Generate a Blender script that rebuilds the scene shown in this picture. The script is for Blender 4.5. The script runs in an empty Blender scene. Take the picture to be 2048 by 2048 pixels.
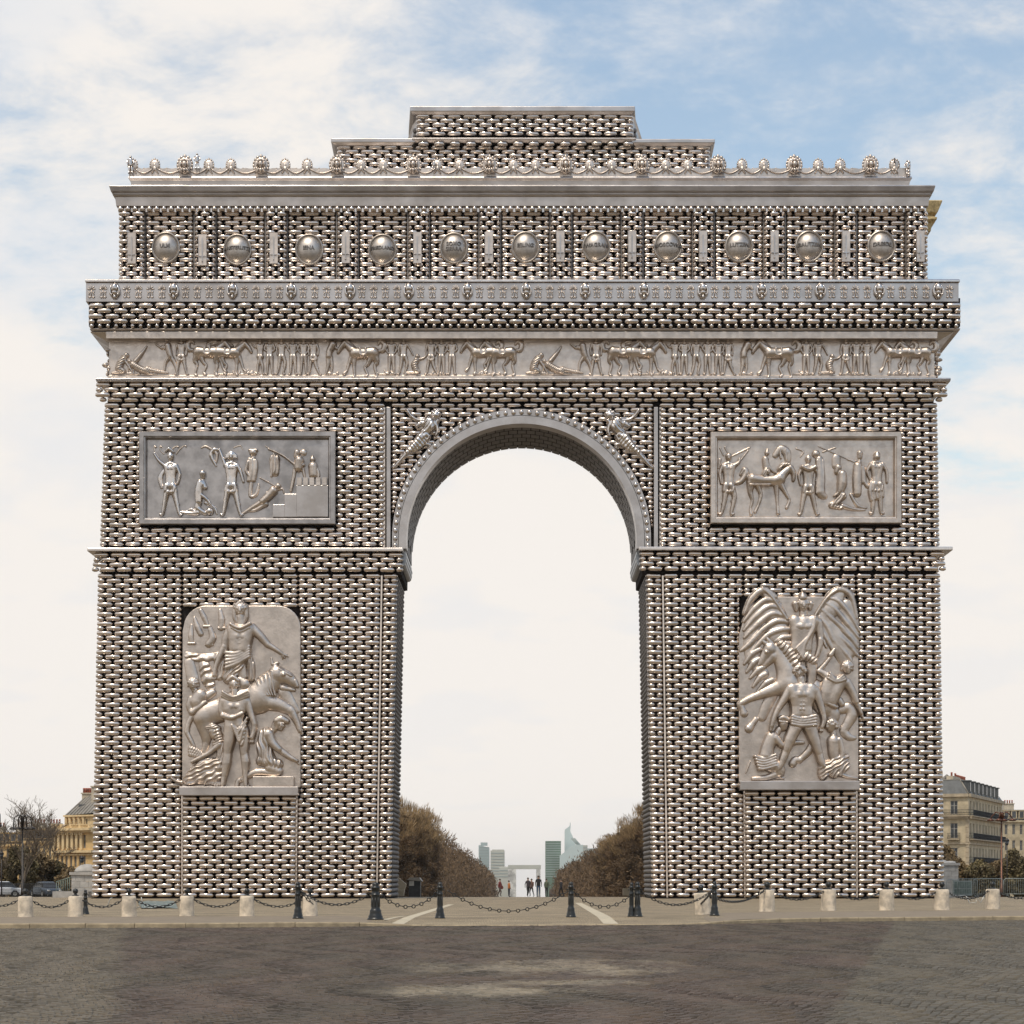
import bpy, math, random
import numpy as np
from mathutils import Vector, Matrix
random.seed(7); rng = np.random.default_rng(7)
SC = bpy.context.scene
COL = SC.collection
PI = math.pi

# ------------------------------------------------------------------ camera
D, F, H, PX, PY = 120.0, 3696.0, 1.3, 1040.0, 1757.0
cam = bpy.data.cameras.new('camera')
cam.sensor_width = 36; cam.lens = 36*F/2048
cam.shift_x = -(PX-1024)/2048; cam.shift_y = (PY-1024)/2048
cam.clip_start = 0.5; cam.clip_end = 20000
camo = bpy.data.objects.new('camera', cam); COL.objects.link(camo)
camo.location = (0, -D, H); camo.rotation_euler = (PI/2, 0, 0)
SC.camera = camo
SC.render.resolution_x = SC.render.resolution_y = 1024

# ------------------------------------------------------------------ sky
SUN_EL, SUN_AZ = math.radians(62), math.radians(205)     # azimuth clockwise from +Y: behind the camera, to the left
w = bpy.data.worlds.new('World'); SC.world = w; w.use_nodes = True
wn = w.node_tree; wn.nodes.clear()
def N(nt, typ, **kw):
    n = nt.nodes.new(typ)
    for k, v in kw.items():
        if k.startswith('i_'): n.inputs[k[2:].replace('_', ' ')].default_value = v
        elif isinstance(k, str): setattr(n, k, v)
    return n
def mathn(nt, op, a, b=None, clamp=False):
    n = nt.nodes.new('ShaderNodeMath'); n.operation = op; n.use_clamp = clamp
    for i, v in enumerate((a, b)):
        if v is None: continue
        if isinstance(v, (int, float)): n.inputs[i].default_value = v
        else: nt.links.new(v, n.inputs[i])
    return n.outputs[0]
def smooth(nt, v, a, b):
    n = nt.nodes.new('ShaderNodeMapRange'); n.interpolation_type = 'SMOOTHSTEP'
    nt.links.new(v, n.inputs[0]); n.inputs[1].default_value = a; n.inputs[2].default_value = b
    return n.outputs[0]
out = N(wn, 'ShaderNodeOutputWorld')
sky = N(wn, 'ShaderNodeTexSky'); sky.sky_type = 'NISHITA'; sky.sun_disc = False
sky.sun_elevation = SUN_EL; sky.sun_rotation = SUN_AZ; sky.air_density = 1.7; sky.dust_density = 0.4; sky.ozone_density = 1.0
bg1 = N(wn, 'ShaderNodeBackground'); bg1.inputs[1].default_value = 0.15
wn.links.new(sky.outputs[0], bg1.inputs[0])
tc = N(wn, 'ShaderNodeTexCoord')
sep = N(wn, 'ShaderNodeSeparateXYZ'); wn.links.new(tc.outputs['Generated'], sep.inputs[0])
dx, dy, dz = sep.outputs
zz = mathn(wn, 'ADD', mathn(wn, 'ABSOLUTE', dz), 0.32)
comb = N(wn, 'ShaderNodeCombineXYZ')
wn.links.new(mathn(wn, 'DIVIDE', dx, zz), comb.inputs[0]); wn.links.new(mathn(wn, 'DIVIDE', dy, zz), comb.inputs[1])
mp = N(wn, 'ShaderNodeMapping'); mp.inputs['Rotation'].default_value = (0, 0, 0.5); mp.inputs['Scale'].default_value = (1.1, 1.45, 1)
mp.inputs['Location'].default_value = (3.3, 0.4, 0)
wn.links.new(comb.outputs[0], mp.inputs[0])
nz = N(wn, 'ShaderNodeTexNoise'); nz.inputs['Scale'].default_value = 2.1; nz.inputs['Detail'].default_value = 9; nz.inputs['Roughness'].default_value = 0.6; nz.inputs['Distortion'].default_value = 0.15
wn.links.new(mp.outputs[0], nz.inputs[0])
nf = N(wn, 'ShaderNodeTexNoise'); nf.inputs['Scale'].default_value = 8.0; nf.inputs['Detail'].default_value = 8; nf.inputs['Roughness'].default_value = 0.65; nf.inputs['Distortion'].default_value = 0.25
wn.links.new(mp.outputs[0], nf.inputs[0])
cl = mathn(wn, 'ADD', mathn(wn, 'MULTIPLY', nz.outputs[0], 0.62), mathn(wn, 'MULTIPLY', nf.outputs[0], 0.38))
cl = mathn(wn, 'SUBTRACT', cl, mathn(wn, 'MULTIPLY', smooth(wn, dx, -0.15, 0.22), 0.12))   # thinner cloud towards the right
cl = mathn(wn, 'ADD', cl, mathn(wn, 'MULTIPLY', smooth(wn, dz, 0.32, 0.08), 0.34))     # low sky fills with pale cloud
fac = mathn(wn, 'ADD', mathn(wn, 'MULTIPLY', smooth(wn, cl, 0.365, 0.56), 0.88), 0.12)
ccol = N(wn, 'ShaderNodeMix'); ccol.data_type = 'RGBA'
ccol.inputs[6].default_value = (0.85, 0.855, 0.87, 1); ccol.inputs[7].default_value = (0.965, 0.918, 0.868, 1)
shade = N(wn, 'ShaderNodeTexNoise'); shade.inputs['Scale'].default_value = 3.3; shade.inputs['Detail'].default_value = 7
wn.links.new(mp.outputs[0], shade.inputs[0])
wn.links.new(mathn(wn, 'ADD', smooth(wn, shade.outputs[0], 0.38, 0.6), mathn(wn, 'MULTIPLY', smooth(wn, dz, 0.30, 0.02), .8), True), ccol.inputs[0])
bg2 = N(wn, 'ShaderNodeBackground'); bg2.inputs[1].default_value = 0.97
wn.links.new(ccol.outputs[2], bg2.inputs[0])
mx = N(wn, 'ShaderNodeMixShader'); wn.links.new(fac, mx.inputs[0]); wn.links.new(bg1.outputs[0], mx.inputs[1]); wn.links.new(bg2.outputs[0], mx.inputs[2])
wn.links.new(mx.outputs[0], out.inputs[0])

# ------------------------------------------------------------------ sun, exposure
sl = bpy.data.lights.new('sun', 'SUN'); sl.energy = 2.4; sl.angle = math.radians(6); sl.color = (1.0, 0.90, 0.76)
so = bpy.data.objects.new('sun', sl); COL.objects.link(so)
sd = Vector((math.sin(SUN_AZ)*math.cos(SUN_EL), math.cos(SUN_AZ)*math.cos(SUN_EL), math.sin(SUN_EL)))
so.rotation_euler = sd.to_track_quat('Z', 'Y').to_euler(); so.location = (0, -60, 90)
SC.view_settings.view_transform = 'Standard'; SC.view_settings.look = 'None'
SC.view_settings.exposure = 0.0; SC.view_settings.gamma = 1.0; SC.view_settings.use_curve_mapping = False

# ------------------------------------------------------------------ helpers
def W(px, py, Y=0.0):
    k = (D+Y)/F
    return ((px-PX)*k, Y, H+(PY-py)*k)
def gnd(px, py, z=0.0):
    d = (H-z)*F/(py-PY)
    return ((px-PX)*d/F, d-D)

def tag(o, label=None, cat=None, group=None, kind=None):
    if label: o['label'] = label
    if cat: o['category'] = cat
    if group: o['group'] = group
    if kind: o['kind'] = kind
    return o
def empty(name, loc, label, cat, group=None, rz=0):
    o = bpy.data.objects.new(name, None); COL.objects.link(o); o.location = loc; o.rotation_euler = (0, 0, rz)
    o.empty_display_size = 0.3
    tag(o, label, cat, group); return o
def link(name, me, parent=None, loc=None):
    o = bpy.data.objects.new(name, me); COL.objects.link(o)
    if parent: o.parent = parent
    if loc is not None: o.location = loc
    return o
def np_mesh(name, V, faces, mat, sm=False):
    """V (n,3); faces: list of int arrays (m,k)"""
    me = bpy.data.meshes.new(name)
    V = np.asarray(V, dtype=np.float32)
    faces = [np.asarray(f, dtype=np.int32) for f in faces if len(f)]
    nl = sum(f.size for f in faces); npoly = sum(len(f) for f in faces)
    me.vertices.add(len(V)); me.vertices.foreach_set('co', V.ravel())
    me.loops.add(nl); me.polygons.add(npoly)
    me.loops.foreach_set('vertex_index', np.concatenate([f.ravel() for f in faces]))
    st = []; c = 0
    for f in faces:
        k = f.shape[1]; st.append(c+np.arange(len(f))*k); c += f.size
    me.polygons.foreach_set('loop_start', np.concatenate(st).astype(np.int32))
    me.polygons.foreach_set('use_smooth', np.full(npoly, sm))
    me.materials.append(mat); me.update(calc_edges=True); me.validate()
    return me
class MB:
    """collects simple solids, builds them as one mesh object"""
    def __init__(s): s.v = []; s.f = []; s.sm = []
    def add(s, vs, fs, sm=False):
        b = len(s.v); s.v += [tuple(v) for v in vs]; s.f += [tuple(b+i for i in f) for f in fs]; s.sm += [sm]*len(fs); return s
    def box(s, x0, x1, y0, y1, z0, z1):
        return s.add([(x0,y0,z0),(x1,y0,z0),(x1,y1,z0),(x0,y1,z0),(x0,y0,z1),(x1,y0,z1),(x1,y1,z1),(x0,y1,z1)],
            [(0,3,2,1),(4,5,6,7),(0,1,5,4),(1,2,6,5),(2,3,7,6),(3,0,4,7)])
    def obox(s, a, b, t0, t1, z0, z1):
        """box along the line a-b (xy), thickness t0..t1 to the left normal"""
        ax, ay = a; bx, by = b; L = math.hypot(bx-ax, by-ay); nx, ny = -(by-ay)/L, (bx-ax)/L
        q = [(ax+nx*t0, ay+ny*t0), (bx+nx*t0, by+ny*t0), (bx+nx*t1, by+ny*t1), (ax+nx*t1, ay+ny*t1)]
        return s.add([(x,y,z0) for x,y in q]+[(x,y,z1) for x,y in q], [(0,3,2,1),(4,5,6,7),(0,1,5,4),(1,2,6,5),(2,3,7,6),(3,0,4,7)])
    def tube(s, pts, rad, n=8, cap=True, sm=True):
        pts = [Vector(p) for p in pts]
        if not hasattr(rad, '__len__'): rad = [rad]*len(pts)
        vs = []; fs = []; up = None
        for i, p in enumerate(pts):
            t = (pts[min(i+1, len(pts)-1)]-pts[max(i-1, 0)])
            t = t.normalized() if t.length > 1e-9 else Vector((0,0,1))
            if up is None: up = Vector((0,0,1)) if abs(t.z) < 0.9 else Vector((1,0,0))
            u = t.cross(up)
            if u.length < 1e-6: u = t.cross(Vector((0,1,0)))
            u.normalize(); v = u.cross(t).normalized(); up = v
            for k in range(n):
                a = 2*PI*k/n; vs.append(p+(u*math.cos(a)+v*math.sin(a))*rad[i])
        for i in range(len(pts)-1):
            for k in range(n):
                a = i*n+k; b = i*n+(k+1)%n; fs.append((a, b, b+n, a+n))
        s.add(vs, fs, sm)
        if cap:
            b = len(s.v)-len(vs)
            s.f += [tuple(b+k for k in range(n))[::-1], tuple(b+(len(pts)-1)*n+k for k in range(n))]; s.sm += [False, False]
        return s
    def ell(s, c, r, nu=10, nv=7, rot=None):
        if not hasattr(r, '__len__'): r = (r, r, r)
        vs = []; fs = []
        for j in range(nv+1):
            th = PI*j/nv
            for i in range(nu):
                ph = 2*PI*i/nu
                p = Vector((r[0]*math.sin(th)*math.cos(ph), r[1]*math.sin(th)*math.sin(ph), r[2]*math.cos(th)))
                if rot is not None: p = rot @ p
                vs.append((c[0]+p.x, c[1]+p.y, c[2]+p.z))
        for j in range(nv):
            for i in range(nu):
                a = j*nu+i; b = j*nu+(i+1)%nu; fs.append((a, a+nu, b+nu, b))
        return s.add(vs, fs, True)
    def lathe(s, prof, n=16, c=(0,0,0), sm=True):
        vs = []; fs = []
        for r, z in prof:
            for i in range(n):
                a = 2*PI*i/n; vs.append((c[0]+r*math.cos(a), c[1]+r*math.sin(a), c[2]+z))
        for j in range(len(prof)-1):
            for i in range(n):
                a = j*n+i; b = j*n+(i+1)%n; fs.append((a, b, b+n, a+n))
        s.add(vs, fs, sm)
        b = len(s.v)-len(vs); s.f.append(tuple(b+(len(prof)-1)*n+k for k in range(n))); s.sm.append(False)
        s.f.append(tuple(b+k for k in range(n))[::-1]); s.sm.append(False)
        return s
    def prism(s, pts, y0, y1):
        """pts (x,z) outline, extruded from y0 (front) to y1"""
        n = len(pts)
        return s.add([(x,y0,z) for x,z in pts]+[(x,y1,z) for x,z in pts],
            [tuple(range(n)), tuple(range(2*n-1, n-1, -1))]+[(i, i+n, (i+1)%n+n, (i+1)%n) for i in range(n)])
    def mesh(s, name, mat):
        me = bpy.data.meshes.new(name); me.from_pydata(s.v, [], s.f); me.materials.append(mat)
        me.polygons.foreach_set('use_smooth', s.sm); me.validate(); me.update(); return me
    def build(s, name, mat, parent=None, loc=None):
        return link(name, s.mesh(name, mat), parent, loc)
def bevel(o, wd, seg=2):
    m = o.modifiers.new('bevel', 'BEVEL'); m.width = wd; m.segments = seg; m.limit_method = 'ANGLE'; return o
def copy_tree(o, parent=None):
    c = o.copy(); COL.objects.link(c)
    if parent: c.parent = parent
    for ch in list(o.children): copy_tree(ch, c)
    return c

# ------------------------------------------------------------------ materials
def mat(name, col, rough=0.8, metal=0.0, var=0.25, scale=3.0, bump=0.0, bscale=20.0, rvar=0.0, detail=6, stretch=(1,1,1), spec=0.5, tint=None):
    m = bpy.data.materials.new(name); m.use_nodes = True; nt = m.node_tree
    p = nt.nodes['Principled BSDF']; p.inputs['Metallic'].default_value = metal; p.inputs['Roughness'].default_value = rough
    p.inputs['Specular IOR Level'].default_value = spec
    t = nt.nodes.new('ShaderNodeTexCoord'); mpn = nt.nodes.new('ShaderNodeMapping'); mpn.inputs['Scale'].default_value = stretch
    g = nt.nodes.new('ShaderNodeNewGeometry'); nt.links.new(g.outputs['Position'], mpn.inputs[0])
    n = nt.nodes.new('ShaderNodeTexNoise'); n.inputs['Scale'].default_value = scale; n.inputs['Detail'].default_value = detail; n.inputs['Roughness'].default_value = 0.6
    nt.links.new(mpn.outputs[0], n.inputs[0])
    mixc = nt.nodes.new('ShaderNodeMix'); mixc.data_type = 'RGBA'
    tt = tint or (1, 1, 1)
    mixc.inputs[6].default_value = tuple(max(0, c*(1-var)) for c in col)+(1,)
    mixc.inputs[7].default_value = tuple(min(1, c*(1+var)*k) for c, k in zip(col, tt))+(1,)
    nt.links.new(smooth(nt, n.outputs[0], 0.3, 0.7), mixc.inputs[0]); nt.links.new(mixc.outputs[2], p.inputs['Base Color'])
    if rvar:
        n2 = nt.nodes.new('ShaderNodeTexNoise'); n2.inputs['Scale'].default_value = scale*2.3; nt.links.new(mpn.outputs[0], n2.inputs[0])
        r = nt.nodes.new('ShaderNodeMapRange'); nt.links.new(n2.outputs[0], r.inputs[0]); r.inputs[1].default_value = .3; r.inputs[2].default_value = .7
        r.inputs[3].default_value = max(0.02, rough-rvar); r.inputs[4].default_value = rough+rvar; nt.links.new(r.outputs[0], p.inputs['Roughness'])
    if bump:
        n3 = nt.nodes.new('ShaderNodeTexNoise'); n3.inputs['Scale'].default_value = bscale; n3.inputs['Detail'].default_value = 5; nt.links.new(mpn.outputs[0], n3.inputs[0])
        b = nt.nodes.new('ShaderNodeBump'); b.inputs['Strength'].default_value = 0.6; b.inputs['Distance'].default_value = bump
        nt.links.new(n3.outputs[0], b.inputs['Height']); nt.links.new(b.outputs[0], p.inputs['Normal'])
    return m
M = {}
M['link'] = mat('polished_link_metal', (0.665, 0.59, 0.52), 0.22, 1.0, 0.13, 0.35, rvar=0.07, tint=(1.0, 0.99, 1.0))
M['plate'] = mat('brushed_plate_metal', (0.46, 0.415, 0.38), 0.36, 1.0, 0.18, 0.5, bump=0.01, bscale=3.0, rvar=0.08, tint=(0.97, 1.0, 1.04))
M['relief'] = mat('cast_relief_metal', (0.55, 0.48, 0.42), 0.42, 1.0, 0.16, 1.4, bump=0.022, bscale=7.0, rvar=0.08)
M['shiny'] = mat('bright_cast_metal', (0.62, 0.57, 0.53), 0.24, 1.0, 0.12, 2.0, rvar=0.06)
M['capital'] = mat('blue_grey_capital_metal', (0.24, 0.25, 0.26), 0.35, 1.0, 0.2, 3.0)
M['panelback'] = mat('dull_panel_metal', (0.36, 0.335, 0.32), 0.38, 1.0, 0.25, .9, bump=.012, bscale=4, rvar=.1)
M['shield'] = mat('satin_shield_metal', (0.49, 0.445, 0.40), 0.46, 1.0, 0.12, 3.0, rvar=0.05)
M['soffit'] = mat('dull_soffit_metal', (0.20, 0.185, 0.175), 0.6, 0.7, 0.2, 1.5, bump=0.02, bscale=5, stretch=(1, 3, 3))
M['dark'] = mat('blackened_core', (0.028, 0.023, 0.021), 0.9, 0.0, 0.3, 2.0, spec=0.1)

# ------------------------------------------------------------------ the arch: chain link cladding
arch = empty('triumphal_arch', (0, 0, 0), 'huge triumphal arch clad in rows of polished metal links, with cast metal reliefs', 'triumphal arch')
LR = [(-1.0, 0.0, 0.26, 0.52), (-1.0, 0.26, 0.66, 0.28), (-1.0, 0.95, 0.98, 0.0)]
LINKS = []                                    # (x, y, z, halflen, radius, orient, tilt)
NR = 8
def link_arrays(A, local=False):
    """A (n,7) -> verts, quads, octagon caps"""
    A = np.asarray(A, dtype=np.float64); n = len(A)
    x, y, z, hl, R, ori, tilt = A.T
    a = np.arange(NR)*2*PI/NR + PI/NR
    rings = []
    for sgn, order in ((-1, (0, 1, 2)), (1, (2, 1, 0))):
        for j in order:
            _, dxr, rr, rec = LR[j]
            u = sgn*np.maximum(hl-dxr*R, 0.02*R*(3-j))
            r = rr*R
            ring = np.zeros((n, NR, 3))
            ring[:, :, 0] = u[:, None]
            ring[:, :, 1] = -np.cos(a)[None]*r[:, None] + (rec*R)[:, None]
            ring[:, :, 2] = np.sin(a)[None]*r[:, None] + (u*tilt)[:, None]
            rings.append(ring)
    P = np.stack(rings, 1).reshape(n, 6*NR, 3)
    if not local:
        o = ori[:, None]
        X = np.where(o == 0, P[:, :, 0], np.where(o == 1, -P[:, :, 1], P[:, :, 1]))   # 1: faces +X, 2: faces -X
        Yv = np.where(o == 0, P[:, :, 1], P[:, :, 0])
        P = np.stack([X+x[:, None], Yv+y[:, None], P[:, :, 2]+z[:, None]], -1)
    base = (np.arange(n)*6*NR)[:, None, None]
    q = []
    for j in range(5):
        for k in range(NR):
            q.append((j*NR+k, j*NR+(k+1) % NR, (j+1)*NR+(k+1) % NR, (j+1)*NR+k))
    q = np.array(q)
    caps = np.array([list(range(NR))[::-1], list(range(5*NR, 6*NR))])
    return P.reshape(-1, 3), (base+q[None]).reshape(-1, 4), (base+caps[None]).reshape(-1, NR)

def lerp_fn(pts):
    ys = [p[0] for p in pts]; xs = [p[1] for p in pts]
    return lambda y: float(np.interp(y, ys, xs))
def rows(yt, yb, xl, xr, Y, pitch=32.8, rp=9.6, R=4.98, L=30.7, blocks=(), off=0.0, yfun=None, jit=1.0, par=0):
    """rows of links between image heights yt..yb; blocks: functions py -> (x0, x1) or None"""
    xl = xl if callable(xl) else (lambda y, v=xl: v); xr = xr if callable(xr) else (lambda y, v=xr: v)
    n = max(1, round((yb-yt)/rp)); rp = (yb-yt)/n
    gap = pitch-L; cnt = max(1, round((xr((yt+yb)/2)-xl((yt+yb)/2)+gap)/pitch))
    for i in range(n):
        py = yt+(i+.5)*rp
        pitch = (xr(py)-xl(py)+gap)/cnt; L = pitch-gap; off = xl(py)+L/2
        Yr = yfun((py-yt)/(yb-yt)) if yfun else Y
        k = (D+Yr)/F
        segs = [(xl(py), xr(py))]
        for b in blocks:
            iv = b(py)
            if iv is None: continue
            ns = []
            for s0, s1 in segs:
                if iv[1] <= s0 or iv[0] >= s1: ns.append((s0, s1)); continue
                if iv[0] > s0: ns.append((s0, iv[0]))
                if iv[1] < s1: ns.append((iv[1], s1))
            segs = ns
        for s0, s1 in segs:
            o = off+((i+par) % 2)*pitch/2
            j0 = math.floor((s0-o)/pitch)-1; j1 = math.ceil((s1-o)/pitch)+1
            for j in range(j0, j1+1):
                c = o+j*pitch; a, b = max(c-L/2, s0), min(c+L/2, s1)
                if b-a < 7.5: continue
                full = (b-a) > L-0.1
                hx = (b-a)/2; cx = (a+b)/2
                LINKS.append(((cx-PX)*k+rng.normal(0, .008*jit), Yr+rng.normal(0, .010*jit), H+(PY-py)*k+rng.normal(0, .006*jit),
                              hx*k, R*k*(1+rng.normal(0, .02*jit)), 0, rng.normal(0, .018*jit), py, full))
def side_rows(X, zt, zb, y0, y1, ori, rpz=0.312, pitch=1.065, L=0.93, R=0.15):
    n = max(1, round((zt-zb)/rpz)); rp = (zt-zb)/n
    for i in range(n):
        z = zt-(i+.5)*rp
        Xv = X(z) if callable(X) else X
        o = y0+(i % 2)*pitch/2
        for j in range(-1, int((y1-y0)/pitch)+2):
            c = o+j*pitch; a, b = max(c-L/2, y0), min(c+L/2, y1)
            if b-a < 0.22: continue
            LINKS.append((Xv, (a+b)/2, z, (b-a)/2, R, ori, 0.0, 0, False))

DEP = 7.0                                     # depth of the arch behind its front plane
AC = (1043.0, 1077.0)                         # centre of the arch curve
def arch_block(r):
    def f(py):
        if py > 1098: return None
        if py >= AC[1]: return (AC[0]-r, AC[0]+r)
        d = AC[1]-py
        return (AC[0]-math.sqrt(r*r-d*d), AC[0]+math.sqrt(r*r-d*d)) if d < r else None
    return f
def rect_block(x0, y0, x1, y1): return lambda py: (x0, x1) if y0-2 < py < y1+2 else None
outerL = lerp_fn([(800, 209), (1092, 199), (1150, 195), (1795, 183)])
outerR = lerp_fn([(800, 1875), (1092, 1880), (1150, 1881), (1795, 1889)])
innerL = lerp_fn([(1150, 795), (1795, 782)])
innerR = lerp_fn([(1150, 1291), (1795, 1303)])
# piers (pilaster strips stand slightly proud or back of each other, which makes the vertical seams)
pierblk_l = rect_block(368, 1216, 598, 1592); pierblk_r = rect_block(1481, 1196, 1714, 1580)
def seam(a, b): return lerp_fn([(1150, a), (1795, b)])
sl1, sl2, sl3 = seam(364, 364), seam(596, 592), seam(762, 752)
rows(1147, 1795, outerL, lambda y: sl1(y), 0.0, blocks=(pierblk_l,), off=190)
rows(1147, 1588, sl1, sl2, 0.0, blocks=(pierblk_l,), off=190)
rows(1592, 1795, sl1, sl2, -0.30, off=184)
rows(1147, 1795, sl2, sl3, 0.0, blocks=(pierblk_l,), off=190, jit=1)
rows(1147, 1795, lambda y: sl3(y)+3, lambda y: innerL(y), 0.14, off=196)
sr1, sr2, sr3 = seam(1327, 1336), seam(1486, 1490), seam(1712, 1714)
rows(1147, 1795, lambda y: innerR(y), lambda y: sr1(y)-3, 0.14, off=172)
rows(1147, 1795, sr1, sr2, 0.0, blocks=(pierblk_r,), off=172)
rows(1147, 1576, sr2, sr3, 0.0, blocks=(pierblk_r,), off=172)
rows(1582, 1795, sr2, sr3, -0.30, off=178)
rows(1147, 1795, sr3, outerR, 0.0, blocks=(pierblk_r,), off=172)
# impost cornice rows, flaring outwards as they go down
ylink = lambda a, b: (lambda t: a+(b-a)*t)
rows(1105, 1144, lerp_fn([(1105, 188), (1144, 183)]), 806, -0.2, yfun=ylink(-.14, -.28), off=186, L=30.5, rp=9.8)
rows(1103, 1142, 1279, lerp_fn([(1105, 1888), (1144, 1894)]), -0.2, yfun=ylink(-.14, -.28), off=178, L=30.5, rp=9.8)
# upper walls and spandrels
pl, pr = rect_block(284, 867, 670, 1051), rect_block(1422, 868, 1798, 1048)
rows(806, 1093, outerL, 771, 0.0, blocks=(pl,), off=190)
rows(806, 1093, 1318, outerR, 0.0, blocks=(pr,), off=178)
rows(806, 1093, 781.5, 1307.5, 0.06, blocks=(arch_block(258),), off=176, rp=9.4, L=30, R=4.8)
# flared cornice under the frieze
rows(765, 804, lerp_fn([(765, 192), (790, 190), (804, 203)]), lerp_fn([(765, 1893), (790, 1896), (804, 1880)]), 0,
     yfun=lambda t: [-.24, -.32, -.38, -.14][min(3, int(t*4))], off=178, L=30.5, rp=9.8)
# main cornice rows and the bead row below
rows(606, 648, lerp_fn([(606, 177), (648, 176)]), 1922, -0.85, pitch=33.2, rp=10.2, R=5.15, L=30.5)
# attic wall between the pilasters, and the pilasters
PIL = [267.6+142.4*k for k in range(12)]
blk = [rect_block(a-22, 0, a+22, 9999) for a in PIL]
SHX = [332.5, 475.3, 619, 765.5, 908, 1051, 1192.5, 1335.5, 1477.5, 1617.7, 1762]
SHY = [497, 501, 501, 501, 498, 496, 495.5, 495, 495, 494.5, 494]
for i in range(11): rows(423, 561, PIL[i]+21, PIL[i+1]-21, 0.42, pitch=34, rp=9.2, R=4.75, L=31.5, par=i)
for i, a in enumerate(PIL):
    x0, x1 = (237, a+21) if i == 0 else ((a-21, 1856) if i == 11 else (a-21, a+21))
    rows(423, 561, x0, x1, 0.0, pitch=30, rp=9.2, R=4.75, L=27, par=i) if 0 < i < 11 else rows(423, 561, x0, x1, 0.0, pitch=28, rp=9.2, R=4.75, L=25.5, par=i)
# the stepped blocks above
rows(229, 272, 832, 1267, 1.6, off=846, pitch=31.4, rp=8.7, R=4.55, L=28.5)
rows(291, 350, 674, 1420, 1.4, off=690, pitch=31.4, rp=8.9, R=4.6, L=28.5)
rows(283, 292, 836, 1268, 1.05, off=846, pitch=31.4, rp=8.9, R=4.2, L=22)
# returns: the jambs of the passage and the two outer flanks
def Xat(px, Y=0.0): return (px-PX)*(D+Y)/F
zof = lambda py: H+(PY-py)*D/F
pyof = lambda z: PY-(z-H)*F/D
side_rows(lambda z: Xat(innerL(pyof(z)))-.10, zof(1130), zof(1795), 0.45, DEP, 1)
side_rows(lambda z: Xat(innerR(pyof(z)))+.10, zof(1130), zof(1795), 0.45, DEP, 2)

side_rows(lambda z: Xat(outerL(pyof(z)))+.12, zof(808), zof(1795), 0.3, DEP, 2)
side_rows(lambda z: Xat(outerR(pyof(z)))-.12, zof(808), zof(1795), 0.3, DEP, 1)
side_rows(Xat(240)+.05, zof(423), zof(561), 0.3, DEP, 2); side_rows(Xat(1853)-.05, zof(423), zof(561), 0.3, DEP, 1)
side_rows(Xat(832, 1.6)-.1, zof(230), zof(272), 1.9, 5.5, 2); side_rows(Xat(1267, 1.6)+.1, zof(230), zof(272), 1.9, 5.5, 1)
side_rows(Xat(674, 1.4), zof(291), zof(350), 1.7, 5.5, 2); side_rows(Xat(1420, 1.4), zof(291), zof(350), 1.7, 5.5, 1)

# the 300 that show largest: whole links of the lowest rows, one object each
LA = np.array(LINKS, dtype=np.float64)
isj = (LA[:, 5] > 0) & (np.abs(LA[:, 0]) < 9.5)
cand = [i for i in np.argsort(-LA[:, 7]) if LA[i, 8] > 0][:300]
cset = set(cand)
P, q, c = link_arrays([[0, 0, 0, 30.7/2*D/F, 4.98*D/F, 0, 0]])
lme = np_mesh('link', P, [q, c], M['link'], True)
for i in cand:
    o = link('link', lme, arch, LA[i, :3]); o.rotation_euler = (0, -LA[i, 6], 0); o.scale = (LA[i, 3]/(30.7/2*D/F), 1, 1)
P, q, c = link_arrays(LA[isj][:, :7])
tag(link('jamb_link_cladding', np_mesh('jamb_link_cladding', P, [q, c], M['soffit'], True), arch), kind='stuff')  # jamb links get a darker metal that paints in the passage shade
rest = LA[[i for i in range(len(LA)) if i not in cset and not isj[i]]][:, :7]
P, q, c = link_arrays(rest)
tag(link('link_cladding', np_mesh('link_cladding', P, [q, c], M['link'], True), arch), kind='stuff')
print('links', len(LA))

# ------------------------------------------------------------------ the arch: core, plates, mouldings
def plate(name, pts, Yf, Yb, m, parent=arch, bv=0.0, label=None):
    """outline in image heights/widths measured at the plate's own front plane Yf"""
    mb = MB(); mb.prism([(W(x, y, Yf)[0], W(x, y, Yf)[2]) for x, y in pts], Yf, Yb)
    o = mb.build(name, m, parent)
    if bv: bevel(o, bv)
    if label: o['label'] = label
    return o
def rectp(x0, y0, x1, y1): return [(x0, y1), (x1, y1), (x1, y0), (x0, y0)]
def curve_pts(r, a0, a1, n, c=AC): return [(c[0]+r*math.cos(math.radians(a0+(a1-a0)*i/n)), c[1]-r*math.sin(math.radians(a0+(a1-a0)*i/n))) for i in range(n+1)]
core = MB()
def core_prism(pts, Yf, Yb):
    core.prism([(W(x, y, 0)[0], W(x, y, 0)[2]) for x, y in pts], Yf, Yb)
core_prism([(189, 1798), (779, 1798), (790, 1151), (802, 1148), (803, 1098), (233, 1098), (202, 1098)], 0.22, DEP-.1)
core_prism([(1894-11, 1798), (1306, 1798), (1295, 1151), (1285, 1148), (1284, 1098), (1872, 1098)], 0.22, DEP-.1)
upl = [(205, 1099), (803, 1099), (803, 1085)]+curve_pts(232, 178, 90, 24)+[(1043, 762), (214, 762)]
upr = [(1874, 1099), (1874-5, 762), (1043.01, 762)]+curve_pts(232, 90, 2, 24)+[(1283, 1085), (1283, 1099)]
core_prism(upl, 0.30, DEP-.1); core_prism(upr, 0.30, DEP-.1)
core_prism(rectp(182, 602, 1916, 658), -0.6, DEP-.1)
core_prism(rectp(246, 415, 1848, 604), 0.78, DEP-.1)
core_prism(rectp(846, 226, 1256, 276), 1.9, 5.2)
core_prism(rectp(688, 288, 1408, 352), 1.7, 5.2)
core.build('wall_core', M['dark'], arch)

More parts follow.
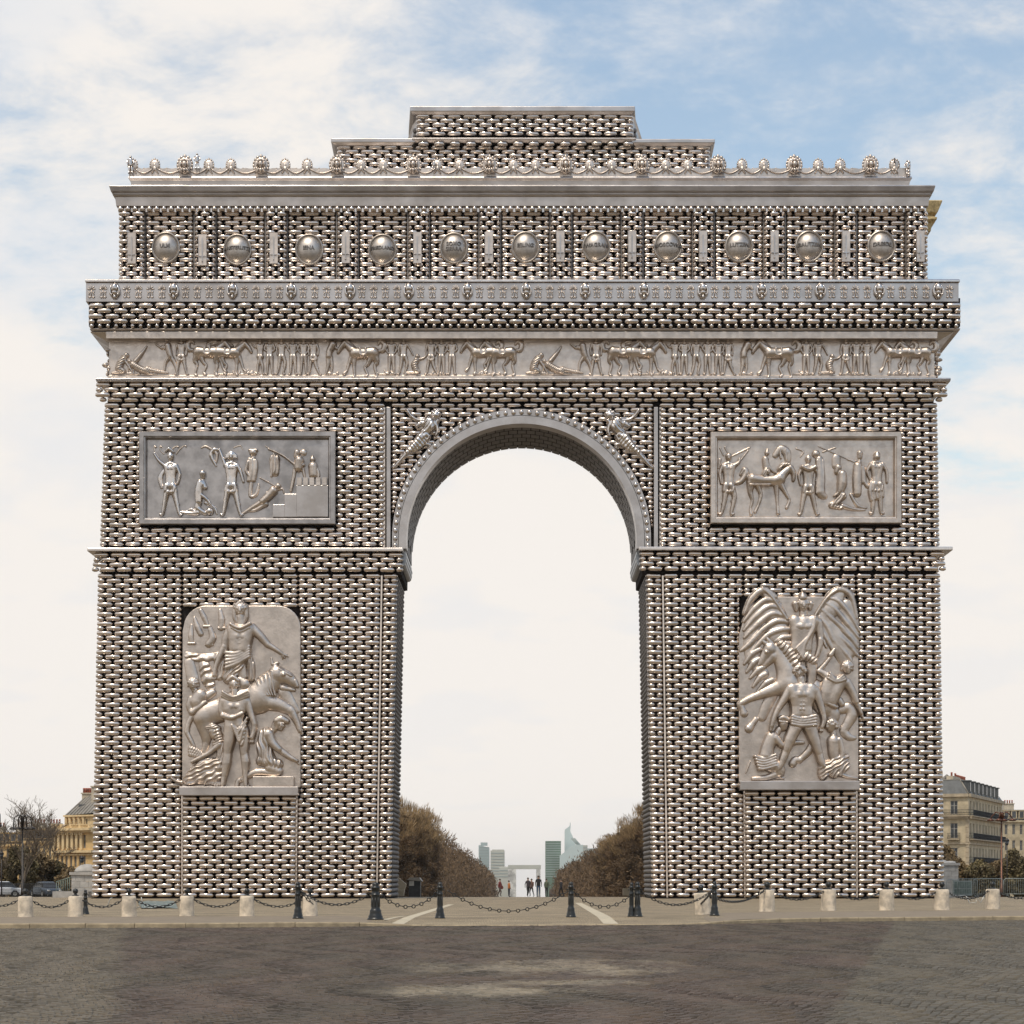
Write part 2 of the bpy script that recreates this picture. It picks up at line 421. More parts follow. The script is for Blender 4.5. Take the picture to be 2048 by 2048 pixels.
# mouldings as profile sweeps along the facade and round its corners: profile points (image height, outward offset in m)
def moulding(name, prof, x0, x1, Y0, m, parent=arch, back=DEP, fk=1.0):
    mb = MB(); vs = []
    n = len(prof)
    for (py, o) in prof:
        Yf = Y0-o*fk; k = (D+Yf)/F; z = H+(PY-py)*k
        xa, xb = (x0-PX)*(D+Y0)/F, (x1-PX)*(D+Y0)/F
        vs += [(xa-o, back, z), (xa-o, Yf, z), (xb+o, Yf, z), (xb+o, back, z)]
    fs = []
    for i in range(n-1):
        for j in range(3): fs.append((i*4+j, (i+1)*4+j, (i+1)*4+j+1, i*4+j+1))
    fs.append((0, 1, 2, 3)); b = (n-1)*4; fs.append((b+3, b+2, b+1, b))
    mb.add(vs, fs, False)
    o = mb.build(name, m, parent)
    bevel(o, 0.02, 2)
    return o
# cap of the top block, cap of the lower block
def flare_cap(name, y0, y1, x0, x1, Yf, Yb, fl, m):
    mb = MB(); k = (D+Yf)/F
    xa, xb, za, zb = (x0-PX)*k, (x1-PX)*k, H+(PY-y1)*k, H+(PY-y0)*k
    o1 = 0.0; o2 = .22
    mb.add([(xa+o2, Yf+.2, za), (xb-o2, Yf+.2, za), (xb+fl-o2, Yb, za), (xa-fl+o2, Yb, za),
            (xa, Yf, za+.16), (xb, Yf, za+.16), (xb+fl, Yb, za+.16), (xa-fl, Yb, za+.16),
            (xa, Yf, zb-.05), (xb, Yf, zb-.05), (xb+fl, Yb, zb-.05), (xa-fl, Yb, zb-.05),
            (xa+.12, Yf+.12, zb), (xb-.12, Yf+.12, zb), (xb+fl-.12, Yb, zb), (xa-fl+.12, Yb, zb)],
           [(0,3,2,1)]+[(a+i, a+(i+1)%4, a+4+(i+1)%4, a+4+i) for a in (0,4,8) for i in range(4)]+[(12,13,14,15)])
    return bevel(mb.build(name, m, arch), 0.03)
flare_cap('attic_cap', 211, 227, 820, 1270, 1.25, 5.4, 0.35, M['plate'])
flare_cap('attic_cap', 275, 289, 662, 830, 1.0, 5.4, 0.1, M['plate'])
flare_cap('attic_cap', 276.5, 290, 1264, 1430, 1.0, 5.4, 0.1, M['plate'])
flare_cap('attic_cap', 274, 283, 824, 1272, 0.9, 5.4, 0.05, M['plate'])
# flaring flanks of the top block
for s, x0 in ((-1, 833), (1, 1267)):
    mb = MB(); k = (D+1.7)/F; xa = (x0-PX)*k; za, zb = H+(PY-273)*k, H+(PY-226)*k
    pts = [(xa, 1.7, za), (xa, 1.7, zb), (xa+s*.35, 5, zb), (xa+s*.80, 5, (za+zb)/2+.3), (xa+s*.25, 5, za)]
    q = [(p[0]-s*.1, p[1], p[2]) for p in pts]
    mb.add(pts+q, [(0,1,2,3,4), (9,8,7,6,5)]+[(i, (i+1)%5, (i+1)%5+5, i+5) for i in range(5)])
    mb.build('block_flank', M['plate'], arch)
moulding('top_cornice', [(413, 0.02), (412, .10), (393.5, .16), (392.5, .24), (389, .30), (388, .22), (385, .24), (383, .38), (381, .40), (371.5, .48), (370, .44)], 236, 1853, 0.0, M['plate'])
moulding('cresting_base', [(371.5, -.9), (370, -.92), (361, -.88), (359, -.82), (355.5, -.76), (352.5, -.80), (352, -.9)], 228, 1853, 0.2, M['plate'])
moulding('ledge', [(566, .02), (563.5, .16), (559.5, .16), (558, .10)], 176, 1914, -0.75, M['shiny'])
moulding('ornament_band', [(604.5, 0), (603.5, .06), (566, .06)], 174, 1915, -0.75, M['plate'])
moulding('bead_ledge', [(664, -.25), (661, -.02), (657, .02), (656, 0)], 180, 1920, -0.65, M['relief'])
moulding('soffit_slope', [(684, 0.0), (664, 1.0), (663, 1.0)], 215, 1873, -0.02, M['plate'], fk=.55)
moulding('frieze_fascia', [(677.5, .0), (677, .12), (663, .14)], 217, 1870, -0.5, M['relief'])
moulding('frieze', [(757, 0.08), (751.5, 0.08), (750.5, 0), (675, 0)], 218, 1869, 0.0, M['relief'])
moulding('ledge', [(765, .0), (763, .20), (757, .24), (755.5, .2)], 200, 1893, -0.35, M['shiny'])
def ledge_box(x0, x1, y0, y1, Yf, Yb):
    mb = MB(); k = (D+Yf)/F
    mb.box((x0-PX)*k, (x1-PX)*k, Yf, Yb, H+(PY-y1)*k, H+(PY-y0)*k)
    return bevel(mb.build('impost_ledge', M['shiny'], arch), 0.05)
ledge_box(174, 806, 1095, 1102.5, -0.55, DEP); ledge_box(1278, 1906, 1093, 1100.5, -0.55, DEP)
# the fluted row under the top cornice: small upright rollers
mb = MB(); kk = (D-.1)/F
for i in range(112):
    x = 241+i*14.45
    mb.tube([(((x-PX)*kk), -.02, H+(PY-422)*kk), (((x-PX)*kk), -.02, H+(PY-412.6)*kk)], 0.17, 10)
mb.box(Xat(236), Xat(1853), 0.1, .3, zof(423), zof(412.5))
mb.build('fluting', M['link'], arch)
# bead row
mb = MB(); kk = (D-.75)/F
for i in range(107):
    x = 184+i*16.3
    mb.ell((((x-PX)*kk), -.80, H+(PY-652.2)*kk), .145, 8, 6)
    mb.ell((((x-PX)*kk)+.03, -.66, H+(PY-648)*kk), .1, 6, 4)
tag(mb.build('bead_row', M['shiny'], arch), kind='stuff')
# archivolt: soffit, plain ring, beaded ring
def ring_band(name, r0, r1, Yf, Yb, m, n=72):
    vs = []; fs = []
    A = [(-1, 1097)]; 
    pts = []
    for r in (r0, r1):
        k = (D+Yf)/F
        ln = [(AC[0]-r, 1097), (AC[0]-r, 1088)]+curve_pts(r, 180, 0, n)+[(AC[0]+r, 1088), (AC[0]+r, 1097)]
        pts.append([((x-PX)*k, H+(PY-y)*k) for x, y in ln])
    nn = len(pts[0])
    for Yv in (Yf, Yb):
        for ln in pts: vs += [(x, Yv, z) for x, z in ln]
    g = lambda l, i: l*nn+i                   # l: 0 front inner, 1 front outer, 2 back inner, 3 back outer
    for i in range(nn-1):
        fs += [(g(0,i), g(0,i+1), g(1,i+1), g(1,i)), (g(1,i), g(1,i+1), g(3,i+1), g(3,i)), (g(2,i+1), g(2,i), g(3,i), g(3,i+1)), (g(0,i+1), g(0,i), g(2,i), g(2,i+1))]
    for i in (0, nn-1): fs.append((g(0,i), g(1,i), g(3,i), g(2,i)))
    mb = MB(); mb.add(vs, fs, True)
    return mb.build(name, m, arch)
def hard(o):
    m = o.modifiers.new('edges', 'EDGE_SPLIT'); m.split_angle = math.radians(35); return o
hard(ring_band('archivolt', 230, 245.5, -0.26, 0.8, M['plate']))
bb = hard(ring_band('bead_band', 246.5, 259, -0.20, 0.6, M['plate']))
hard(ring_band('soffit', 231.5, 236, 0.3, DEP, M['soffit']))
# plank-like ribs lining the soffit
mb = MB(); mb2 = MB(); kk = (D-.2)/F
bm = MB(); bm.ell((0, 0, 0), (.15, .13, .17), 12, 8); bme = bm.mesh('bead', M['shiny'])
def beadat(x, y): link('bead', bme, bb, ((x-PX)*kk, -.24, H+(PY-y)*kk))
for i in range(51):
    a = math.radians(180*i/50); beadat(AC[0]+252.5*math.cos(a), AC[1]-252.5*math.sin(a))
for s in (-1, 1): beadat(AC[0]+s*252.5, AC[1]+14)
for j in range(6):
    Y0 = 0.9+j*1.05; k = D/F; rr = 231.4*k
    for i in range(40):
        a0 = math.radians(180*(i+(j % 2)*.5)/40); a1 = a0+math.radians(4.1)
        if a1 > PI: continue
        cx, cz = (AC[0]-PX)*k, H+(PY-AC[1])*k
        vs = [(cx+r*math.cos(a), Yv, cz+r*math.sin(a)) for r in (rr, rr-.025) for a in (a0, a1) for Yv in (Y0, Y0+.9)]
        mb.add(vs, [(0,1,3,2), (4,6,7,5), (0,4,5,1), (2,3,7,6), (0,2,6,4), (1,5,7,3)])
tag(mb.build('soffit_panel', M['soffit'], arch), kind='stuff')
# vertical strips either side of the spandrels
for x0, x1 in ((773, 781), (1308, 1316)): plate('spandrel_strip', rectp(x0, 814, x1, 1095), -0.22, 0.3, M['plate'], bv=.02)
for x0, x1 in ((765.5, 771), (1318.5, 1324)): plate('spandrel_moulding', rectp(x0, 814, x1, 1095), -0.05, 0.3, M['link'], bv=.04)
for i, a in enumerate(PIL):
    for q in (-1, 1):
        if (i == 0 and q < 0) or (i == 11 and q > 0): continue
        plate('pilaster_edge', rectp(a+q*21.5-1.3, 424, a+q*21.5+1.3, 560), 0.2, .6, M['soffit'])
# thin upright strips where two fields of links meet
for fn, yy0, yy1 in ((sl1, 1592, 1795), (sl2, 1592, 1795), (sl3, 1151, 1795), (sr1, 1151, 1795), (sr2, 1582, 1795), (sr3, 1582, 1795)):
    Yv = -.12 if yy0 > 1500 else 0.0; a, b = fn(yy0), fn(yy1)
    if fn in (sl3,): a += 1.5; b += 1.5
    if fn in (sr1,): a -= 1.5; b -= 1.5
    plate('corner_strip', [(a-1.6, yy1), (b-1.6, yy1), (b+1.6, yy1), (a+1.6, yy0), (a-1.6, yy0)][1:] if False else [(b-1.6, yy1), (b+1.6, yy1), (a+1.6, yy0), (a-1.6, yy0)], Yv, .25, M['link'])
# impost capitals inside the passage
for s, x in ((1, 806), (-1, 1279)):
    k = D/F; xa = (x-PX)*k
    pr_ = [(0, 1098), (.12, 1098.5), (.17, 1101), (.17, 1106), (.22, 1110), (.19, 1116), (.17, 1122), (.13, 1127), (.04, 1130), (-.3, 1132), (-.45, 1130), (-.45, 1098)]
    mb = MB(); mb.add([(xa+s*o, 0.25, zof(py)) for o, py in pr_]+[(xa+s*o, DEP-.2, zof(py)) for o, py in pr_],
        [tuple(range(12)), tuple(range(23, 11, -1))]+[(i, i+12, (i+1) % 12+12, (i+1) % 12) for i in range(12)])
    for i in range(14):
        yv = .6+i*.46
        mb.ell((xa+s*.14, yv, zof(1113)), (.10, .2, .10), 8, 5); mb.ell((xa+s*.12, yv, zof(1121)), (.08, .18, .14), 8, 6)
    mb.build('impost_capital', M['capital'], arch)
# base strip under the lowest links
mb = MB(); mb.box(Xat(183), Xat(781), -.1, DEP, 0, .05); mb.build('foot_strip', M['dark'], arch)
mb = MB(); mb.box(Xat(1305), Xat(1889), -.1, DEP, 0, .05); mb.build('foot_strip', M['dark'], arch)
# corner of the stone arch that shows behind the cladding, top right
M['ystone'] = mat('yellow_limestone', (0.52, 0.40, 0.20), 0.85, 0, 0.3, 6.0, bump=.02, bscale=12)
moulding('stone_corner', [(478, -.35), (466, -.12), (464, -.1), (462, .02), (446, .08), (438, .36), (434, .36), (432, .12), (428, .14), (424, .4), (405, .62), (401, .66), (400, .6)], 1500, 1861, 4.4, M['ystone'], back=6.4)

# ------------------------------------------------------------------ shields, plaques, bosses, palmettes
def disc_shield(x, y, word):
    Yf = 0.40; k = (D+Yf)/F; c = ((x-PX)*k, Yf, H+(PY-y)*k)
    ang = [2*PI*i/40 for i in range(40)]
    prof = [(0.0, .54), (.18, .53), (.36, .495), (.54, .43), (.70, .335), (.82, .235), (.865, .17), (.885, .16), (.90, .22), (.95, .25), (1.0, .22), (1.02, .12), (1.02, -.2)]
    vs = []; fs = []
    for r, h in prof[1:]:
        for a in ang: vs.append((r*.915*math.cos(a), -h, r*1.01*math.sin(a)))
    vs.append((0, -.54, 0)); n = len(prof)-2
    for j in range(n):
        for i in range(40): fs.append((j*40+i, (j+1)*40+i, (j+1)*40+(i+1) % 40, j*40+(i+1) % 40))
    for i in range(40): fs.append((len(vs)-1, i, (i+1) % 40))
    mb = MB(); mb.add(vs, [f[::-1] for f in fs], True)
    o = mb.build('shield', M['shield'], arch, c); hard(o)
    lines = word.split('|'); sz = .36 if max(map(len, lines)) < 9 else .31
    for j, ln in enumerate(lines):
        cu = bpy.data.curves.new('lettering', 'FONT'); cu.body = ln; cu.size = sz; cu.extrude = .05; cu.align_x = 'CENTER'; cu.align_y = 'CENTER'; cu.offset = .006
        to = bpy.data.objects.new('t', cu); COL.objects.link(to)
        me = bpy.data.meshes.new_from_object(to.evaluated_get(bpy.context.evaluated_depsgraph_get())); bpy.data.objects.remove(to)
        n = len(me.vertices); co = np.zeros(n*3, np.float32); me.vertices.foreach_get('co', co); co = co.reshape(-1, 3)
        off = (.0 if len(lines) == 1 else (.17-.34*j))
        X = co[:, 0]*.96; Z = co[:, 1]+off; dd = np.sqrt((X/.915)**2+(Z/1.01)**2)
        hgt = np.interp(dd, [p[0] for p in prof[:9]], [p[1] for p in prof[:9]])
        co2 = np.stack([X, -(hgt+.02)-co[:, 2]*1.0, Z], 1).astype(np.float32)
        me.vertices.foreach_set('co', co2.ravel()); me.materials.clear(); me.materials.append(M['soffit']); me.update(); me.name = 'lettering'
        link('lettering', me, o)
    o['label'] = 'domed oval shield lettered ' + word.replace('|', ' ')
for x, y, wd in zip(SHX, SHY, ['ULM', 'AUSTERLITZ', 'IENA', 'FRIEDLAND', 'SOMO|SIERRA', 'ESLING', 'WAGRAM', 'MOSCOWA', 'LUTZEN', 'BAUTZEN', 'DRESDE']): disc_shield(x, y, wd)
PLX = [263, 404.5, 547, 691, 834.5, 977.5, 1120.5, 1264, 1406, 1549, 1692, 1841]
mb = MB(); mb.box(-.27, .27, 0, .14, -1.0, 1.0); pme = mb.mesh('sword_plaque', M['relief'])
mb = MB()
mb.prism([(-.035, .15-.55), (-.05, .66), (0, .78), (.05, .66), (.035, .15-.55)][::-1], -.045, .005)
mb.box(-.17, .17, -.07, .0, -.46, -.40); mb.box(-.03, .03, -.07, .0, -.72, -.46); mb.ell((0, -.04, -.76), .05, 6, 5); mb.ell((-.18, -.03, -.43), .04, 6, 5); mb.ell((.18, -.03, -.43), .04, 6, 5)
mb.add([(-.26, -.03, .96), (-.26, .0, .96), (-.26, 0, -.96), (-.26, -.03, -.96), (-.23, 0, .96), (-.23, 0, -.96)], [(0, 3, 5, 4)])
sme = mb.mesh('sword_emblem', M['plate'])
for x in PLX:
    y = 499.5 if x == 404.5 else (496 if x < 600 else (495 if x < 1000 else 492))
    k = (D-.35)/F; o = link('sword_plaque', pme, arch, ((x-PX)*k, -.35, H+(PY-y)*k)); link('sword_emblem', sme, o)
# ornament band: bosses and palmettes
mb = MB()
mb.ell((0, 0, .05), (.30, .10, .40), 14, 8); mb.ell((0, -.10, .12), (.2, .22, .26), 12, 8); mb.ell((0, -.12, -.10), (.15, .15, .14), 10, 6)
for s in (-1, 1):
    mb.tube([(s*.10, -.12, .32), (s*.26, -.14, .10), (s*.24, -.12, -.18), (s*.08, -.10, -.44)], [.05, .06, .06, .03], 6)
    mb.ell((s*.17, -.14, -.22), .06, 6, 5)
mb.ell((0, -.14, -.34), (.08, .08, .12), 8, 5)
bme2 = mb.mesh('lion_boss', M['shiny'])
kk = (D-.8)/F
for i in range(15): link('lion_boss', bme2, arch, ((230+i*117.55-PX)*kk, -.82, H+(PY-582)*kk)).scale = (1.15, 1.1, 1.2)
def leaf_fan(mb, n, r0, r1, zc, th, w, a0=20, a1=160, y=0.0, tip=.0):
    for i in range(n):
        a = math.radians(a0+(a1-a0)*i/(n-1)); l = r1*(1-.18*abs(math.cos(a)))
        rot = Matrix.Rotation(-(a-PI/2), 3, 'Y')
        c = ((r0+l)/2*math.cos(a), y, zc+(r0+l)/2*math.sin(a))
        mb.ell(c, (w, th, (l-r0)/2), 6, 5, rot)
pals = []
for v in range(2):
    mb = MB()
    leaf_fan(mb, 7 if v else 5, .04, .36, 0.0, .07, .035, 15, 165)
    mb.tube([(0, 0, 0), (0, -.02, -.4)], [.04, .03], 6)
    for s in (-1, 1):
        mb.tube([(0, -.02, -.12), (s*.14, -.03, -.2), (s*.2, -.02, -.1)], [.025, .035, .03], 5)
        mb.tube([(0, -.02, -.42), (s*.12, -.03, -.5), (s*.22, -.02, -.44)], [.03, .04, .03], 5)
        mb.ell((s*.16, -.03, -.3), .045, 5, 4)
    if v:
        for q_ in range(3): mb.ell(((q_-1)*.12, -.03, -.52), .04, 5, 4)
    pals.append(mb.mesh('palmette', M['relief']))
for i in range(-1, 15):
    for j in range(4):
        x = 230+(i+(j+1)/5.0)*117.55
        if 180 < x < 1910: link('palmette', pals[j % 2], arch, ((x-PX)*kk, -.83, H+(PY-580)*kk))

# cresting along the top edge: pierced rail of curls, palmettes, masks and small crowns
Yc = 1.05; kk = (D+Yc)/F
cz = lambda py: H+(PY-py)*kk
cx = lambda px: (px-PX)*kk
BIG = [370+152.3*i for i in range(10)]
SMALL = []; CROWN = []
for i in range(-1, 10):
    b = 370+152.3*i
    for f, a in ((.315, SMALL), (.605, SMALL), (.20, CROWN), (.46, CROWN), (.76, CROWN)):
        x = b+152.3*f
        if 262 < x < 1812: a.append(x)
SMALL.append(1789)
SMALL[:] = [x for x in SMALL if x < 1795]
mb = MB()
xs = np.arange(258, 1816, 4.0)
top = []
allp = sorted(BIG+SMALL)
for x in xs:
    dmin = min(abs(x-p) for p in allp); top.append(352-(14.5+9*max(0, 1-dmin/15.0)**1.3+1.6*abs(math.cos(x*.16))))
pts = [(cx(258), cz(353))]+[(cx(1815), cz(353))]+[(cx(x), cz(t)) for x, t in zip(xs[::-1], top[::-1])]
for i in range(len(xs)-1):
    a, b = xs[i], xs[i+1]
    mb.prism([(cx(a), cz(353)), (cx(b), cz(353)), (cx(b), cz(top[i+1])), (cx(a), cz(top[i]))], Yc, Yc+.14)
for a, b in zip(allp[:-1], allp[1:]):
    n = 8; mb.tube([(cx(a+5+(b-a-10)*t/n), Yc-.04, cz(338+9*math.sin(PI*t/n))) for t in range(n+1)], .05, 5)
rail = mb.build('cresting', M['relief'], arch)
mb = MB(); leaf_fan(mb, 9, .34, .60, .28, .06, .10, -15, 195); mb.ell((0, .02, .28), (.46, .09, .46), 14, 8); mb.tube([(0, .05, .3), (-.05, 0, -.1), (-.3, 0, -.42)], [.14, .09, .06], 6); mb.tube([(0, .05, .3), (.05, 0, -.1), (.3, 0, -.42)], [.14, .09, .06], 6)
mb.ell((0, 0, .25), (.16, .1, .2), 8, 6)
sm_me = mb.mesh('cresting_palmette', M['relief'])
mb = MB(); leaf_fan(mb, 11, .52, .88, .22, .07, .15, -30, 210); mb.ell((0, .02, .22), (.70, .10, .70), 16, 8)
mb.ell((0, -.15, .18), (.26, .26, .33), 12, 8); mb.ell((0, -.36, .14), (.06, .1, .12), 6, 5)
for s in (-1, 1):
    mb.ell((s*.11, -.34, .24), (.06, .05, .04), 6, 4); mb.ell((s*.30, -.2, .2), (.12, .16, .3), 8, 6); mb.ell((s*.25, -.18, .46), (.15, .15, .14), 8, 5)
    mb.tube([(s*.12, -.22, -.12), (s*.22, -.22, -.3), (s*.5, -.14, -.52)], [.10, .10, .06], 6)
    mb.tube([(s*.3, -.2, -.0), (s*.34, -.2, -.2), (s*.14, -.2, -.5)], [.07, .08, .05], 6)
mb.ell((0, -.2, -.3), (.16, .16, .2), 8, 6); mb.ell((0, -.22, .52), (.14, .14, .12), 8, 5)
big_me = mb.mesh('cresting_mask', M['relief'])
mb = MB(); mb.ell((0, .05, .0), (.15, .06, .12), 8, 5); mb.ell((0, .05, .14), .07, 6, 5); mb.ell((-.14, .05, .05), .06, 6, 5); mb.ell((.14, .05, .05), .06, 6, 5)
cr_me = mb.mesh('crown_finial', M['relief'])
for x in SMALL: link('cresting_palmette', sm_me, arch, (cx(x), Yc-.02, cz(337))).scale = (.74, 1, .80)
for x in BIG: link('cresting_mask', big_me, arch, (cx(x), Yc-.02, cz(335.5))).scale = (.78, 1, .80)
for x in CROWN: link('crown_finial', cr_me, arch, (cx(x), Yc, cz(341)))
# tiny standing figures on the cornice edge
def statuette(px, py0, hpx, lean=0):
    k = kk; s = hpx*k; x0, z0 = cx(px), cz(py0); mb = MB()
    g = lambda a, b, c=0: (x0+(a+lean*b)*s, Yc-.15+c*s, z0+b*s)
    mb.ell(g(0, .93), .075*s, 8, 6); mb.tube([g(0, .88), g(0, .82), g(0, .7), g(.01, .5), g(0, .42)], [.05*s, .1*s, .13*s, .09*s, .11*s], 8)
    for q in (-1, 1):
        mb.tube([g(q*.12, .8), g(q*.19, .62), g(q*.12, .5, -.1)], [.05*s, .045*s, .03*s], 6)
        mb.tube([g(q*.05, .45), g(q*.08, .25), g(q*.09, .03), g(q*.09, 0, -.08)], [.075*s, .055*s, .035*s, .03*s], 6)
    mb.build('statuette', M['shiny'], arch)
statuette(395, 341, 33); statuette(262, 350, 37); statuette(866, 343, 22, .15); statuette(1816, 352, 30, -.1)
mb = MB()
for i in range(5): mb.ell((cx(1817), Yc-.1, cz(350-i*6)), (.12, .14, .14), 6, 5)
mb.build('corner_finial', M['shiny'], arch)

# ------------------------------------------------------------------ reliefs: height fields of tapered strokes
class Rel:
    """strokes in image units; tf maps drawing coordinates to image units"""
    def __init__(s, tf, base=0.0): s.kq = 0.7 if tf[2] < 4.1 or tf[2] > 4.4 else 2.2; s.S = []; s.tf = tf; s.base = base; s.k = tf[2]
    def P(s, p): return (s.tf[0]+p[0]/s.tf[2], s.tf[1]+p[1]/s.tf[2])
    def st(s, pts, r, h=1.0, b=0.0, ridge=None):
        """tapered stroke. r scalar or list (drawing units); h height factor; b extra lift; ridge (angle deg, wavelength, amplitude) in drawing units"""
        if not hasattr(r, '__len__'): r = [r]*len(pts)
        pp = [s.P(p) for p in pts]; rr = [v/s.k for v in r]
        if len(pp) == 1: pp = pp*2; rr = rr*2
        if len(pp) > 2:
            np_, nr_ = [], []
            for i in range(len(pp)-1):
                p0, p1, p2, p3 = pp[max(i-1, 0)], pp[i], pp[i+1], pp[min(i+2, len(pp)-1)]
                for t in (0, .25, .5, .75):
                    t2, t3 = t*t, t*t*t
                    c_ = [.5*(2*p1[a]+(p2[a]-p0[a])*t+(2*p0[a]-5*p1[a]+4*p2[a]-p3[a])*t2+(3*p1[a]-p0[a]-3*p2[a]+p3[a])*t3) for a in (0, 1)]
                    np_.append(c_); nr_.append(rr[i]+(rr[i+1]-rr[i])*t2*(3-2*t) if False else rr[i]+(rr[i+1]-rr[i])*t)
            pp, rr = np_+[pp[-1]], nr_+[rr[-1]]
        rg = None if ridge is None else (math.radians(ridge[0]), ridge[1]/s.k, ridge[2]/s.k)
        s.S.append((pp, rr, h, b/s.k, rg)); return s
    def face(s, c, r, look=0, hair=1):
        x, y = c; rx = r; L = look*.35*rx
        s.st([(x, y-.25*rx), (x, y+.35*rx)], [rx*.95, rx*.70], 1.0, .2*rx)
        s.st([(x+L, y-.18*rx), (x+L*1.2, y+.22*rx)], [.11*rx, .19*rx], 1, rx*1.16)                    # nose
        s.st([(x+L-.48*rx, y-.20*rx), (x+L-.12*rx, y-.26*rx)], .13*rx, 1, rx*.98); s.st([(x+L+.12*rx, y-.26*rx), (x+L+.48*rx, y-.20*rx)], .13*rx, 1, rx*.98)   # brows
        for q in (-1, 1): s.st([(x+q*.34*rx+L, y-.02*rx)], .11*rx, 1, rx*.98); s.st([(x+q*.40*rx+L, y+.24*rx)], .22*rx, .7, rx*.82)
        s.st([(x-.20*rx+L, y+.50*rx), (x+.20*rx+L, y+.50*rx)], .10*rx, 1, rx*.93); s.st([(x+L, y+.82*rx)], .20*rx, .9, rx*.62)
        if hair:
            for a in range(200, 345, 24):
                t = math.radians(a); s.st([(x+.85*rx*math.cos(t), y+.9*rx*math.sin(t)-.1*rx)], .30*rx, 1.0, .55*rx)
            for q in (-1, 1): s.st([(x+q*.9*rx, y-.2*rx), (x+q*.92*rx, y+.25*rx)], .22*rx, 1, .3*rx)
    def eval(s, X, Y):
        Z = np.full(X.shape, -9.0)
        for pp, rr, h, b, rg in s.S:
            best = np.full(X.shape, -9.0)
            x0 = min(p[0] for p in pp)-max(rr)-2; x1 = max(p[0] for p in pp)+max(rr)+2
            y0 = min(p[1] for p in pp)-max(rr)-2; y1 = max(p[1] for p in pp)+max(rr)+2
            m = (X >= x0) & (X <= x1) & (Y >= y0) & (Y <= y1)
            if not m.any(): continue
            xx, yy = X[m], Y[m]; bb = np.full(xx.shape, -9.0)
            for i in range(len(pp)-1):
                (ax, ay), (bx, by) = pp[i], pp[i+1]; L2 = (bx-ax)**2+(by-ay)**2
                L_ = math.sqrt(L2) if L2 > 1e-9 else 0.0
                if L_ > 0:      # round cone: envelope of the spheres along the axis
                    sa = ((xx-ax)*(bx-ax)+(yy-ay)*(by-ay))/L_; dp2 = np.maximum((xx-ax)**2+(yy-ay)**2-sa**2, 0)
                    kc = max(-.9, min(.9, (rr[i]-rr[i+1])/L_)); sp_ = np.clip((sa-kc*rr[i])/(1-kc*kc), 0, L_)
                    r = rr[i]+(rr[i+1]-rr[i])*sp_/L_; d = np.sqrt(dp2+(sa-sp_)**2)
                else: d = np.hypot(xx-ax, yy-ay); r = rr[i]
                v = np.where(d < r, np.sqrt(np.maximum(r*r-d*d, 0))*h, -(d-r)*2.2)
                bb = np.maximum(bb, v)
            if b: bb = np.where(bb > 0, bb+b*np.clip(bb/np.maximum(.35*max(rr)*h, .1), 0, 1), bb)
            if rg:
                u = xx*math.cos(rg[0])+yy*math.sin(rg[0])
                wob = 1.1*np.sin(yy*.16+xx*.09)+.7*np.sin(xx*.31-yy*.07)
                bb = np.where(bb > 0, bb+rg[2]*np.sin(2*PI*u/rg[1]+wob)*np.clip(bb/1.5, 0, 1), bb)
            best[m] = bb
            # smooth union
            kq = min(3.2, max(.3, .22*max(rr))); hh = np.clip(0.5+0.5*(best-Z)/kq, 0, 1)
            Z = np.where(best > -8, np.where(Z > -8, Z*(1-hh)+best*hh+kq*hh*(1-hh), best), Z)
        return Z
    def build(s, name, parent, Yp, step=1.0, m=None, label=None, hmul=1.0, dx=0):
        x0 = min(p[0]-r for S_ in s.S for p, r in zip(S_[0], S_[1]))-2; x1 = max(p[0]+r for S_ in s.S for p, r in zip(S_[0], S_[1]))+2
        y0 = min(p[1]-r for S_ in s.S for p, r in zip(S_[0], S_[1]))-2; y1 = max(p[1]+r for S_ in s.S for p, r in zip(S_[0], S_[1]))+2
        gx = np.arange(x0, x1+step, step); gy = np.arange(y0, y1+step, step)
        X, Y = np.meshgrid(gx, gy); Z = s.eval(X, Y)
        k = (D+Yp)/F; ok = Z > -1.6
        cell = ok[:-1, :-1] | ok[1:, :-1] | ok[:-1, 1:] | ok[1:, 1:]
        Z = np.maximum(Z, -1.6)
        used = np.zeros(Z.shape, bool); used[:-1, :-1] |= cell; used[1:, :-1] |= cell; used[:-1, 1:] |= cell; used[1:, 1:] |= cell
        idx = -np.ones(Z.shape, int); idx[used] = np.arange(used.sum())
        base = s.base
        hgt = (Z*hmul+base*np.clip((Z+1.2)/1.2, 0, 1))*k
        V = np.stack([(X[used]-PX)*k, Yp-hgt[used], H+(PY-Y[used])*k], 1)
        jj, ii = np.nonzero(cell)
        q = np.stack([idx[jj, ii], idx[jj+1, ii], idx[jj+1, ii+1], idx[jj, ii+1]], 1)
        me = np_mesh(name, V, [q], m or M['relief'], True)
        o = link(name, me, parent)
        if label: o['label'] = label
        return o

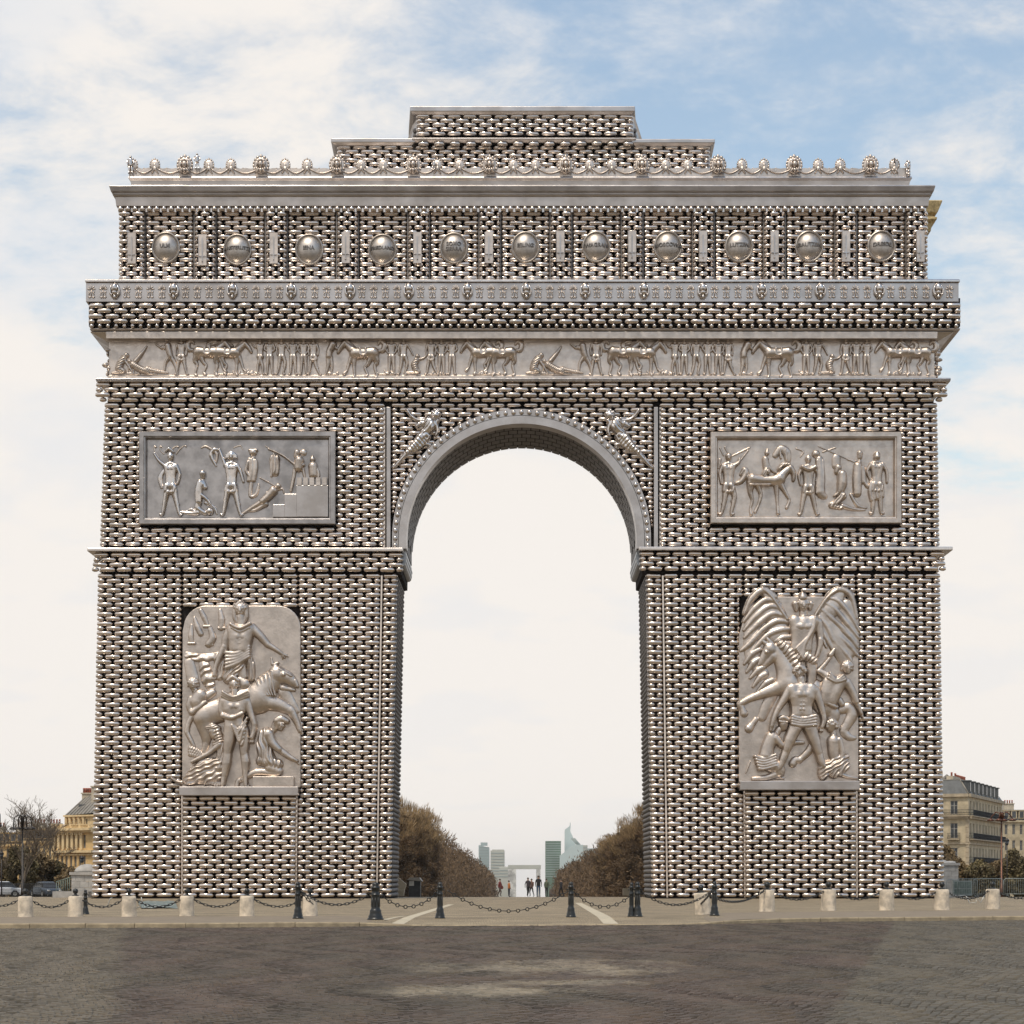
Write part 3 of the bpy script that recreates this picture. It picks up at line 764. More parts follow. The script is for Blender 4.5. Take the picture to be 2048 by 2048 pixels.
def man(R, x, top, bot, w=1.0, arms='down', legs='stand', skirt=False, face=0, hr=None, armj=None, helm=False):
    """upright relief man between heights top and bot (drawing units)"""
    h = bot-top; u = h/8.0; r = hr or .44*u
    hd = (x+face*.15*u, top+.5*u); aw = abs(w)
    R.st([(hd[0], hd[1]-.1*u), (hd[0], hd[1]+.2*u)], [r, r*.78], 1, .12*u); R.st([(x, top+.8*u), (x, top+1.4*u)], [.24*u, .28*u], 1, .05*u)
    R.st([(hd[0], hd[1]), (hd[0]+face*.1*u, hd[1]+.2*u)], [.06*u, .10*u], 1, .5*u)
    if helm: R.st([(hd[0]-.2*u, hd[1]-.2*u), (hd[0], hd[1]-.45*u), (hd[0]+.25*u, hd[1]-.2*u)], .17*u, 1, .3*u)
    R.st([(x-.78*u*aw, top+1.68*u), (x-.3*u, top+1.36*u), (x+.3*u, top+1.36*u), (x+.78*u*aw, top+1.68*u)], [.27*u, .24*u, .24*u, .27*u], 1.1, .1*u)
    for q in (-1, 1):
        R.st([(x+q*.42*u*aw, top+1.85*u), (x+q*.34*u*aw, top+2.5*u), (x+q*.28*u*aw, top+3.2*u), (x+q*.30*u*aw, top+4.0*u)], [.46*u, .42*u, .38*u, .38*u], 1.05, .1*u)
        R.st([(x+q*.28*u*aw, top+2.02*u)], .27*u, .8, .36*u)
    R.st([(x, top+1.9*u), (x, top+3.0*u), (x, top+4.0*u)], [.44*u, .36*u, .40*u], 1.0, .1*u)
    A = {'down': ((-1.05, 2.7, -.95, 3.9), (1.05, 2.7, .95, 3.9)), 'fold': ((-1.05, 2.7, -.1, 3.3), (1.05, 2.7, .1, 3.5)), 'lup': ((-1.3, 1.2, -1.9, .3), (1.0, 2.7, 1.0, 3.9)),
         'reach': ((-1.0, 2.6, -.9, 3.8), (1.3, 2.4, 2.0, 3.8)), 'fwd': ((.3, 2.4, 1.5, 2.0), (1.2, 2.2, 2.0, 1.5)), 'hip': ((-1.2, 2.6, -.5, 3.7), (1.2, 2.6, .5, 3.7))}.get(arms, None) or armj
    for q, (ex, ey, hx, hy) in zip((-1, 1), A):
        R.st([(x+q*.72*u*w, top+1.6*u), (x+ex*u*w, top+ey*u), (x+hx*u*w, top+hy*u)], [.29*u, .22*u, .16*u], 1.1, .15*u)
    Lg = {'stand': ((-.45, 6, -.55, 7.8), (.45, 6, .55, 7.8)), 'wide': ((-.7, 6, -1.0, 7.8), (.7, 6, 1.1, 7.8)), 'walk': ((-.6, 5.8, -.9, 7.8), (.5, 6, 1.3, 7.9)), 'contra': ((-.5, 6, -.9, 7.8), (.75, 5.7, .35, 7.8))}[legs]
    for q, (kx, ky, fx, fy) in zip((-1, 1), Lg):
        R.st([(x+q*.34*u*w, top+4.2*u), (x+kx*u, top+ky*u), (x+fx*u, top+(fy-.1)*u), (x+(fx+q*.3)*u, top+fy*u)], [.50*u, .34*u, .22*u, .19*u], 1.1, .05*u); R.st([(x+(kx+fx)/2*u, top+(ky+.5)*u)], .30*u, .8, .05*u)
    if skirt: R.st([(x-.45*u*w, top+4.1*u), (x-.55*u*w, top+4.9*u), (x+.55*u*w, top+4.9*u), (x+.45*u*w, top+4.1*u)], .27*u, 1.0, .26*u, ridge=(8, .42*u, .07*u))
    return R
def horse(R, x, y, L, s=1, up=1.0, blanket=True):
    """relief horse: x,y croup top; L body length in drawing units; s=1 faces right"""
    g = lambda a, b: (x+s*a*L, y+b*L*up)
    R.st([g(.15, .22), g(.5, .24), g(.82, .24)], [.22*L, .20*L, .22*L], .9, .02*L)
    R.st([g(.85, .18), g(1.05, -.02), g(1.2, -.14)], [.17*L, .13*L, .10*L], .9, .02*L)
    R.st([g(1.2, -.14), g(1.36, .05), g(1.44, .2)], [.11*L, .085*L, .06*L], 1.0, .03*L)
    R.st([g(1.18, -.22), g(1.2, -.3)], [.05*L, .02*L], 1, .02*L)
    for t in range(6): R.st([g(.86+.06*t, -.0-.05*t), g(.80+.06*t, .08-.05*t)], .06*L, 1, .05*L)
    R.st([g(.12, .3), g(.02, .55), g(.1, .72), g(.02, 1.05), g(.07, 1.13)], [.18*L, .09*L, .06*L, .05*L, .07*L], 1.0)
    R.st([g(.22, .3), g(.34, .6), g(.46, .75), g(.36, 1.0), g(.42, 1.08)], [.14*L, .08*L, .055*L, .05*L, .07*L], 1.0)
    R.st([g(.85, .35), g(.86, .7), g(.84, 1.0), g(.88, 1.12)], [.12*L, .065*L, .05*L, .07*L], 1.0)
    R.st([g(.92, .33), g(1.05, .62), g(1.12, .85), g(1.22, .98)], [.12*L, .065*L, .05*L, .07*L], 1.0)
    R.st([g(-.02, .12), g(-.2, .12), g(-.26, -.1), g(-.12, -.22), g(-.02, -.1)], [.06*L, .1*L, .11*L, .08*L, .04*L], .9)
    if blanket: R.st([g(.42, .1), g(.42, .32), g(.62, .32), g(.62, .1)], .04*L, .9, .18*L)
    return R
fz = bpy.data.objects['frieze']
Yfz = -0.02
def frieze_fig(name, fn, step=.8, reps=(0, 829)):
    R = Rel((200.0, 650.0, 4.493)); fn(R); o = R.build(name, fz, Yfz, step, hmul=1.3)
    for dx in reps[1:]:
        c = o.copy(); COL.objects.link(c); c.location.x += dx*(D+Yfz)/F
Z1 = lambda x: (x-200)*4.493            # image px to drawing units
frieze_fig('carved_figure', lambda R: (R.st([(240, 275)], 24, 1, 4), R.st([(215, 300), (185, 340), (170, 390)], [30, 34, 34], 1, ridge=(60, 18, 3)), R.st([(170, 395), (215, 420), (110, 432)], [28, 20, 10]), R.st([(215, 310), (260, 370), (292, 425)], [16, 12, 9], 1, 5)))
frieze_fig('carved_figure', lambda R: (R.st([(268, 330)], 20, 1, 6), R.st([(300, 360), (370, 400), (430, 420)], [30, 34, 26], 1, ridge=(40, 16, 3)), R.st([(320, 330), (375, 260), (420, 195)], [22, 17, 9], 1.1, 4), R.st([(430, 400), (500, 415), (610, 430)], [30, 18, 9], 1, ridge=(20, 15, 2)), R.st([(265, 345), (250, 420)], [14, 8])))
frieze_fig('carved_figure', lambda R: (R.st([(605, 135)], 23, 1, 5), R.st([(612, 190), (625, 250), (635, 285)], [32, 28, 24], 1.1, 3), R.st([(600, 180), (560, 210), (505, 172)], [15, 12, 8], 1, 4), R.st([(630, 190), (600, 220), (560, 190)], [14, 11, 8], 1, 9), R.st([(625, 290), (590, 340), (578, 415)], [22, 15, 9]), R.st([(640, 290), (678, 360), (695, 440), (690, 455)], [24, 17, 11, 8])))
frieze_fig('carved_figure', lambda R: man(R, 732, 105, 450, 1.1, 'down', 'wide', True))
def rear_h(R):
    horse(R, 850, 195, 230, 1)
frieze_fig('carved_horse', rear_h)
frieze_fig('carved_horse', lambda R: horse(R, 1035, 200, 225, 1))
def mane_bump(R): R.st([(975, 190), (1000, 160), (1070, 165), (1140, 160), (1190, 190)], [20, 28, 20, 22, 14], .9, ridge=(60, 26, 4))
frieze_fig('carved_mane', mane_bump)
for x, a, l, sk in ((1440, 'fwd', 'stand', 0), (1525, 'fold', 'stand', 0), (1632, 'reach', 'contra', 0), (1735, 'fold', 'stand', 0), (1830, 'hip', 'stand', 0), (1918, 'down', 'walk', 1)):
    frieze_fig('carved_figure', lambda R, x=x, a=a, l=l, sk=sk: man(R, x, 108, 448, 1.0 if x != 1440 else -.9, a, l, bool(sk)))
frieze_fig('carved_figure', lambda R: (R.st([(Z1(672), 130)], 22, 1, 4), R.st([(Z1(666), 180), (Z1(659), 240), (Z1(658), 285)], [36, 30, 28], 1.1, 3), R.st([(Z1(664), 175), (Z1(674), 215), (Z1(680), 235)], [15, 12, 8], 1, 8), R.st([(Z1(657), 290), (Z1(656), 370), (Z1(652), 448)], [26, 17, 9]), R.st([(Z1(661), 290), (Z1(664), 370), (Z1(661), 445)], [22, 14, 8])))
frieze_fig('carved_horse', lambda R: horse(R, Z1(755), 200, 245, -1))
for x, a, l, sk in ((783, 'hip', 'stand', 0), (807, 'reach', 'contra', 0), (862, 'down', 'walk', 1), (883, 'hip', 'stand', 0), (904, 'fold', 'stand', 0)):
    frieze_fig('carved_figure', lambda R, x=x, a=a, l=l, sk=sk: man(R, Z1(x), 108, 448, 1.0, a, l, bool(sk)))
frieze_fig('carved_figure', lambda R: (R.st([(Z1(835), 285)], 22, 1, 4), R.st([(Z1(833), 320), (Z1(829), 360), (Z1(832), 400)], [26, 32, 28], 1, ridge=(70, 17, 3)), R.st([(Z1(832), 410), (Z1(836), 425), (Z1(809), 430)], [26, 18, 9]), R.st([(Z1(837), 310), (Z1(847), 300), (Z1(853), 270)], [12, 10, 8], 1, 4)))
frieze_fig('carved_horse', lambda R: horse(R, Z1(1030), 200, 225, -1))
frieze_fig('carved_horse', lambda R: horse(R, Z1(991), 200, 215, -1))
for i, (x, w_) in enumerate(((300, 60), (470, 40), (1180, 150), (1390, 40), (2080, 60), (2560, 80), (3030, 90), (3480, 120))):
    def gr(R, x=x, w_=w_, i=i):
        rd = random.Random(i)
        for k in range(7): a = x+rd.uniform(-w_, w_); R.st([(a, 436), (a+rd.uniform(-14, 14), rd.uniform(405, 428))], [rd.uniform(8, 14), rd.uniform(4, 8)], .7)
        R.st([(x-w_, 442), (x+w_, 442)], [7, 7], .7)
    frieze_fig('carved_ground', gr)
# small torn edges of the frieze at both ends
for x, s in ((217, -1), (1874, 1)):
    mb = MB()
    for i in range(9): mb.ell((Xat(x)+s*random.uniform(-.05, .2), random.uniform(.1, .6), zof(700+i*6)), (random.uniform(.1, .3), .3, random.uniform(.1, .25)), 7, 5)
    mb.build('corner_carving', M['relief'], arch)

# two upper panels
def panel_frame(x0, y0, x1, y1, lab):
    Yf = -0.50; root_mb = MB(); k = (D-.02)/F
    X0, X1, Z0, Z1_ = (x0-PX)*k, (x1-PX)*k, H+(PY-y1)*k, H+(PY-y0)*k
    root_mb.box(X0+.3, X1-.3, -.20, .25, Z0+.3, Z1_-.3)
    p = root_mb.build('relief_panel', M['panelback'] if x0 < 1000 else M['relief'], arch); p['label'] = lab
    mb = MB(); 
    rings = [(0, .2), (0, -.48), (.04, -.52), (.30, -.52), (.33, -.46), (.40, -.44), (.44, -.34), (.50, -.19)]
    vs = []
    for o, y in rings: vs += [(X0+o, y, Z0+o), (X1-o, y, Z0+o), (X1-o, y, Z1_-o), (X0+o, y, Z1_-o)]
    fs = [(a*4+i, a*4+(i+1) % 4, a*4+4+(i+1) % 4, a*4+4+i) for a in range(len(rings)-1) for i in range(4)]
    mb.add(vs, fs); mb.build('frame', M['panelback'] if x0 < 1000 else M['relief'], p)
    return p
pL = panel_frame(281, 866, 672, 1051, 'framed relief panel of soldiers beside stepped blocks')
pR = panel_frame(1420, 867, 1800, 1049, 'framed relief panel with a rider on horseback among soldiers')
def fig(parent, tf, Yp, fn, name='carved_figure', step=.9, base=0, m=None, hmul=1.0, label=None):
    R = Rel(tf, base); fn(R)
    if name in ('carved_palm', 'carved_banner', 'carved_drapery'):
        for st_ in R.S:
            q = Rel(tf, base); q.S = [st_]; o = q.build(name, parent, Yp, step, m, label, hmul)
        return o
    return R.build(name, parent, Yp, step, m, label, hmul)
T4 = (160.0, 640.0, 3.578)
def F1(R):
    man(R, 650, 955, 1405, 1.0, 'x', 'wide', True, armj=((-1.5, .9, -2.1, .0), (1.15, 2.7, .9, 3.9)), helm=True); R.st([(615, 945), (640, 925), (672, 948)], [8, 14, 8], 1, 12); R.st([(600, 1080), (575, 1130), (585, 1200)], [14, 20, 12], .6)
def F1b(R):
    for a, b in (((565, 985), (530, 905)), ((600, 960), (570, 905)), ((690, 960), (745, 900)), ((660, 930), (690, 905))): R.st([a, ((a[0]+b[0])/2-8, (a[1]+b[1])/2), b, (b[0]+14, b[1]+4)], [6, 7, 6, 9], .8)
    R.st([(870, 915), (900, 905), (940, 925), (980, 960), (975, 1020)], [8, 10, 12, 14, 8], .8); R.st([(1100, 915), (1150, 900), (1165, 930)], [5, 7, 4], .8)
def F2(R):
    R.st([(880, 1100), (880, 1130)], [24, 17], 1, 8); R.st([(862, 1170), (850, 1230), (850, 1300)], [30, 30, 26], 1, 4); R.st([(880, 1160), (895, 1200)], [20, 20], 1, 4)
    R.st([(880, 1180), (860, 1240), (905, 1280), (935, 1320)], [17, 14, 14, 9], 1.1, 10); R.st([(850, 1310), (845, 1350), (900, 1385)], [26, 24, 18], 1)
    R.st([(845, 1380), (800, 1385), (715, 1375)], [22, 16, 9], 1); R.st([(835, 1395), (800, 1355), (720, 1390)], [12, 9, 6], 1)
    R.st([(930, 1372)], 30, 1.1, 2); R.st([(900, 1310), (960, 1340), (980, 1390)], [14, 12, 8], 1)
def F3(R):
    man(R, 1085, 950, 1405, 1.0, 'x', 'wide', True, armj=((-1.0, .9, -1.5, -.4), (1.2, 2.6, 1.5, 3.7)), helm=True)
    for a in range(8): R.st([(1055+9*a, 970-22*math.sin(a*.45)), (1050+10*a, 990)], 9, 1, 16)
    R.st([(1000, 930), (960, 930), (938, 970), (975, 1045)], [11, 18, 16, 8], .9)
def F4(R):
    R.st([(1240, 950)], 28, .9, 4); R.st([(1215, 935), (1265, 935)], [10, 12], 1, 12); R.st([(1240, 975), (1242, 1000)], 16, 1); [R.st([(1215+q*14, 1000+q*4), (1222+q*12, 1070), (1205+q*14, 1150)], [17, 17, 13], .9, 6+4*(q % 2)) for q in range(4)]; R.st([(1205, 1020), (1190, 1080), (1215, 1120)], [14, 12, 9], 1, 12)
    R.st([(1225, 1170), (1220, 1260), (1260, 1250), (1280, 1180)], [16, 14, 14, 10], .9)
def F5(R): R.st([(1395, 1000), (1395, 1090)], [40, 34], .6, ridge=(5, 28, 4)); R.st([(1390, 960), (1375, 1020), (1370, 1120)], 7, 1, 12); R.st([(1290, 1130), (1400, 1190)], [5, 5], 1, 6)
def F6(R):
    R.st([(1420, 1190)], 22, 1, 6); R.st([(1385, 1225), (1345, 1270), (1310, 1300)], [34, 30, 28], 1.1, 4); R.st([(1375, 1240), (1340, 1240)], [14, 10], 1, 20)
    R.st([(1310, 1300), (1240, 1340), (1150, 1398)], [26, 17, 9], 1.1); R.st([(1330, 1320), (1260, 1360), (1200, 1370)], [22, 14, 8], 1.1); R.st([(1400, 1220), (1450, 1210), (1460, 1240)], [12, 9, 6], 1)
def F7(R):
    R.st([(1555, 950), (1550, 975)], [24, 20], 1, 4); R.st([(1600, 950)], 26, .5); R.st([(1570, 1010), (1565, 1060)], [36, 32], 1, 4); R.st([(1540, 1060), (1525, 1150), (1510, 1225)], [16, 14, 10], 1)
    R.st([(1600, 1040), (1560, 1055), (1530, 1030), (1450, 970), (1350, 925)], [12, 12, 9, 8, 6], 1, 12); R.st([(1595, 1070), (1620, 1170)], [14, 8], 1); R.st([(1540, 1030), (1330, 905)], [5, 5], 1, 2)
def F8(R):
    R.st([(1665, 1000), (1665, 975)], [20, 8], 1, 6); R.st([(1668, 1050), (1670, 1110)], [36, 32], 1); R.st([(1690, 1060), (1708, 1100), (1702, 1165)], [14, 12, 9], 1, 6)
for f in (F1b, F1, F2, F3, F4, F5, F6, F7, F8): fig(pL, T4, -0.19, f, hmul=1.2, name={F1b: 'carved_palm', F5: 'carved_banner'}.get(f, 'carved_figure'), m=M['shiny'] if f in (F1, F3, F2) else None)
mb = MB(); k = (D-.3)/F
for x0, y0, x1, y1, yy in ((1380, 1320, 1466, 1412, -.36), (1464, 1245, 1552, 1412, -.40), (1550, 1185, 1778, 1412, -.44)):
    a, b = 160+x0/3.578, 160+x1/3.578; c_, d_ = 640+y0/3.578, 640+y1/3.578
    mb.box((a-PX)*k, (b-PX)*k, yy, -.1, H+(PY-d_)*k, H+(PY-c_)*k)
bevel(mb.build('stepped_block', M['plate'], pL), .03); mb = MB()
for x0 in (1556, 1600, 1645, 1690, 1735):
    a, b = 160+x0/3.578, 160+(x0+32)/3.578; mb.box((a-PX)*k, (b-PX)*k, -.46, -.1, H+(PY-(640+1186/3.578))*k, H+(PY-(640+1130/3.578))*k)
mb.build('battlement', M['relief'], pL)
T6 = (1380.0, 640.0, 3.578)
def G1(R):
    man(R, 275, 955, 1400, 1.0, 'x', 'contra', True, armj=((-1.1, 2.6, -.95, 3.9), (1.3, 1.2, 1.4, .7)))
def G1b(R):
    for a, b in (((240, 970), (215, 915)), ((270, 950), (250, 910)), ((300, 975), (425, 915)), ((350, 1020), (415, 935))): R.st([a, b], [7, 9], .8)
    R.st([(215, 1000), (205, 1060)], [12, 8], .7)
def G2(R):
    R.st([(330, 1170), (365, 1155), (400, 1100), (390, 1075), (360, 1110)], [14, 20, 24, 22, 10], 1)
    R.st([(445, 1140), (520, 1150), (600, 1150), (640, 1140)], [42, 38, 40, 44], 1, 4); R.st([(640, 1130), (690, 1080), (720, 1060)], [40, 30, 24], 1, 4)
    R.st([(715, 1060), (740, 1100), (738, 1150)], [24, 20, 12], 1.1, 8); R.st([(635, 1070), (660, 1040), (710, 1035)], [14, 16, 10], 1, 18, ridge=(45, 14, 3))
    R.st([(435, 1165), (430, 1230), (445, 1290), (432, 1350), (438, 1390)], [34, 20, 13, 10, 14], 1.1); R.st([(480, 1180), (505, 1250), (490, 1320), (465, 1375)], [26, 15, 11, 12], 1.1)
    R.st([(615, 1180), (622, 1260), (625, 1330), (630, 1385)], [24, 15, 11, 15], 1.1); R.st([(650, 1180), (690, 1250), (710, 1290), (690, 1345)], [24, 15, 11, 13], 1.1)
    R.st([(425, 1185), (570, 1185)], [5, 5], 1, 36)
def G2r(R):
    R.st([(550, 955), (552, 925)], [18, 8], 1, 4); R.st([(538, 1000), (545, 1070)], [26, 24], 1.1, 4); R.st([(545, 1010), (575, 1070), (620, 1100)], [13, 11, 8], 1, 12); R.st([(545, 1090), (530, 1120), (560, 1170)], [26, 20, 12], 1, 20, ridge=(30, 14, 3))
def G3(R):
    man(R, 845, 975, 1400, 1.05, 'x', 'wide', True, armj=((-1.2, 2.6, -1.0, 3.9), (1.2, 2.4, 1.0, 3.4)), helm=True); R.st([(800, 1060), (845, 1080), (890, 1060)], 15, 1, 38)
def G4(R): R.st([(900, 960)], 30, .8); R.st([(925, 1000), (932, 1110), (930, 1230), (965, 1265)], [30, 36, 38, 20], .7); [R.st([(908+q*20, 1010), (915+q*18, 1120), (905+q*22, 1240)], [9, 11, 10], .8, 14) for q in range(3)]
def G4b(R): R.st([(610, 970), (650, 925), (690, 950), (700, 1010)], [22, 30, 34, 22], .5); R.st([(640, 930), (650, 990)], 8, .8, 12); R.st([(680, 930), (690, 1000)], 8, .8, 12); R.st([(760, 920), (810, 940), (790, 980)], [8, 10, 6], .7)
def G5(R):
    R.st([(1058, 1060), (1050, 1090)], [26, 20], 1, 8); R.st([(1085, 1110), (1085, 1170), (1075, 1230)], [36, 36, 28], 1.1, 4); R.st([(1100, 1120), (1105, 1190), (1060, 1240), (1030, 1262)], [18, 15, 13, 8], 1.1, 12)
    R.st([(1090, 1260), (1040, 1310), (1010, 1330), (1080, 1345)], [30, 24, 20, 16], 1.1, 3, ridge=(40, 20, 3)); R.st([(1090, 1330), (1170, 1355), (1250, 1360)], [22, 14, 9], 1)
def G5b(R): R.st([(1045, 990), (1045, 1040)], [32, 32], .45); R.st([(1150, 1250), (1200, 1330), (1260, 1345)], [12, 16, 10], .8)
def G6(R): R.st([(1215, 955), (1215, 985)], [22, 18], .9); R.st([(1212, 1010), (1215, 1040)], 14, .8); R.st([(1200, 1050), (1195, 1150), (1195, 1240)], [34, 36, 32], .8); [R.st([(1180+q*16, 1060), (1178+q*17, 1240)], 8, .8, 14) for q in range(3)]; R.st([(1235, 1060), (1245, 1160)], [22, 20], .8); R.st([(1240, 1150), (1270, 1190)], [14, 18], 1)
def G6b(R): R.st([(920, 905), (1190, 1025)], 5, 1, 2); R.st([(950, 945), (1040, 915)], [7, 7], .8); R.st([(1130, 1000), (1190, 1010)], [9, 7], .8)
def G7(R):
    man(R, 1335, 945, 1395, 1.0, 'x', 'stand', True, armj=((-1.2, 2.5, -.8, 3.6), (1.25, 2.6, 1.3, 3.9))); R.st([(1335, 985), (1335, 950)], [24, 10], 1, 16)
    for q in range(5): R.st([(1292+q*20, 1165+q*4), (1286+q*22, 1230), (1296+q*20, 1290-q*6)], [13, 16, 13], 1.1, 10)
for f in (G1b, G4b, G4, G5b, G6, G6b, G1, G2, G2r, G3, G5, G7):
    fig(pR, T6, -0.19, f, hmul=1.2, name={G2: 'carved_horse', G1b: 'carved_palm', G4b: 'carved_banner', G5b: 'carved_banner', G6b: 'carved_spear', G2r: 'carved_rider'}.get(f, 'carved_figure'))

# spandrel figures, one each side, lying on the links
TV = (760.0, 800.0, 12.07)
def V1(R):
    R.st([(1350, 380), (1370, 330)], [95, 70], 1.1, 30)
    for a in range(7): R.st([(1350+85*math.cos(a*.9), 340+80*math.sin(a*.9))], 38, 1, 60)
    R.st([(1300, 440), (1260, 520)], [60, 60]); R.st([(1180, 540), (1200, 640), (1150, 720)], [130, 140, 110], .9, 30, ridge=(35, 90, 8))
    R.st([(1080, 800), (1040, 880)], [110, 110], .9, 20, ridge=(60, 95, 8)); R.st([(1000, 900), (840, 1100), (660, 1270)], [110, 90, 55], 1, 20, ridge=(-35, 80, 9))
    R.st([(1080, 960), (980, 1100), (800, 1230)], [90, 80, 50], 1, ridge=(-35, 80, 9)); R.st([(680, 1250), (540, 1400), (380, 1580), (310, 1620)], [55, 42, 28, 22], 1)
    R.st([(1100, 500), (900, 480), (760, 390), (670, 260), (640, 230)], [45, 35, 28, 26, 16], 1, 20)
    R.st([(1300, 540), (1370, 640), (1390, 760), (1350, 860)], [60, 40, 32, 24], 1, 30); R.st([(1390, 500), (1350, 560)], [40, 40], 1, 30)
    R.st([(1100, 820), (1180, 880), (1160, 960)], [45, 35, 24], 1, 60); R.st([(900, 620), (1020, 560), (1080, 640)], [45, 60, 40], .8, 20, ridge=(20, 60, 6)); R.st([(1050, 1060), (1200, 1080), (1180, 1160)], [40, 34, 20], 1)
o = fig(arch, TV, -0.16, V1, name='flying_victory', step=.8, m=M['shiny'], label='winged figure in flowing robes above the arch, left spandrel')
xm = 2*(1045.7-PX)*(D-.16)/F
me = o.data.copy(); co = np.zeros(len(me.vertices)*3, np.float32); me.vertices.foreach_get('co', co); co[0::3] = xm-co[0::3]; me.vertices.foreach_set('co', co); me.flip_normals()
link('flying_victory', me, arch)['label'] = 'winged figure in flowing robes above the arch, right spandrel'

# the two tall reliefs on the piers
def tall_plate(pts, Yf, plinth, lab):
    p = plate('relief_panel', pts, Yf, .3, M['relief'], bv=.05, label=lab)
    mb = MB(); x0, y0, x1, y1 = plinth; k = (D-.95)/F
    mb.box((x0-PX)*k, (x1-PX)*k, -.95, .3, H+(PY-y1)*k, H+(PY-y0)*k)
    bevel(mb.build('plinth', M['plate'], p), .04); return p
arcL = [(364, 1575), (601, 1575), (601, 1255)]+[(556+45*math.cos(a), 1256-45*math.sin(a)) for a in np.linspace(.1, PI/2, 8)]+[(412-45*math.sin(a), 1256-45*math.cos(a)) for a in np.linspace(0, PI/2-.1, 8)]+[(365, 1262)]
tL = tall_plate(arcL, -0.30, (358, 1573, 596, 1591), 'tall round-topped relief of robed figures and a bull')
tR = tall_plate([(1478, 1565), (1717, 1565), (1717, 1255), (1700, 1205), (1690, 1193), (1540, 1193), (1490, 1230), (1478, 1270)], -0.30, (1480, 1562, 1720, 1580), 'tall relief of a winged figure over a horse and kneeling people')
T7 = (340.0, 1180.0, 4.39); HM = 0.80
def A_bg(R):
    for pts, r in ((((190, 310), (185, 400), (190, 460)), [14, 26, 20]), (((215, 245), (240, 320), (270, 385)), [14, 26, 26]), (((270, 180), (300, 240), (330, 310)), [20, 26, 18]), (((350, 330), (375, 420), (340, 475)), [20, 34, 34]), (((440, 180), (455, 260), (450, 335)), [18, 30, 26])):
        R.st(list(pts), r, .9)
    for x, y in ((190, 470), (325, 320), (455, 335), (345, 480)): R.st([(x-26, y), (x+26, y)], 14, .8, 10)
    R.st([(150, 570), (280, 600), (440, 570)], [30, 40, 30], .5, ridge=(80, 60, 6)); R.st([(170, 640), (200, 780)], [46, 56], .4); R.st([(300, 660), (330, 780), (360, 850)], [50, 60, 40], .5, ridge=(60, 60, 7)); R.st([(430, 600), (440, 760)], [50, 40], .5, ridge=(30, 60, 7))
    R.st([(1000, 900), (1060, 1000), (1110, 1060)], [60, 50, 30], .4)
def A_main(R):
    R.face((622, 180), 54, 0, 1); R.st([(575, 150), (570, 240), (590, 290)], [24, 20, 14], 1, 10); R.st([(668, 150), (672, 240), (655, 285)], [24, 20, 14], 1, 10); R.st([(622, 110), (590, 140)], 20, 1, 30)
    R.st([(622, 240), (625, 300)], 34, 1, 10)
    for q in (-1, 1): R.st([(628+q*68, 350), (622+q*46, 430), (615+q*38, 520)], [56, 62, 56], .95, 25)
    R.st([(560, 340), (625, 350), (700, 338)], 44, 1, 22); R.st([(625, 380), (618, 450), (615, 520)], [70, 62, 60], .85, 22); R.st([(545, 310), (625, 345), (712, 305)], 15, 1, 85); R.st([(555, 340), (625, 375), (705, 340)], 11, 1, 75)
    muscles(R, 625, 415, 42, 34, 54, 470, 13, 58)
    for q in range(4): R.st([(560, 430+q*14), (620, 440+q*12), (690, 420+q*10)], 7, 1, 72)
    for q in range(5): R.st([(505, 560+q*32), (600, 560+q*22), (705, 500+q*22)], [20, 22, 12], 1, 55)
    R.st([(520, 600), (530, 700), (515, 780)], [30, 42, 50], .9, 12, ridge=(25, 34, 7)); R.st([(640, 600), (600, 680), (560, 740)], [40, 46, 40], .9, 20, ridge=(50, 32, 7)); R.st([(690, 580), (715, 680), (715, 780)], [34, 34, 30], .9, ridge=(5, 30, 7)); R.st([(610, 650), (640, 760)], [60, 40], .6)
    R.st([(540, 340), (495, 440), (485, 550)], [44, 38, 26], 1, 8); R.st([(478, 500), (440, 590), (405, 680), (392, 750)], [28, 25, 20, 18], 1, 16); R.st([(392, 750), (378, 775)], [18, 10]); 
    for q in range(4): R.st([(385+q*9, 735), (374+q*10, 785)], 6, 1, 8)
    R.st([(720, 335), (790, 400), (860, 480)], [46, 38, 28], 1, 8); R.st([(860, 480), (920, 515), (985, 560)], [28, 22, 15], 1, 8)
    for p in ((1035, 585), (1010, 600), (990, 605), (1025, 570)): R.st([(985, 560), p], [12, 5], 1, 8)
def A_bull(R):
    R.st([(330, 1090), (460, 1050), (600, 1000), (780, 960)], [105, 110, 130, 130], .75, 0); R.st([(780, 930), (860, 830), (930, 760)], [125, 105, 78], .8)
    R.st([(940, 740), (1030, 770), (1100, 830)], [80, 62, 34], .95, 8); R.st([(1100, 800), (1120, 845)], [20, 18], 1, 30); R.st([(1000, 745)], 26, .8, 66); R.st([(1005, 750)], 14, 1, 84); R.st([(965, 700), (1070, 760)], [14, 10], 1, 62)
    R.st([(940, 700), (925, 660), (950, 640)], [30, 20, 12], 1, 25); R.st([(900, 650), (890, 600)], [16, 8]); R.st([(990, 860), (1090, 880)], [30, 16], .9, 10)
    for q in range(5): R.st([(760+q*34, 790-q*18), (800+q*28, 880-q*8), (850+q*20, 930)], 8, 1, 78)
    R.st([(840, 980), (960, 1010), (1060, 1060)], [80, 60, 44], .9, 10); R.st([(1060, 1060), (1110, 1150), (1140, 1240)], [44, 30, 18], .95, 10)
    R.st([(300, 1120), (320, 1250), (320, 1330), (300, 1430)], [100, 62, 38, 24], .8, 4); R.st([(640, 860), (690, 900)], [70, 60], .7, 10)
    R.st([(620, 800), (660, 830)], [40, 50], .8, 40)
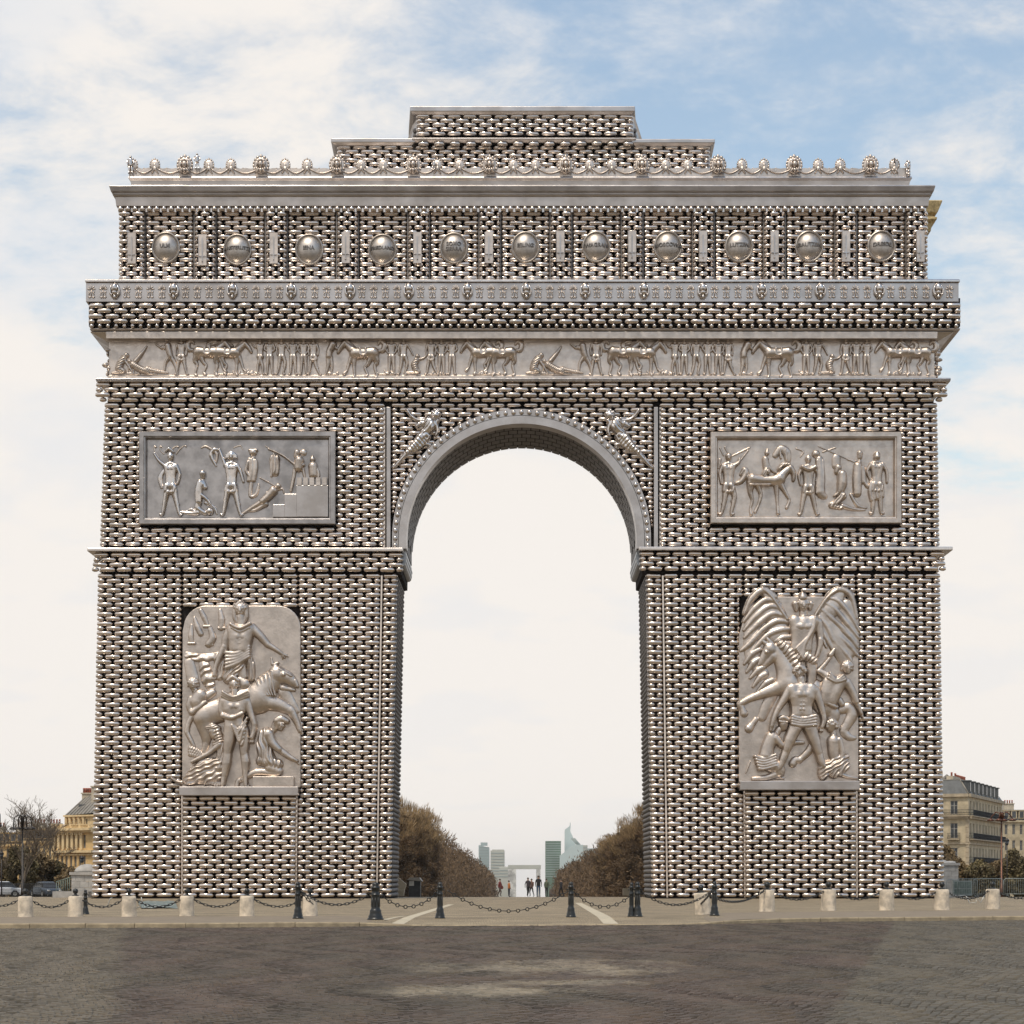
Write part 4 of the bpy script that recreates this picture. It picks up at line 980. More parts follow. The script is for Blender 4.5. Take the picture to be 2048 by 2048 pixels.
def A_leftman(R):
    R.face((205, 830), 48, .6, 1); R.st([(220, 880), (240, 910)], 30)
    R.st([(270, 930), (240, 980), (250, 1030)], [62, 66, 50], .95, 10); R.st([(195, 960), (175, 1020), (195, 1080)], [38, 34, 28], 1, 12); R.st([(200, 1075), (260, 1030), (320, 985)], [28, 24, 16], 1, 40)
    R.st([(330, 930), (380, 900)], [40, 30], .8)
    R.st([(200, 1100), (160, 1180), (150, 1250)], [26, 24, 22], .9); R.st([(150, 1250), (185, 1320), (210, 1370)], [22, 20, 14], .9)
    for q in range(3): R.st([(180, 1390+q*26), (240, 1410+q*22), (290, 1440+q*8)], [22, 20, 12], .9, ridge=(30, 20, 4))
def A_youth(R):
    R.face((572, 840), 46, .3, 1); R.st([(520, 800), (560, 770), (610, 800)], 18, 1, 40); R.st([(575, 890), (578, 930)], 30, 1, 8)
    for q in range(3): R.st([(480-q*4, 905+q*18), (575, 950+q*14), (690+q*4, 905+q*18)], [14, 13, 14], 1, 85-q*6)
    for q in (-1, 1): R.st([(578+q*75, 985), (575+q*48, 1050), (572+q*36, 1130), (575+q*40, 1190)], [58, 64, 50, 50], .9, 30)
    R.st([(500, 980), (577, 985), (660, 980)], 42, 1, 30); R.st([(576, 1010), (574, 1090), (574, 1170)], [66, 56, 50], .85, 28); R.st([(480, 980), (462, 1060), (480, 1110)], [40, 32, 26], 1, 35); R.st([(480, 1110), (560, 1130), (650, 1090)], [26, 22, 16], 1, 75)
    R.st([(685, 985), (715, 1080), (745, 1180)], [40, 32, 24], 1, 30); R.st([(745, 1180), (742, 1250), (725, 1300)], [24, 20, 22], 1, 30)
    for q in range(3): R.st([(715+q*10, 1290), (712+q*12, 1340)], 7, 1, 30)
    muscles(R, 577, 1030, 38, 32, 61, 1080, 14, 66)
    for q in range(6): R.st([(560+q*8, 1195+q*18), (620, 1230+q*20), (690-q*6, 1130+q*34)], [12, 13, 10], 1, 70)
    R.st([(640, 1240), (640, 1360)], [40, 22], .9, 55, ridge=(20, 26, 6))
    R.st([(540, 1220), (525, 1330), (512, 1420)], [62, 52, 36], .9, 18); R.st([(512, 1420), (500, 1520), (480, 1640), (468, 1712)], [38, 40, 24, 20], .9, 14)
    R.st([(645, 1240), (655, 1340), (655, 1430)], [56, 46, 34], .9, 18); R.st([(655, 1430), (668, 1510), (665, 1620), (672, 1715)], [34, 38, 24, 18], .9, 14); R.st([(672, 1712), (690, 1722)], 14)
def muscles(R, x, yp, dxp, rp, bp, ya, ra, ba, sk=0):
    for q in (-1, 1):
        R.st([(x+q*dxp*.6, yp), (x+q*dxp*1.2, yp-.15*rp)], [rp, rp*.85], .9, bp)
        for j in range(3): R.st([(x+q*ra*1.05, ya+j*ra*2.3)], ra, .9, ba)
def A_seated(R):
    R.st([(325, 1215), (380, 1200), (435, 1215)], [16, 32, 18], 1, 30, ridge=(80, 18, 4)); R.st([(380, 1240), (390, 1280)], [40, 34], 1, 14); R.st([(420, 1250), (440, 1330), (400, 1350)], [36, 40, 28], 1, 20, ridge=(70, 26, 6))
    R.st([(450, 1340), (460, 1440), (450, 1560)], [44, 48, 60], .9, ridge=(20, 34, 7)); R.st([(440, 1360), (340, 1440), (200, 1510)], [28, 22, 16], 1, 34)
    R.st([(440, 1530), (330, 1540), (230, 1600), (150, 1680)], [54, 62, 60, 36], .8, 10, ridge=(70, 44, 9)); R.st([(420, 1620), (300, 1640), (160, 1690)], [64, 66, 30], .8, ridge=(60, 40, 8))
    for q in range(7): R.st([(310+q*22, 1710-8*math.sin(q)), (330+q*22, 1690)], 11, 1, 10)
    R.st([(110, 1690), (60, 1680), (15, 1650)], [16, 10, 5], .8)
def A_kneel(R):
    R.face((965, 1185), 50, .9, 0); R.st([(940, 1150), (980, 1135), (1030, 1155)], [30, 34, 24], 1, 30); R.st([(925, 1170), (910, 1210)], [26, 20], 1, 14); R.st([(920, 1215), (895, 1240)], 30)
    R.st([(850, 1270), (830, 1360), (840, 1440), (870, 1500)], [66, 70, 72, 70], .85, 10, ridge=(-10, 40, 8)); R.st([(800, 1500), (950, 1530)], [46, 46], .9, 20, ridge=(0, 36, 8))
    R.st([(870, 1270), (900, 1340), (960, 1400)], [48, 40, 32], 1, 40); R.st([(960, 1400), (1040, 1460), (1115, 1500)], [32, 26, 16], 1, 20); R.st([(1115, 1500), (1130, 1530)], [14, 8])
    R.st([(880, 1560), (950, 1590), (930, 1605)], [50, 44, 36], .9, 14); R.st([(930, 1610), (760, 1600), (640, 1665)], [36, 32, 20], .9, 14); R.st([(640, 1660), (600, 1680), (590, 1715)], [24, 22, 22], .9)
for f in (A_bg, A_bull, A_leftman, A_main, A_seated, A_kneel, A_youth):
    fig(tL, T7, -0.30, f, name={A_bull: 'carved_bull', A_bg: 'carved_drapery'}.get(f, 'carved_figure'), hmul=HM, base={A_youth: 9, A_main: 4, A_seated: 5, A_kneel: 3, A_leftman: 2}.get(f, 0))
mb = MB(); k = (D-.6)/F; mb.box((340+730/4.39-PX)*k, (340+1090/4.39-PX)*k, -.85, -.25, H+(PY-1573)*k, H+(PY-(1180+1637/4.39))*k); bevel(mb.build('carved_block', M['relief'], tL), .04)
T8 = (1450.0, 1150.0, 4.293)
def B_wingL(R):
    R.st([(520, 400), (440, 280), (350, 150), (320, 135)], [30, 60, 34, 24], .5); R.st([(400, 330), (280, 330), (220, 500)], [90, 90, 60], .35); R.st([(220, 500), (230, 700), (330, 850)], [60, 60, 50], .35); R.st([(480, 480), (420, 520)], [80, 80], .35)
    for pts in (((430, 190), (330, 130), (230, 200), (165, 330)), ((450, 232), (350, 215), (250, 290), (160, 400)), ((475, 290), (380, 272), (270, 350), (160, 475)), ((500, 350), (400, 335), (290, 415), (165, 540)), ((540, 405), (440, 400), (320, 475), (200, 600), (135, 650)), ((570, 465), (470, 475), (350, 530), (200, 690)), ((585, 530), (500, 540), (430, 570)), ((585, 595), (520, 590), (470, 610)), ((300, 640), (230, 680), (165, 765)), ((295, 720), (240, 760), (185, 835)), ((335, 790), (280, 820), (215, 885)), ((350, 850), (300, 880), (240, 960)), ((410, 900), (350, 930), (280, 1000))):
        n = len(pts); R.st(list(pts), [20]+[27]*(n-2)+[13], .95, 14)
    R.st([(320, 120), (400, 190), (530, 380)], [12, 14, 14], 1, 30)
def B_wingR(R):
    R.st([(800, 420), (900, 300), (980, 170)], [60, 80, 50], .4); R.st([(1050, 280), (1080, 450), (1080, 650)], [70, 70, 60], .35); R.st([(900, 440), (980, 600), (1040, 740)], [80, 90, 60], .35)
    for pts in (((800, 330), (900, 170), (990, 125), (1080, 180), (1130, 370)), ((900, 200), (980, 230), (1070, 340), (1150, 480)), ((860, 240), (950, 300), (1050, 420), (1145, 540)), ((820, 290), (910, 370), (1000, 450), (1140, 600)), ((810, 360), (880, 450), (930, 560), (1000, 640)), ((810, 430), (860, 530), (930, 650)), ((1000, 470), (1070, 530), (1140, 625)), ((980, 530), (1060, 600), (1140, 695)), ((960, 590), (1040, 680), (1090, 750)), ((820, 520), (870, 620))):
        n = len(pts); R.st(list(pts), [17]+[24]*(n-2)+[12], .95, 12)
    R.st([(770, 350), (870, 200), (960, 130)], [12, 14, 14], 1, 30)
def B_angel(R):
    R.face((668, 265), 52, .1, 1); R.st([(660, 170), (665, 200)], [20, 34], 1, 30); R.st([(600, 250), (610, 300)], [26, 18], 1, 10); R.st([(735, 250), (728, 290)], [24, 16], 1, 10)
    R.st([(672, 320), (672, 350)], 34)
    for q in (-1, 1): R.st([(672+q*78, 400), (665+q*50, 470), (655+q*42, 560), (650+q*46, 640)], [56, 62, 52, 48], .9, 20)
    R.st([(590, 400), (672, 392), (750, 400)], 42, 1, 22); R.st([(670, 430), (658, 530), (652, 620)], [70, 58, 50], .85, 20)
    muscles(R, 670, 450, 42, 34, 54, 520, 15, 52)
    for q in range(7): R.st([(765-q*6, 370+q*22), (735-q*10, 500+q*16), (600+q*10, 640+q*14)], [9, 12, 9], 1, 68)
    R.st([(600, 720), (680, 700), (760, 740)], [36, 44, 36], .9, 30, ridge=(40, 30, 8)); R.st([(795, 410), (810, 500), (815, 560)], [40, 34, 28], 1, 10); R.st([(815, 560), (808, 630), (785, 700)], [28, 24, 18], 1, 20)
    for q in range(3): R.st([(775+q*10, 690), (765+q*10, 725)], 7, 1, 20)
    R.st([(740, 760), (745, 850), (735, 940)], [50, 46, 36], .8)
def B_horse(R):
    R.st([(350, 590), (320, 560), (350, 520)], [20, 16, 6], 1, 20); R.st([(400, 600), (370, 560), (345, 525)], [24, 18, 5], 1, 26); R.st([(385, 640), (340, 700), (305, 760)], [62, 46, 32], 1, 6); R.st([(410, 700), (350, 760), (320, 790)], [50, 34, 22], 1, 6)
    R.st([(352, 668)], 24, .9, 44); R.st([(352, 668)], 11, 1, 62); R.st([(285, 770)], 10, 1, 24); R.st([(440, 640), (500, 740), (540, 840), (540, 930)], [62, 82, 100, 110], .75, 4)
    R.st([(470, 590), (540, 660), (600, 760), (640, 830)], [36, 52, 48, 30], .9, 40, ridge=(45, 34, 8)); R.st([(560, 940), (430, 980), (320, 1020)], [100, 62, 44], .85, 6); R.st([(320, 1020), (220, 1060), (140, 1100)], [44, 30, 26], .95, 6); R.st([(130, 1110), (150, 1150), (165, 1190)], [24, 26, 34], .9, 4)
    R.st([(400, 1040), (350, 1140), (320, 1220)], [50, 46, 40], .5); R.st([(265, 1240), (235, 1280), (205, 1320)], [24, 28, 38], .9); R.st([(760, 1000), (850, 1120)], [110, 90], .5)
    R.st([(840, 1140), (930, 1190), (900, 1300)], [70, 60, 40], .5); R.st([(780, 1400), (720, 1510), (650, 1580)], [40, 34, 28], .9); R.st([(640, 1590), (600, 1590), (580, 1620)], [30, 32, 36], .9)
def B_tail(R): R.st([(1000, 1160), (1060, 1140), (1090, 1200), (1050, 1280), (1020, 1340), (1060, 1390), (1110, 1400)], [36, 50, 52, 42, 40, 34, 20], .7)
def B_youth(R):
    R.face((630, 850), 46, -.3, 1)
    for a in range(9): R.st([(632+46*math.cos(math.radians(185+a*21)), 838+48*math.sin(math.radians(185+a*21)))], 18, 1, 40)
    for a in range(6): R.st([(632+24*math.cos(math.radians(195+a*30)), 825+28*math.sin(math.radians(195+a*30)))], 15, 1, 54)
    R.st([(645, 900), (650, 940)], 34, 1, 10)
    for q in (-1, 1): R.st([(650+q*80, 990), (650+q*52, 1050), (648+q*40, 1130), (650+q*45, 1200)], [56, 66, 54, 52], .9, 32)
    muscles(R, 648, 1035, 44, 34, 65, 1092, 15, 68)
    R.st([(570, 975), (650, 970), (735, 978)], 42, 1, 32); R.st([(648, 1010), (648, 1090), (650, 1180)], [70, 56, 52], .85, 30)
    R.st([(550, 985), (500, 1070), (450, 1150)], [44, 36, 27], 1, 30); R.st([(450, 1150), (415, 1230), (395, 1300)], [28, 24, 18], 1, 30); R.st([(395, 1300), (385, 1340)], [20, 12], 1, 26)
    R.st([(765, 1000), (800, 1090), (830, 1180)], [42, 34, 26], 1, 28); R.st([(830, 1180), (840, 1250), (825, 1310)], [26, 22, 18], 1, 28)
    for q in range(3): R.st([(812+q*10, 1300), (808+q*11, 1345)], 7, 1, 28)
    for q in range(4): R.st([(565, 1220+q*22), (650, 1240+q*20), (765, 1215+q*26)], [16, 16, 16], 1, 64)
    R.st([(600, 1250), (700, 1270)], 60, .8, 20, ridge=(30, 30, 7))
    R.st([(595, 1320), (550, 1420), (525, 1500)], [58, 50, 36], .9, 16); R.st([(525, 1500), (495, 1580), (465, 1660)], [36, 32, 20], .9, 10); R.st([(725, 1320), (765, 1430), (795, 1520)], [58, 46, 34], .9, 16); R.st([(795, 1520), (820, 1600), (845, 1650)], [34, 30, 20], .9, 12)
def B_rman(R):
    R.face((1045, 800), 50, .4, 1)
    for q in range(3): R.st([(890-q*8, 850+q*22), (940, 910+q*8), (1000+q*10, 870+q*18)], [12, 13, 12], 1, 75)
    for q in (-1, 1): R.st([(935+q*56, 920-q*10), (900+q*40, 1010), (880+q*36, 1090)], [58, 58, 46], .9, 20)
    R.st([(910, 920), (900, 1000), (885, 1080)], [66, 56, 48], .85, 20)
    R.st([(870, 870), (840, 850), (800, 830)], [40, 32, 24], 1, 14); R.st([(800, 830), (860, 760), (920, 680)], [24, 18, 12], 1, 10); R.st([(900, 690), (935, 640)], [22, 12], 1, 14)
    R.st([(1040, 930), (1090, 1010), (1120, 1090)], [44, 34, 26], 1, 14); R.st([(1120, 1090), (1150, 1150), (1165, 1190)], [24, 18, 14], 1, 8); R.st([(1165, 1190), (1180, 1225)], [12, 6], 1)
    R.st([(820, 1090), (880, 1110), (950, 1140)], [16, 18, 14], 1, 40); R.st([(980, 1080), (1000, 1110)], [30, 26], .8)
def B_child(R):
    R.st([(910, 1290), (905, 1320)], [46, 36], 1, 10)
    for a in range(9): R.st([(912+42*math.cos(math.radians(170+a*25)), 1298+46*math.sin(math.radians(170+a*25)))], 18, 1, 30)
    for a in range(6): R.st([(912+20*math.cos(a), 1275+16*math.sin(a))], 15, 1, 44)
    R.st([(925, 1350), (930, 1380)], 26, 1, 6); R.st([(930, 1430), (930, 1500), (935, 1560)], [58, 52, 44], .9, 12); R.st([(975, 1420), (1000, 1520), (995, 1600), (985, 1720)], [28, 24, 20, 15], 1, 34)
    R.st([(1030, 1560), (960, 1620), (860, 1660), (840, 1720)], [36, 60, 60, 44], .85, 10, ridge=(60, 34, 9)); R.st([(1010, 1600), (1030, 1640), (930, 1700)], [30, 40, 50], .8, 8, ridge=(40, 30, 8)); R.st([(1000, 1715), (1060, 1735), (1130, 1745)], [20, 16, 10], .9)
def B_kneel(R):
    R.st([(500, 1280), (500, 1310)], [44, 34], 1, 10); R.st([(465, 1235), (500, 1225), (540, 1245)], 20, 1, 40); R.st([(460, 1260), (530, 1270)], 10, 1, 46); R.st([(460, 1330), (440, 1360)], 30)
    R.st([(400, 1400), (370, 1470), (350, 1550)], [60, 58, 62], .9, 14); R.st([(430, 1400), (480, 1460), (520, 1465)], [34, 28, 24], 1, 34); R.st([(520, 1465), (600, 1440), (670, 1440)], [24, 20, 13], 1, 30)
    for q in range(5): R.st([(255+q*8, 1560+q*26), (330, 1580+q*22), (430, 1545+q*24)], [14, 16, 12], 1, 52)
    R.st([(320, 1600), (400, 1640)], [66, 60], .8, 8); R.st([(400, 1620), (460, 1660), (470, 1700)], [58, 52, 40], .9, 12); R.st([(470, 1700), (360, 1740), (240, 1750)], [36, 26, 18], .9, 8); R.st([(430, 1740), (500, 1745)], [16, 12], .9)
    R.st([(215, 1600), (195, 1650), (180, 1700)], [5, 8, 4], .7)
for f in (B_wingL, B_wingR, B_angel, B_horse, B_tail, B_rman, B_child, B_kneel, B_youth):
    fig(tR, T8, -0.30, f, name={B_horse: 'carved_horse', B_wingL: 'carved_wing', B_wingR: 'carved_wing', B_tail: 'carved_tail'}.get(f, 'carved_figure'), hmul=HM, base={B_youth: 10, B_angel: 4, B_rman: 6, B_child: 4, B_kneel: 3}.get(f, 0))
print('arch done')
#---END-ARCH
# ------------------------------------------------------------------ ground, road, pavement, kerb
def stone_mat(name, c1, c2, sx, sy, bump, rough=0.85, mort=(0.06, 0.05, 0.04), var=(0.9, 1.1), patch=2.0):
    m = bpy.data.materials.new(name); m.use_nodes = True; nt = m.node_tree; p = nt.nodes['Principled BSDF']; p.inputs['Roughness'].default_value = rough
    g = nt.nodes.new('ShaderNodeNewGeometry'); b = nt.nodes.new('ShaderNodeTexBrick')
    wv = nt.nodes.new('ShaderNodeTexNoise'); wv.inputs['Scale'].default_value = 1.2; nt.links.new(g.outputs['Position'], wv.inputs[0])
    mxv = nt.nodes.new('ShaderNodeVectorMath'); mxv.operation = 'MULTIPLY_ADD'; nt.links.new(wv.outputs[1], mxv.inputs[0]); mxv.inputs[1].default_value = (.35, .35, 0); nt.links.new(g.outputs['Position'], mxv.inputs[2])
    nt.links.new(mxv.outputs[0], b.inputs[0]); b.inputs['Scale'].default_value = 1.0; b.inputs['Brick Width'].default_value = sx; b.inputs['Row Height'].default_value = sy
    b.inputs['Mortar Size'].default_value = 0.014; b.inputs['Mortar Smooth'].default_value = .5; b.inputs['Bias'].default_value = 0
    b.inputs['Color1'].default_value = c1+(1,); b.inputs['Color2'].default_value = c2+(1,); b.inputs['Mortar'].default_value = mort+(1,)
    n = nt.nodes.new('ShaderNodeTexNoise'); n.inputs['Scale'].default_value = .5/patch*2; n.inputs['Detail'].default_value = 8; nt.links.new(g.outputs['Position'], n.inputs[0])
    mr = nt.nodes.new('ShaderNodeMapRange'); nt.links.new(n.outputs[0], mr.inputs[0]); mr.inputs[1].default_value = .3; mr.inputs[2].default_value = .7; mr.inputs[3].default_value = .72; mr.inputs[4].default_value = 1.25
    mm = nt.nodes.new('ShaderNodeMix'); mm.data_type = 'RGBA'; mm.blend_type = 'MULTIPLY'; mm.inputs[0].default_value = 1
    nt.links.new(b.outputs[0], mm.inputs[6]); cc = nt.nodes.new('ShaderNodeCombineColor'); [nt.links.new(mr.outputs[0], cc.inputs[i]) for i in range(3)]; nt.links.new(cc.outputs[0], mm.inputs[7])
    nt.links.new(mm.outputs[2], p.inputs['Base Color'])
    bp = nt.nodes.new('ShaderNodeBump'); bp.inputs['Strength'].default_value = .8; bp.inputs['Distance'].default_value = bump; bp.invert = True; nt.links.new(b.outputs['Fac'], bp.inputs['Height']); nt.links.new(bp.outputs[0], p.inputs['Normal'])
    return m
M['plaza'] = stone_mat('plaza_setts', (0.36, 0.285, 0.18), (0.27, 0.21, 0.13), 0.17, 0.13, 0.02)
M['far_road'] = stone_mat('road_setts_far', (0.074, 0.058, 0.042), (0.056, 0.044, 0.032), 0.16, 0.12, 0.012)
M['joint'] = mat('sett_joints', (0.045, 0.035, 0.028), 0.95, 0, .3, 8)
M['strip'] = mat('pavement_asphalt', (0.215, 0.172, 0.122), 0.9, 0, 0.12, 1.5, bump=.01, bscale=30)
M['kerb'] = mat('kerb_granite', (0.31, 0.245, 0.155), 0.85, 0, 0.25, 3.0, bump=.02, bscale=15)
M['stripe'] = mat('pale_stone_stripe', (0.47, 0.41, 0.30), 0.85, 0, 0.15, 3.0)
M['earth'] = mat('distant_ground', (0.15, 0.12, 0.085), 0.95, 0, .3, .3)

KP = [(-900, 52.0), (-300, 52.2), (0, 52.8), (400, 53.4), (720, 55.0), (1040, 55.8), (1400, 57.2), (1600, 60.2), (2048, 63.5), (2600, 66)]
def kerb_d(px): return float(np.interp(px, [p[0] for p in KP], [p[1] for p in KP]))
KX = np.arange(-900, 2601, 25.0)
K2 = [((px-PX)*kerb_d(px)/F, kerb_d(px)-D) for px in KX]
KXw = np.array([p[0] for p in K2]); KYw = np.array([p[1] for p in K2])
def kerb_y(x): return np.interp(x, KXw, KYw, left=KYw[0], right=KYw[-1])
RZ = -0.12
def dip(x):
    """1 where the pavement drops to the road for the crossing"""
    a = np.clip((x+5.3)/2.0, 0, 1); b = np.clip((7.4-x)/2.5, 0, 1); t = np.minimum(a, b); return t*t*(3-2*t)
def pave_z(x, y):
    t = np.clip((y-kerb_y(x))/7.0, 0, 1); t = t*t*(3-2*t)
    return -0.10*dip(x)*(1-t)
# pavement sheet
gx = np.concatenate([[-260, -120, -60, -34], np.arange(-26, 27, .5), [34, 60, 120, 260]]); gt = np.concatenate([np.linspace(0, .12, 16), [.2, .35, .6, 1.0]])
XX, TT = np.meshgrid(gx, gt); YK = kerb_y(XX)+.28; YY = YK+(10.0-YK)*TT; ZZ = pave_z(XX, YY)
nx, ny = len(gx), len(gt); ii = np.arange(nx-1)[None]+np.arange(ny-1)[:, None]*nx; ii = ii.ravel()
q = np.stack([ii, ii+1, ii+1+nx, ii+nx], 1)
tag(link('plaza', np_mesh('plaza', np.stack([XX.ravel(), YY.ravel(), ZZ.ravel()], 1), [q], M['plaza'])), kind='structure')
# smooth asphalt strip between kerb and bollards (sheet 4 mm up)
def strip_sheet(name, fa, fb, x0, x1, m, lift, n=80, parent=None):
    xs = np.linspace(x0, x1, n); V = []
    for x in xs:
        for f in (fa, fb): y = f(x); V.append((x, y, pave_z(x, y)+lift))
    i = np.arange(n-1)*2; o = link(name, np_mesh(name, V, [np.stack([i, i+2, i+3, i+1], 1)], m), parent); return o
BLx = [(-26, 63.4-D), (-5.6, 63.4-D)]
tag(strip_sheet('pavement', lambda x: kerb_y(x)+.28, lambda x: kerb_y(x)+.28+9.5*min(1, max(0.02, (-4.2-x)/1.6)), -26, -4.6, M['strip'], .004), kind='structure')
tag(strip_sheet('pavement', lambda x: kerb_y(x)+.28, lambda x: kerb_y(x)+.28+10.5*min(1, max(0.02, (x-5.6)/1.5)), 6.0, 26, M['strip'], .004), kind='structure')
# crossing stripes
def quad_sheet(name, pts, m, lift=.006):
    n = 14; V = []
    (ax, ay), (bx, by), (cx_, cy_), (dx_, dy_) = pts
    for i in range(n+1):
        t = i/n
        for s in range(2):
            x = (ax+(dx_-ax)*t) if s == 0 else (bx+(cx_-bx)*t); y = (ay+(dy_-ay)*t) if s == 0 else (by+(cy_-by)*t)
            V.append((x, y, float(pave_z(x, y))+lift))
    i = np.arange(n)*2
    return tag(link(name, np_mesh(name, V, [np.stack([i, i+1, i+3, i+2], 1)], m)), kind='structure')
quad_sheet('stone_stripe', [gnd(783, 1849, -.1), gnd(808, 1849, -.1), gnd(908, 1809), gnd(896, 1809)], M['stripe'])
quad_sheet('stone_stripe', [gnd(1207, 1848, -.1), gnd(1237, 1848, -.1), gnd(1163, 1806), gnd(1150, 1806)], M['stripe'])
quad_sheet('stone_stripe', [gnd(755, 1846, -.1), gnd(768, 1846, -.1), gnd(812, 1834, -.03), gnd(805, 1834, -.03)], M['stripe'])
# kerb: one part per block
kerb = bpy.data.objects.new('kerb', None); COL.objects.link(kerb); tag(kerb, kind='structure')
xk = -27.0; nk = 0
while xk < 27:
    L = 1.75+random.uniform(-.5, .35); x0, x1 = xk+.008, xk+L-.008; mb = MB()
    vs = []
    for x in (x0, x1):
        y0 = float(kerb_y(x)); zt = -.095*float(dip(x))+random.uniform(-.004, .004)+.012*(1-float(dip(x)))
        vs += [(x, y0, -.2), (x, y0+.012, zt-.03), (x, y0+.05, zt), (x, y0+.28, zt), (x, y0+.28, -.2)]
    mb.add(vs, [(0,5,6,1), (1,6,7,2), (2,7,8,3), (3,8,9,4), (0,1,2,3,4), (9,8,7,6,5)])
    mb.build('kerb_stone', M['kerb'], kerb); xk += L; nk += 1
# road: base sheet, then real setts in the part near the camera
xs = np.concatenate([[-300, -100, -50], np.arange(-26, 27, 1.0), [50, 100, 300]]); V = []
for x in xs: V += [(x, float(kerb_y(x))+.05, RZ-.02), (x, -104.5 - 0, RZ-.02)]
i = np.arange(len(xs)-1)*2
road = link('road', np_mesh('road', V, [np.stack([i+1, i+3, i+2, i], 1)], M['far_road'])); tag(road, kind='structure')
V = [(-400, -104.5, RZ), (400, -104.5, RZ), (400, -700, RZ), (-400, -700, RZ)]
tag(link('road_behind', np_mesh('road_behind', V, [[(3, 2, 1, 0)]], M['far_road'])), kind='structure')
# setts: segmental arcs, running bond
SW, SL = 0.105, 0.145
rows_y = np.arange(-104.4, -53, SW)
cen = []
for r, y in enumerate(rows_y):
    d = y+D; hw = d*1044/F+3.2
    x = np.arange(-hw-(r % 2)*SL/2, hw, SL); cen.append(np.stack([x, np.full(len(x), y)], 1))
cen = np.concatenate(cen)
warp = .5*np.sin(cen[:, 1]*.37)+.35*np.sin(cen[:, 1]*.91+1)+.25*np.sin(cen[:, 0]*.21+cen[:, 1]*.13)
u = (cen[:, 0]/1.5+warp) % 1.0
cen[:, 1] += 0.42*(1-(2*u-1)**2)
n = len(cen); cen += rng.normal(0, .006, cen.shape)
ok = cen[:, 1] < kerb_y(cen[:, 0])-.10; cen = cen[ok]; n = len(cen)
print('setts', n)
slope = -0.42*2*(2*u[ok]-1)*2/1.5
hx = (SL/2-.007)*(1+rng.normal(0, .05, n)); hy = (SW/2-.006)*(1+rng.normal(0, .05, n)); zt = RZ+rng.normal(0, .004, n)+.006*np.sin(cen[:, 0]*.7)*np.sin(cen[:, 1]*.5)
tx = rng.normal(0, .03, n); ty = rng.normal(0, .03, n)
vv = []
for (sx, sy, zz, f) in [(-1,-1,-.03,1), (1,-1,-.03,1), (1,1,-.03,1), (-1,1,-.03,1), (-1,-1,0,.74), (1,-1,0,.74), (1,1,0,.74), (-1,1,0,.74)]:
    ddx = sx*hx*f; ddy = sy*hy*f
    vv.append(np.stack([cen[:, 0]+ddx, cen[:, 1]+ddy+ddx*slope*.8, zt+zz+ddx*tx+ddy*ty], 1))
SV = np.stack(vv, 1)
sq = np.array([(4,5,6,7), (0,1,5,4), (1,2,6,5), (2,3,7,6), (3,0,4,7)])
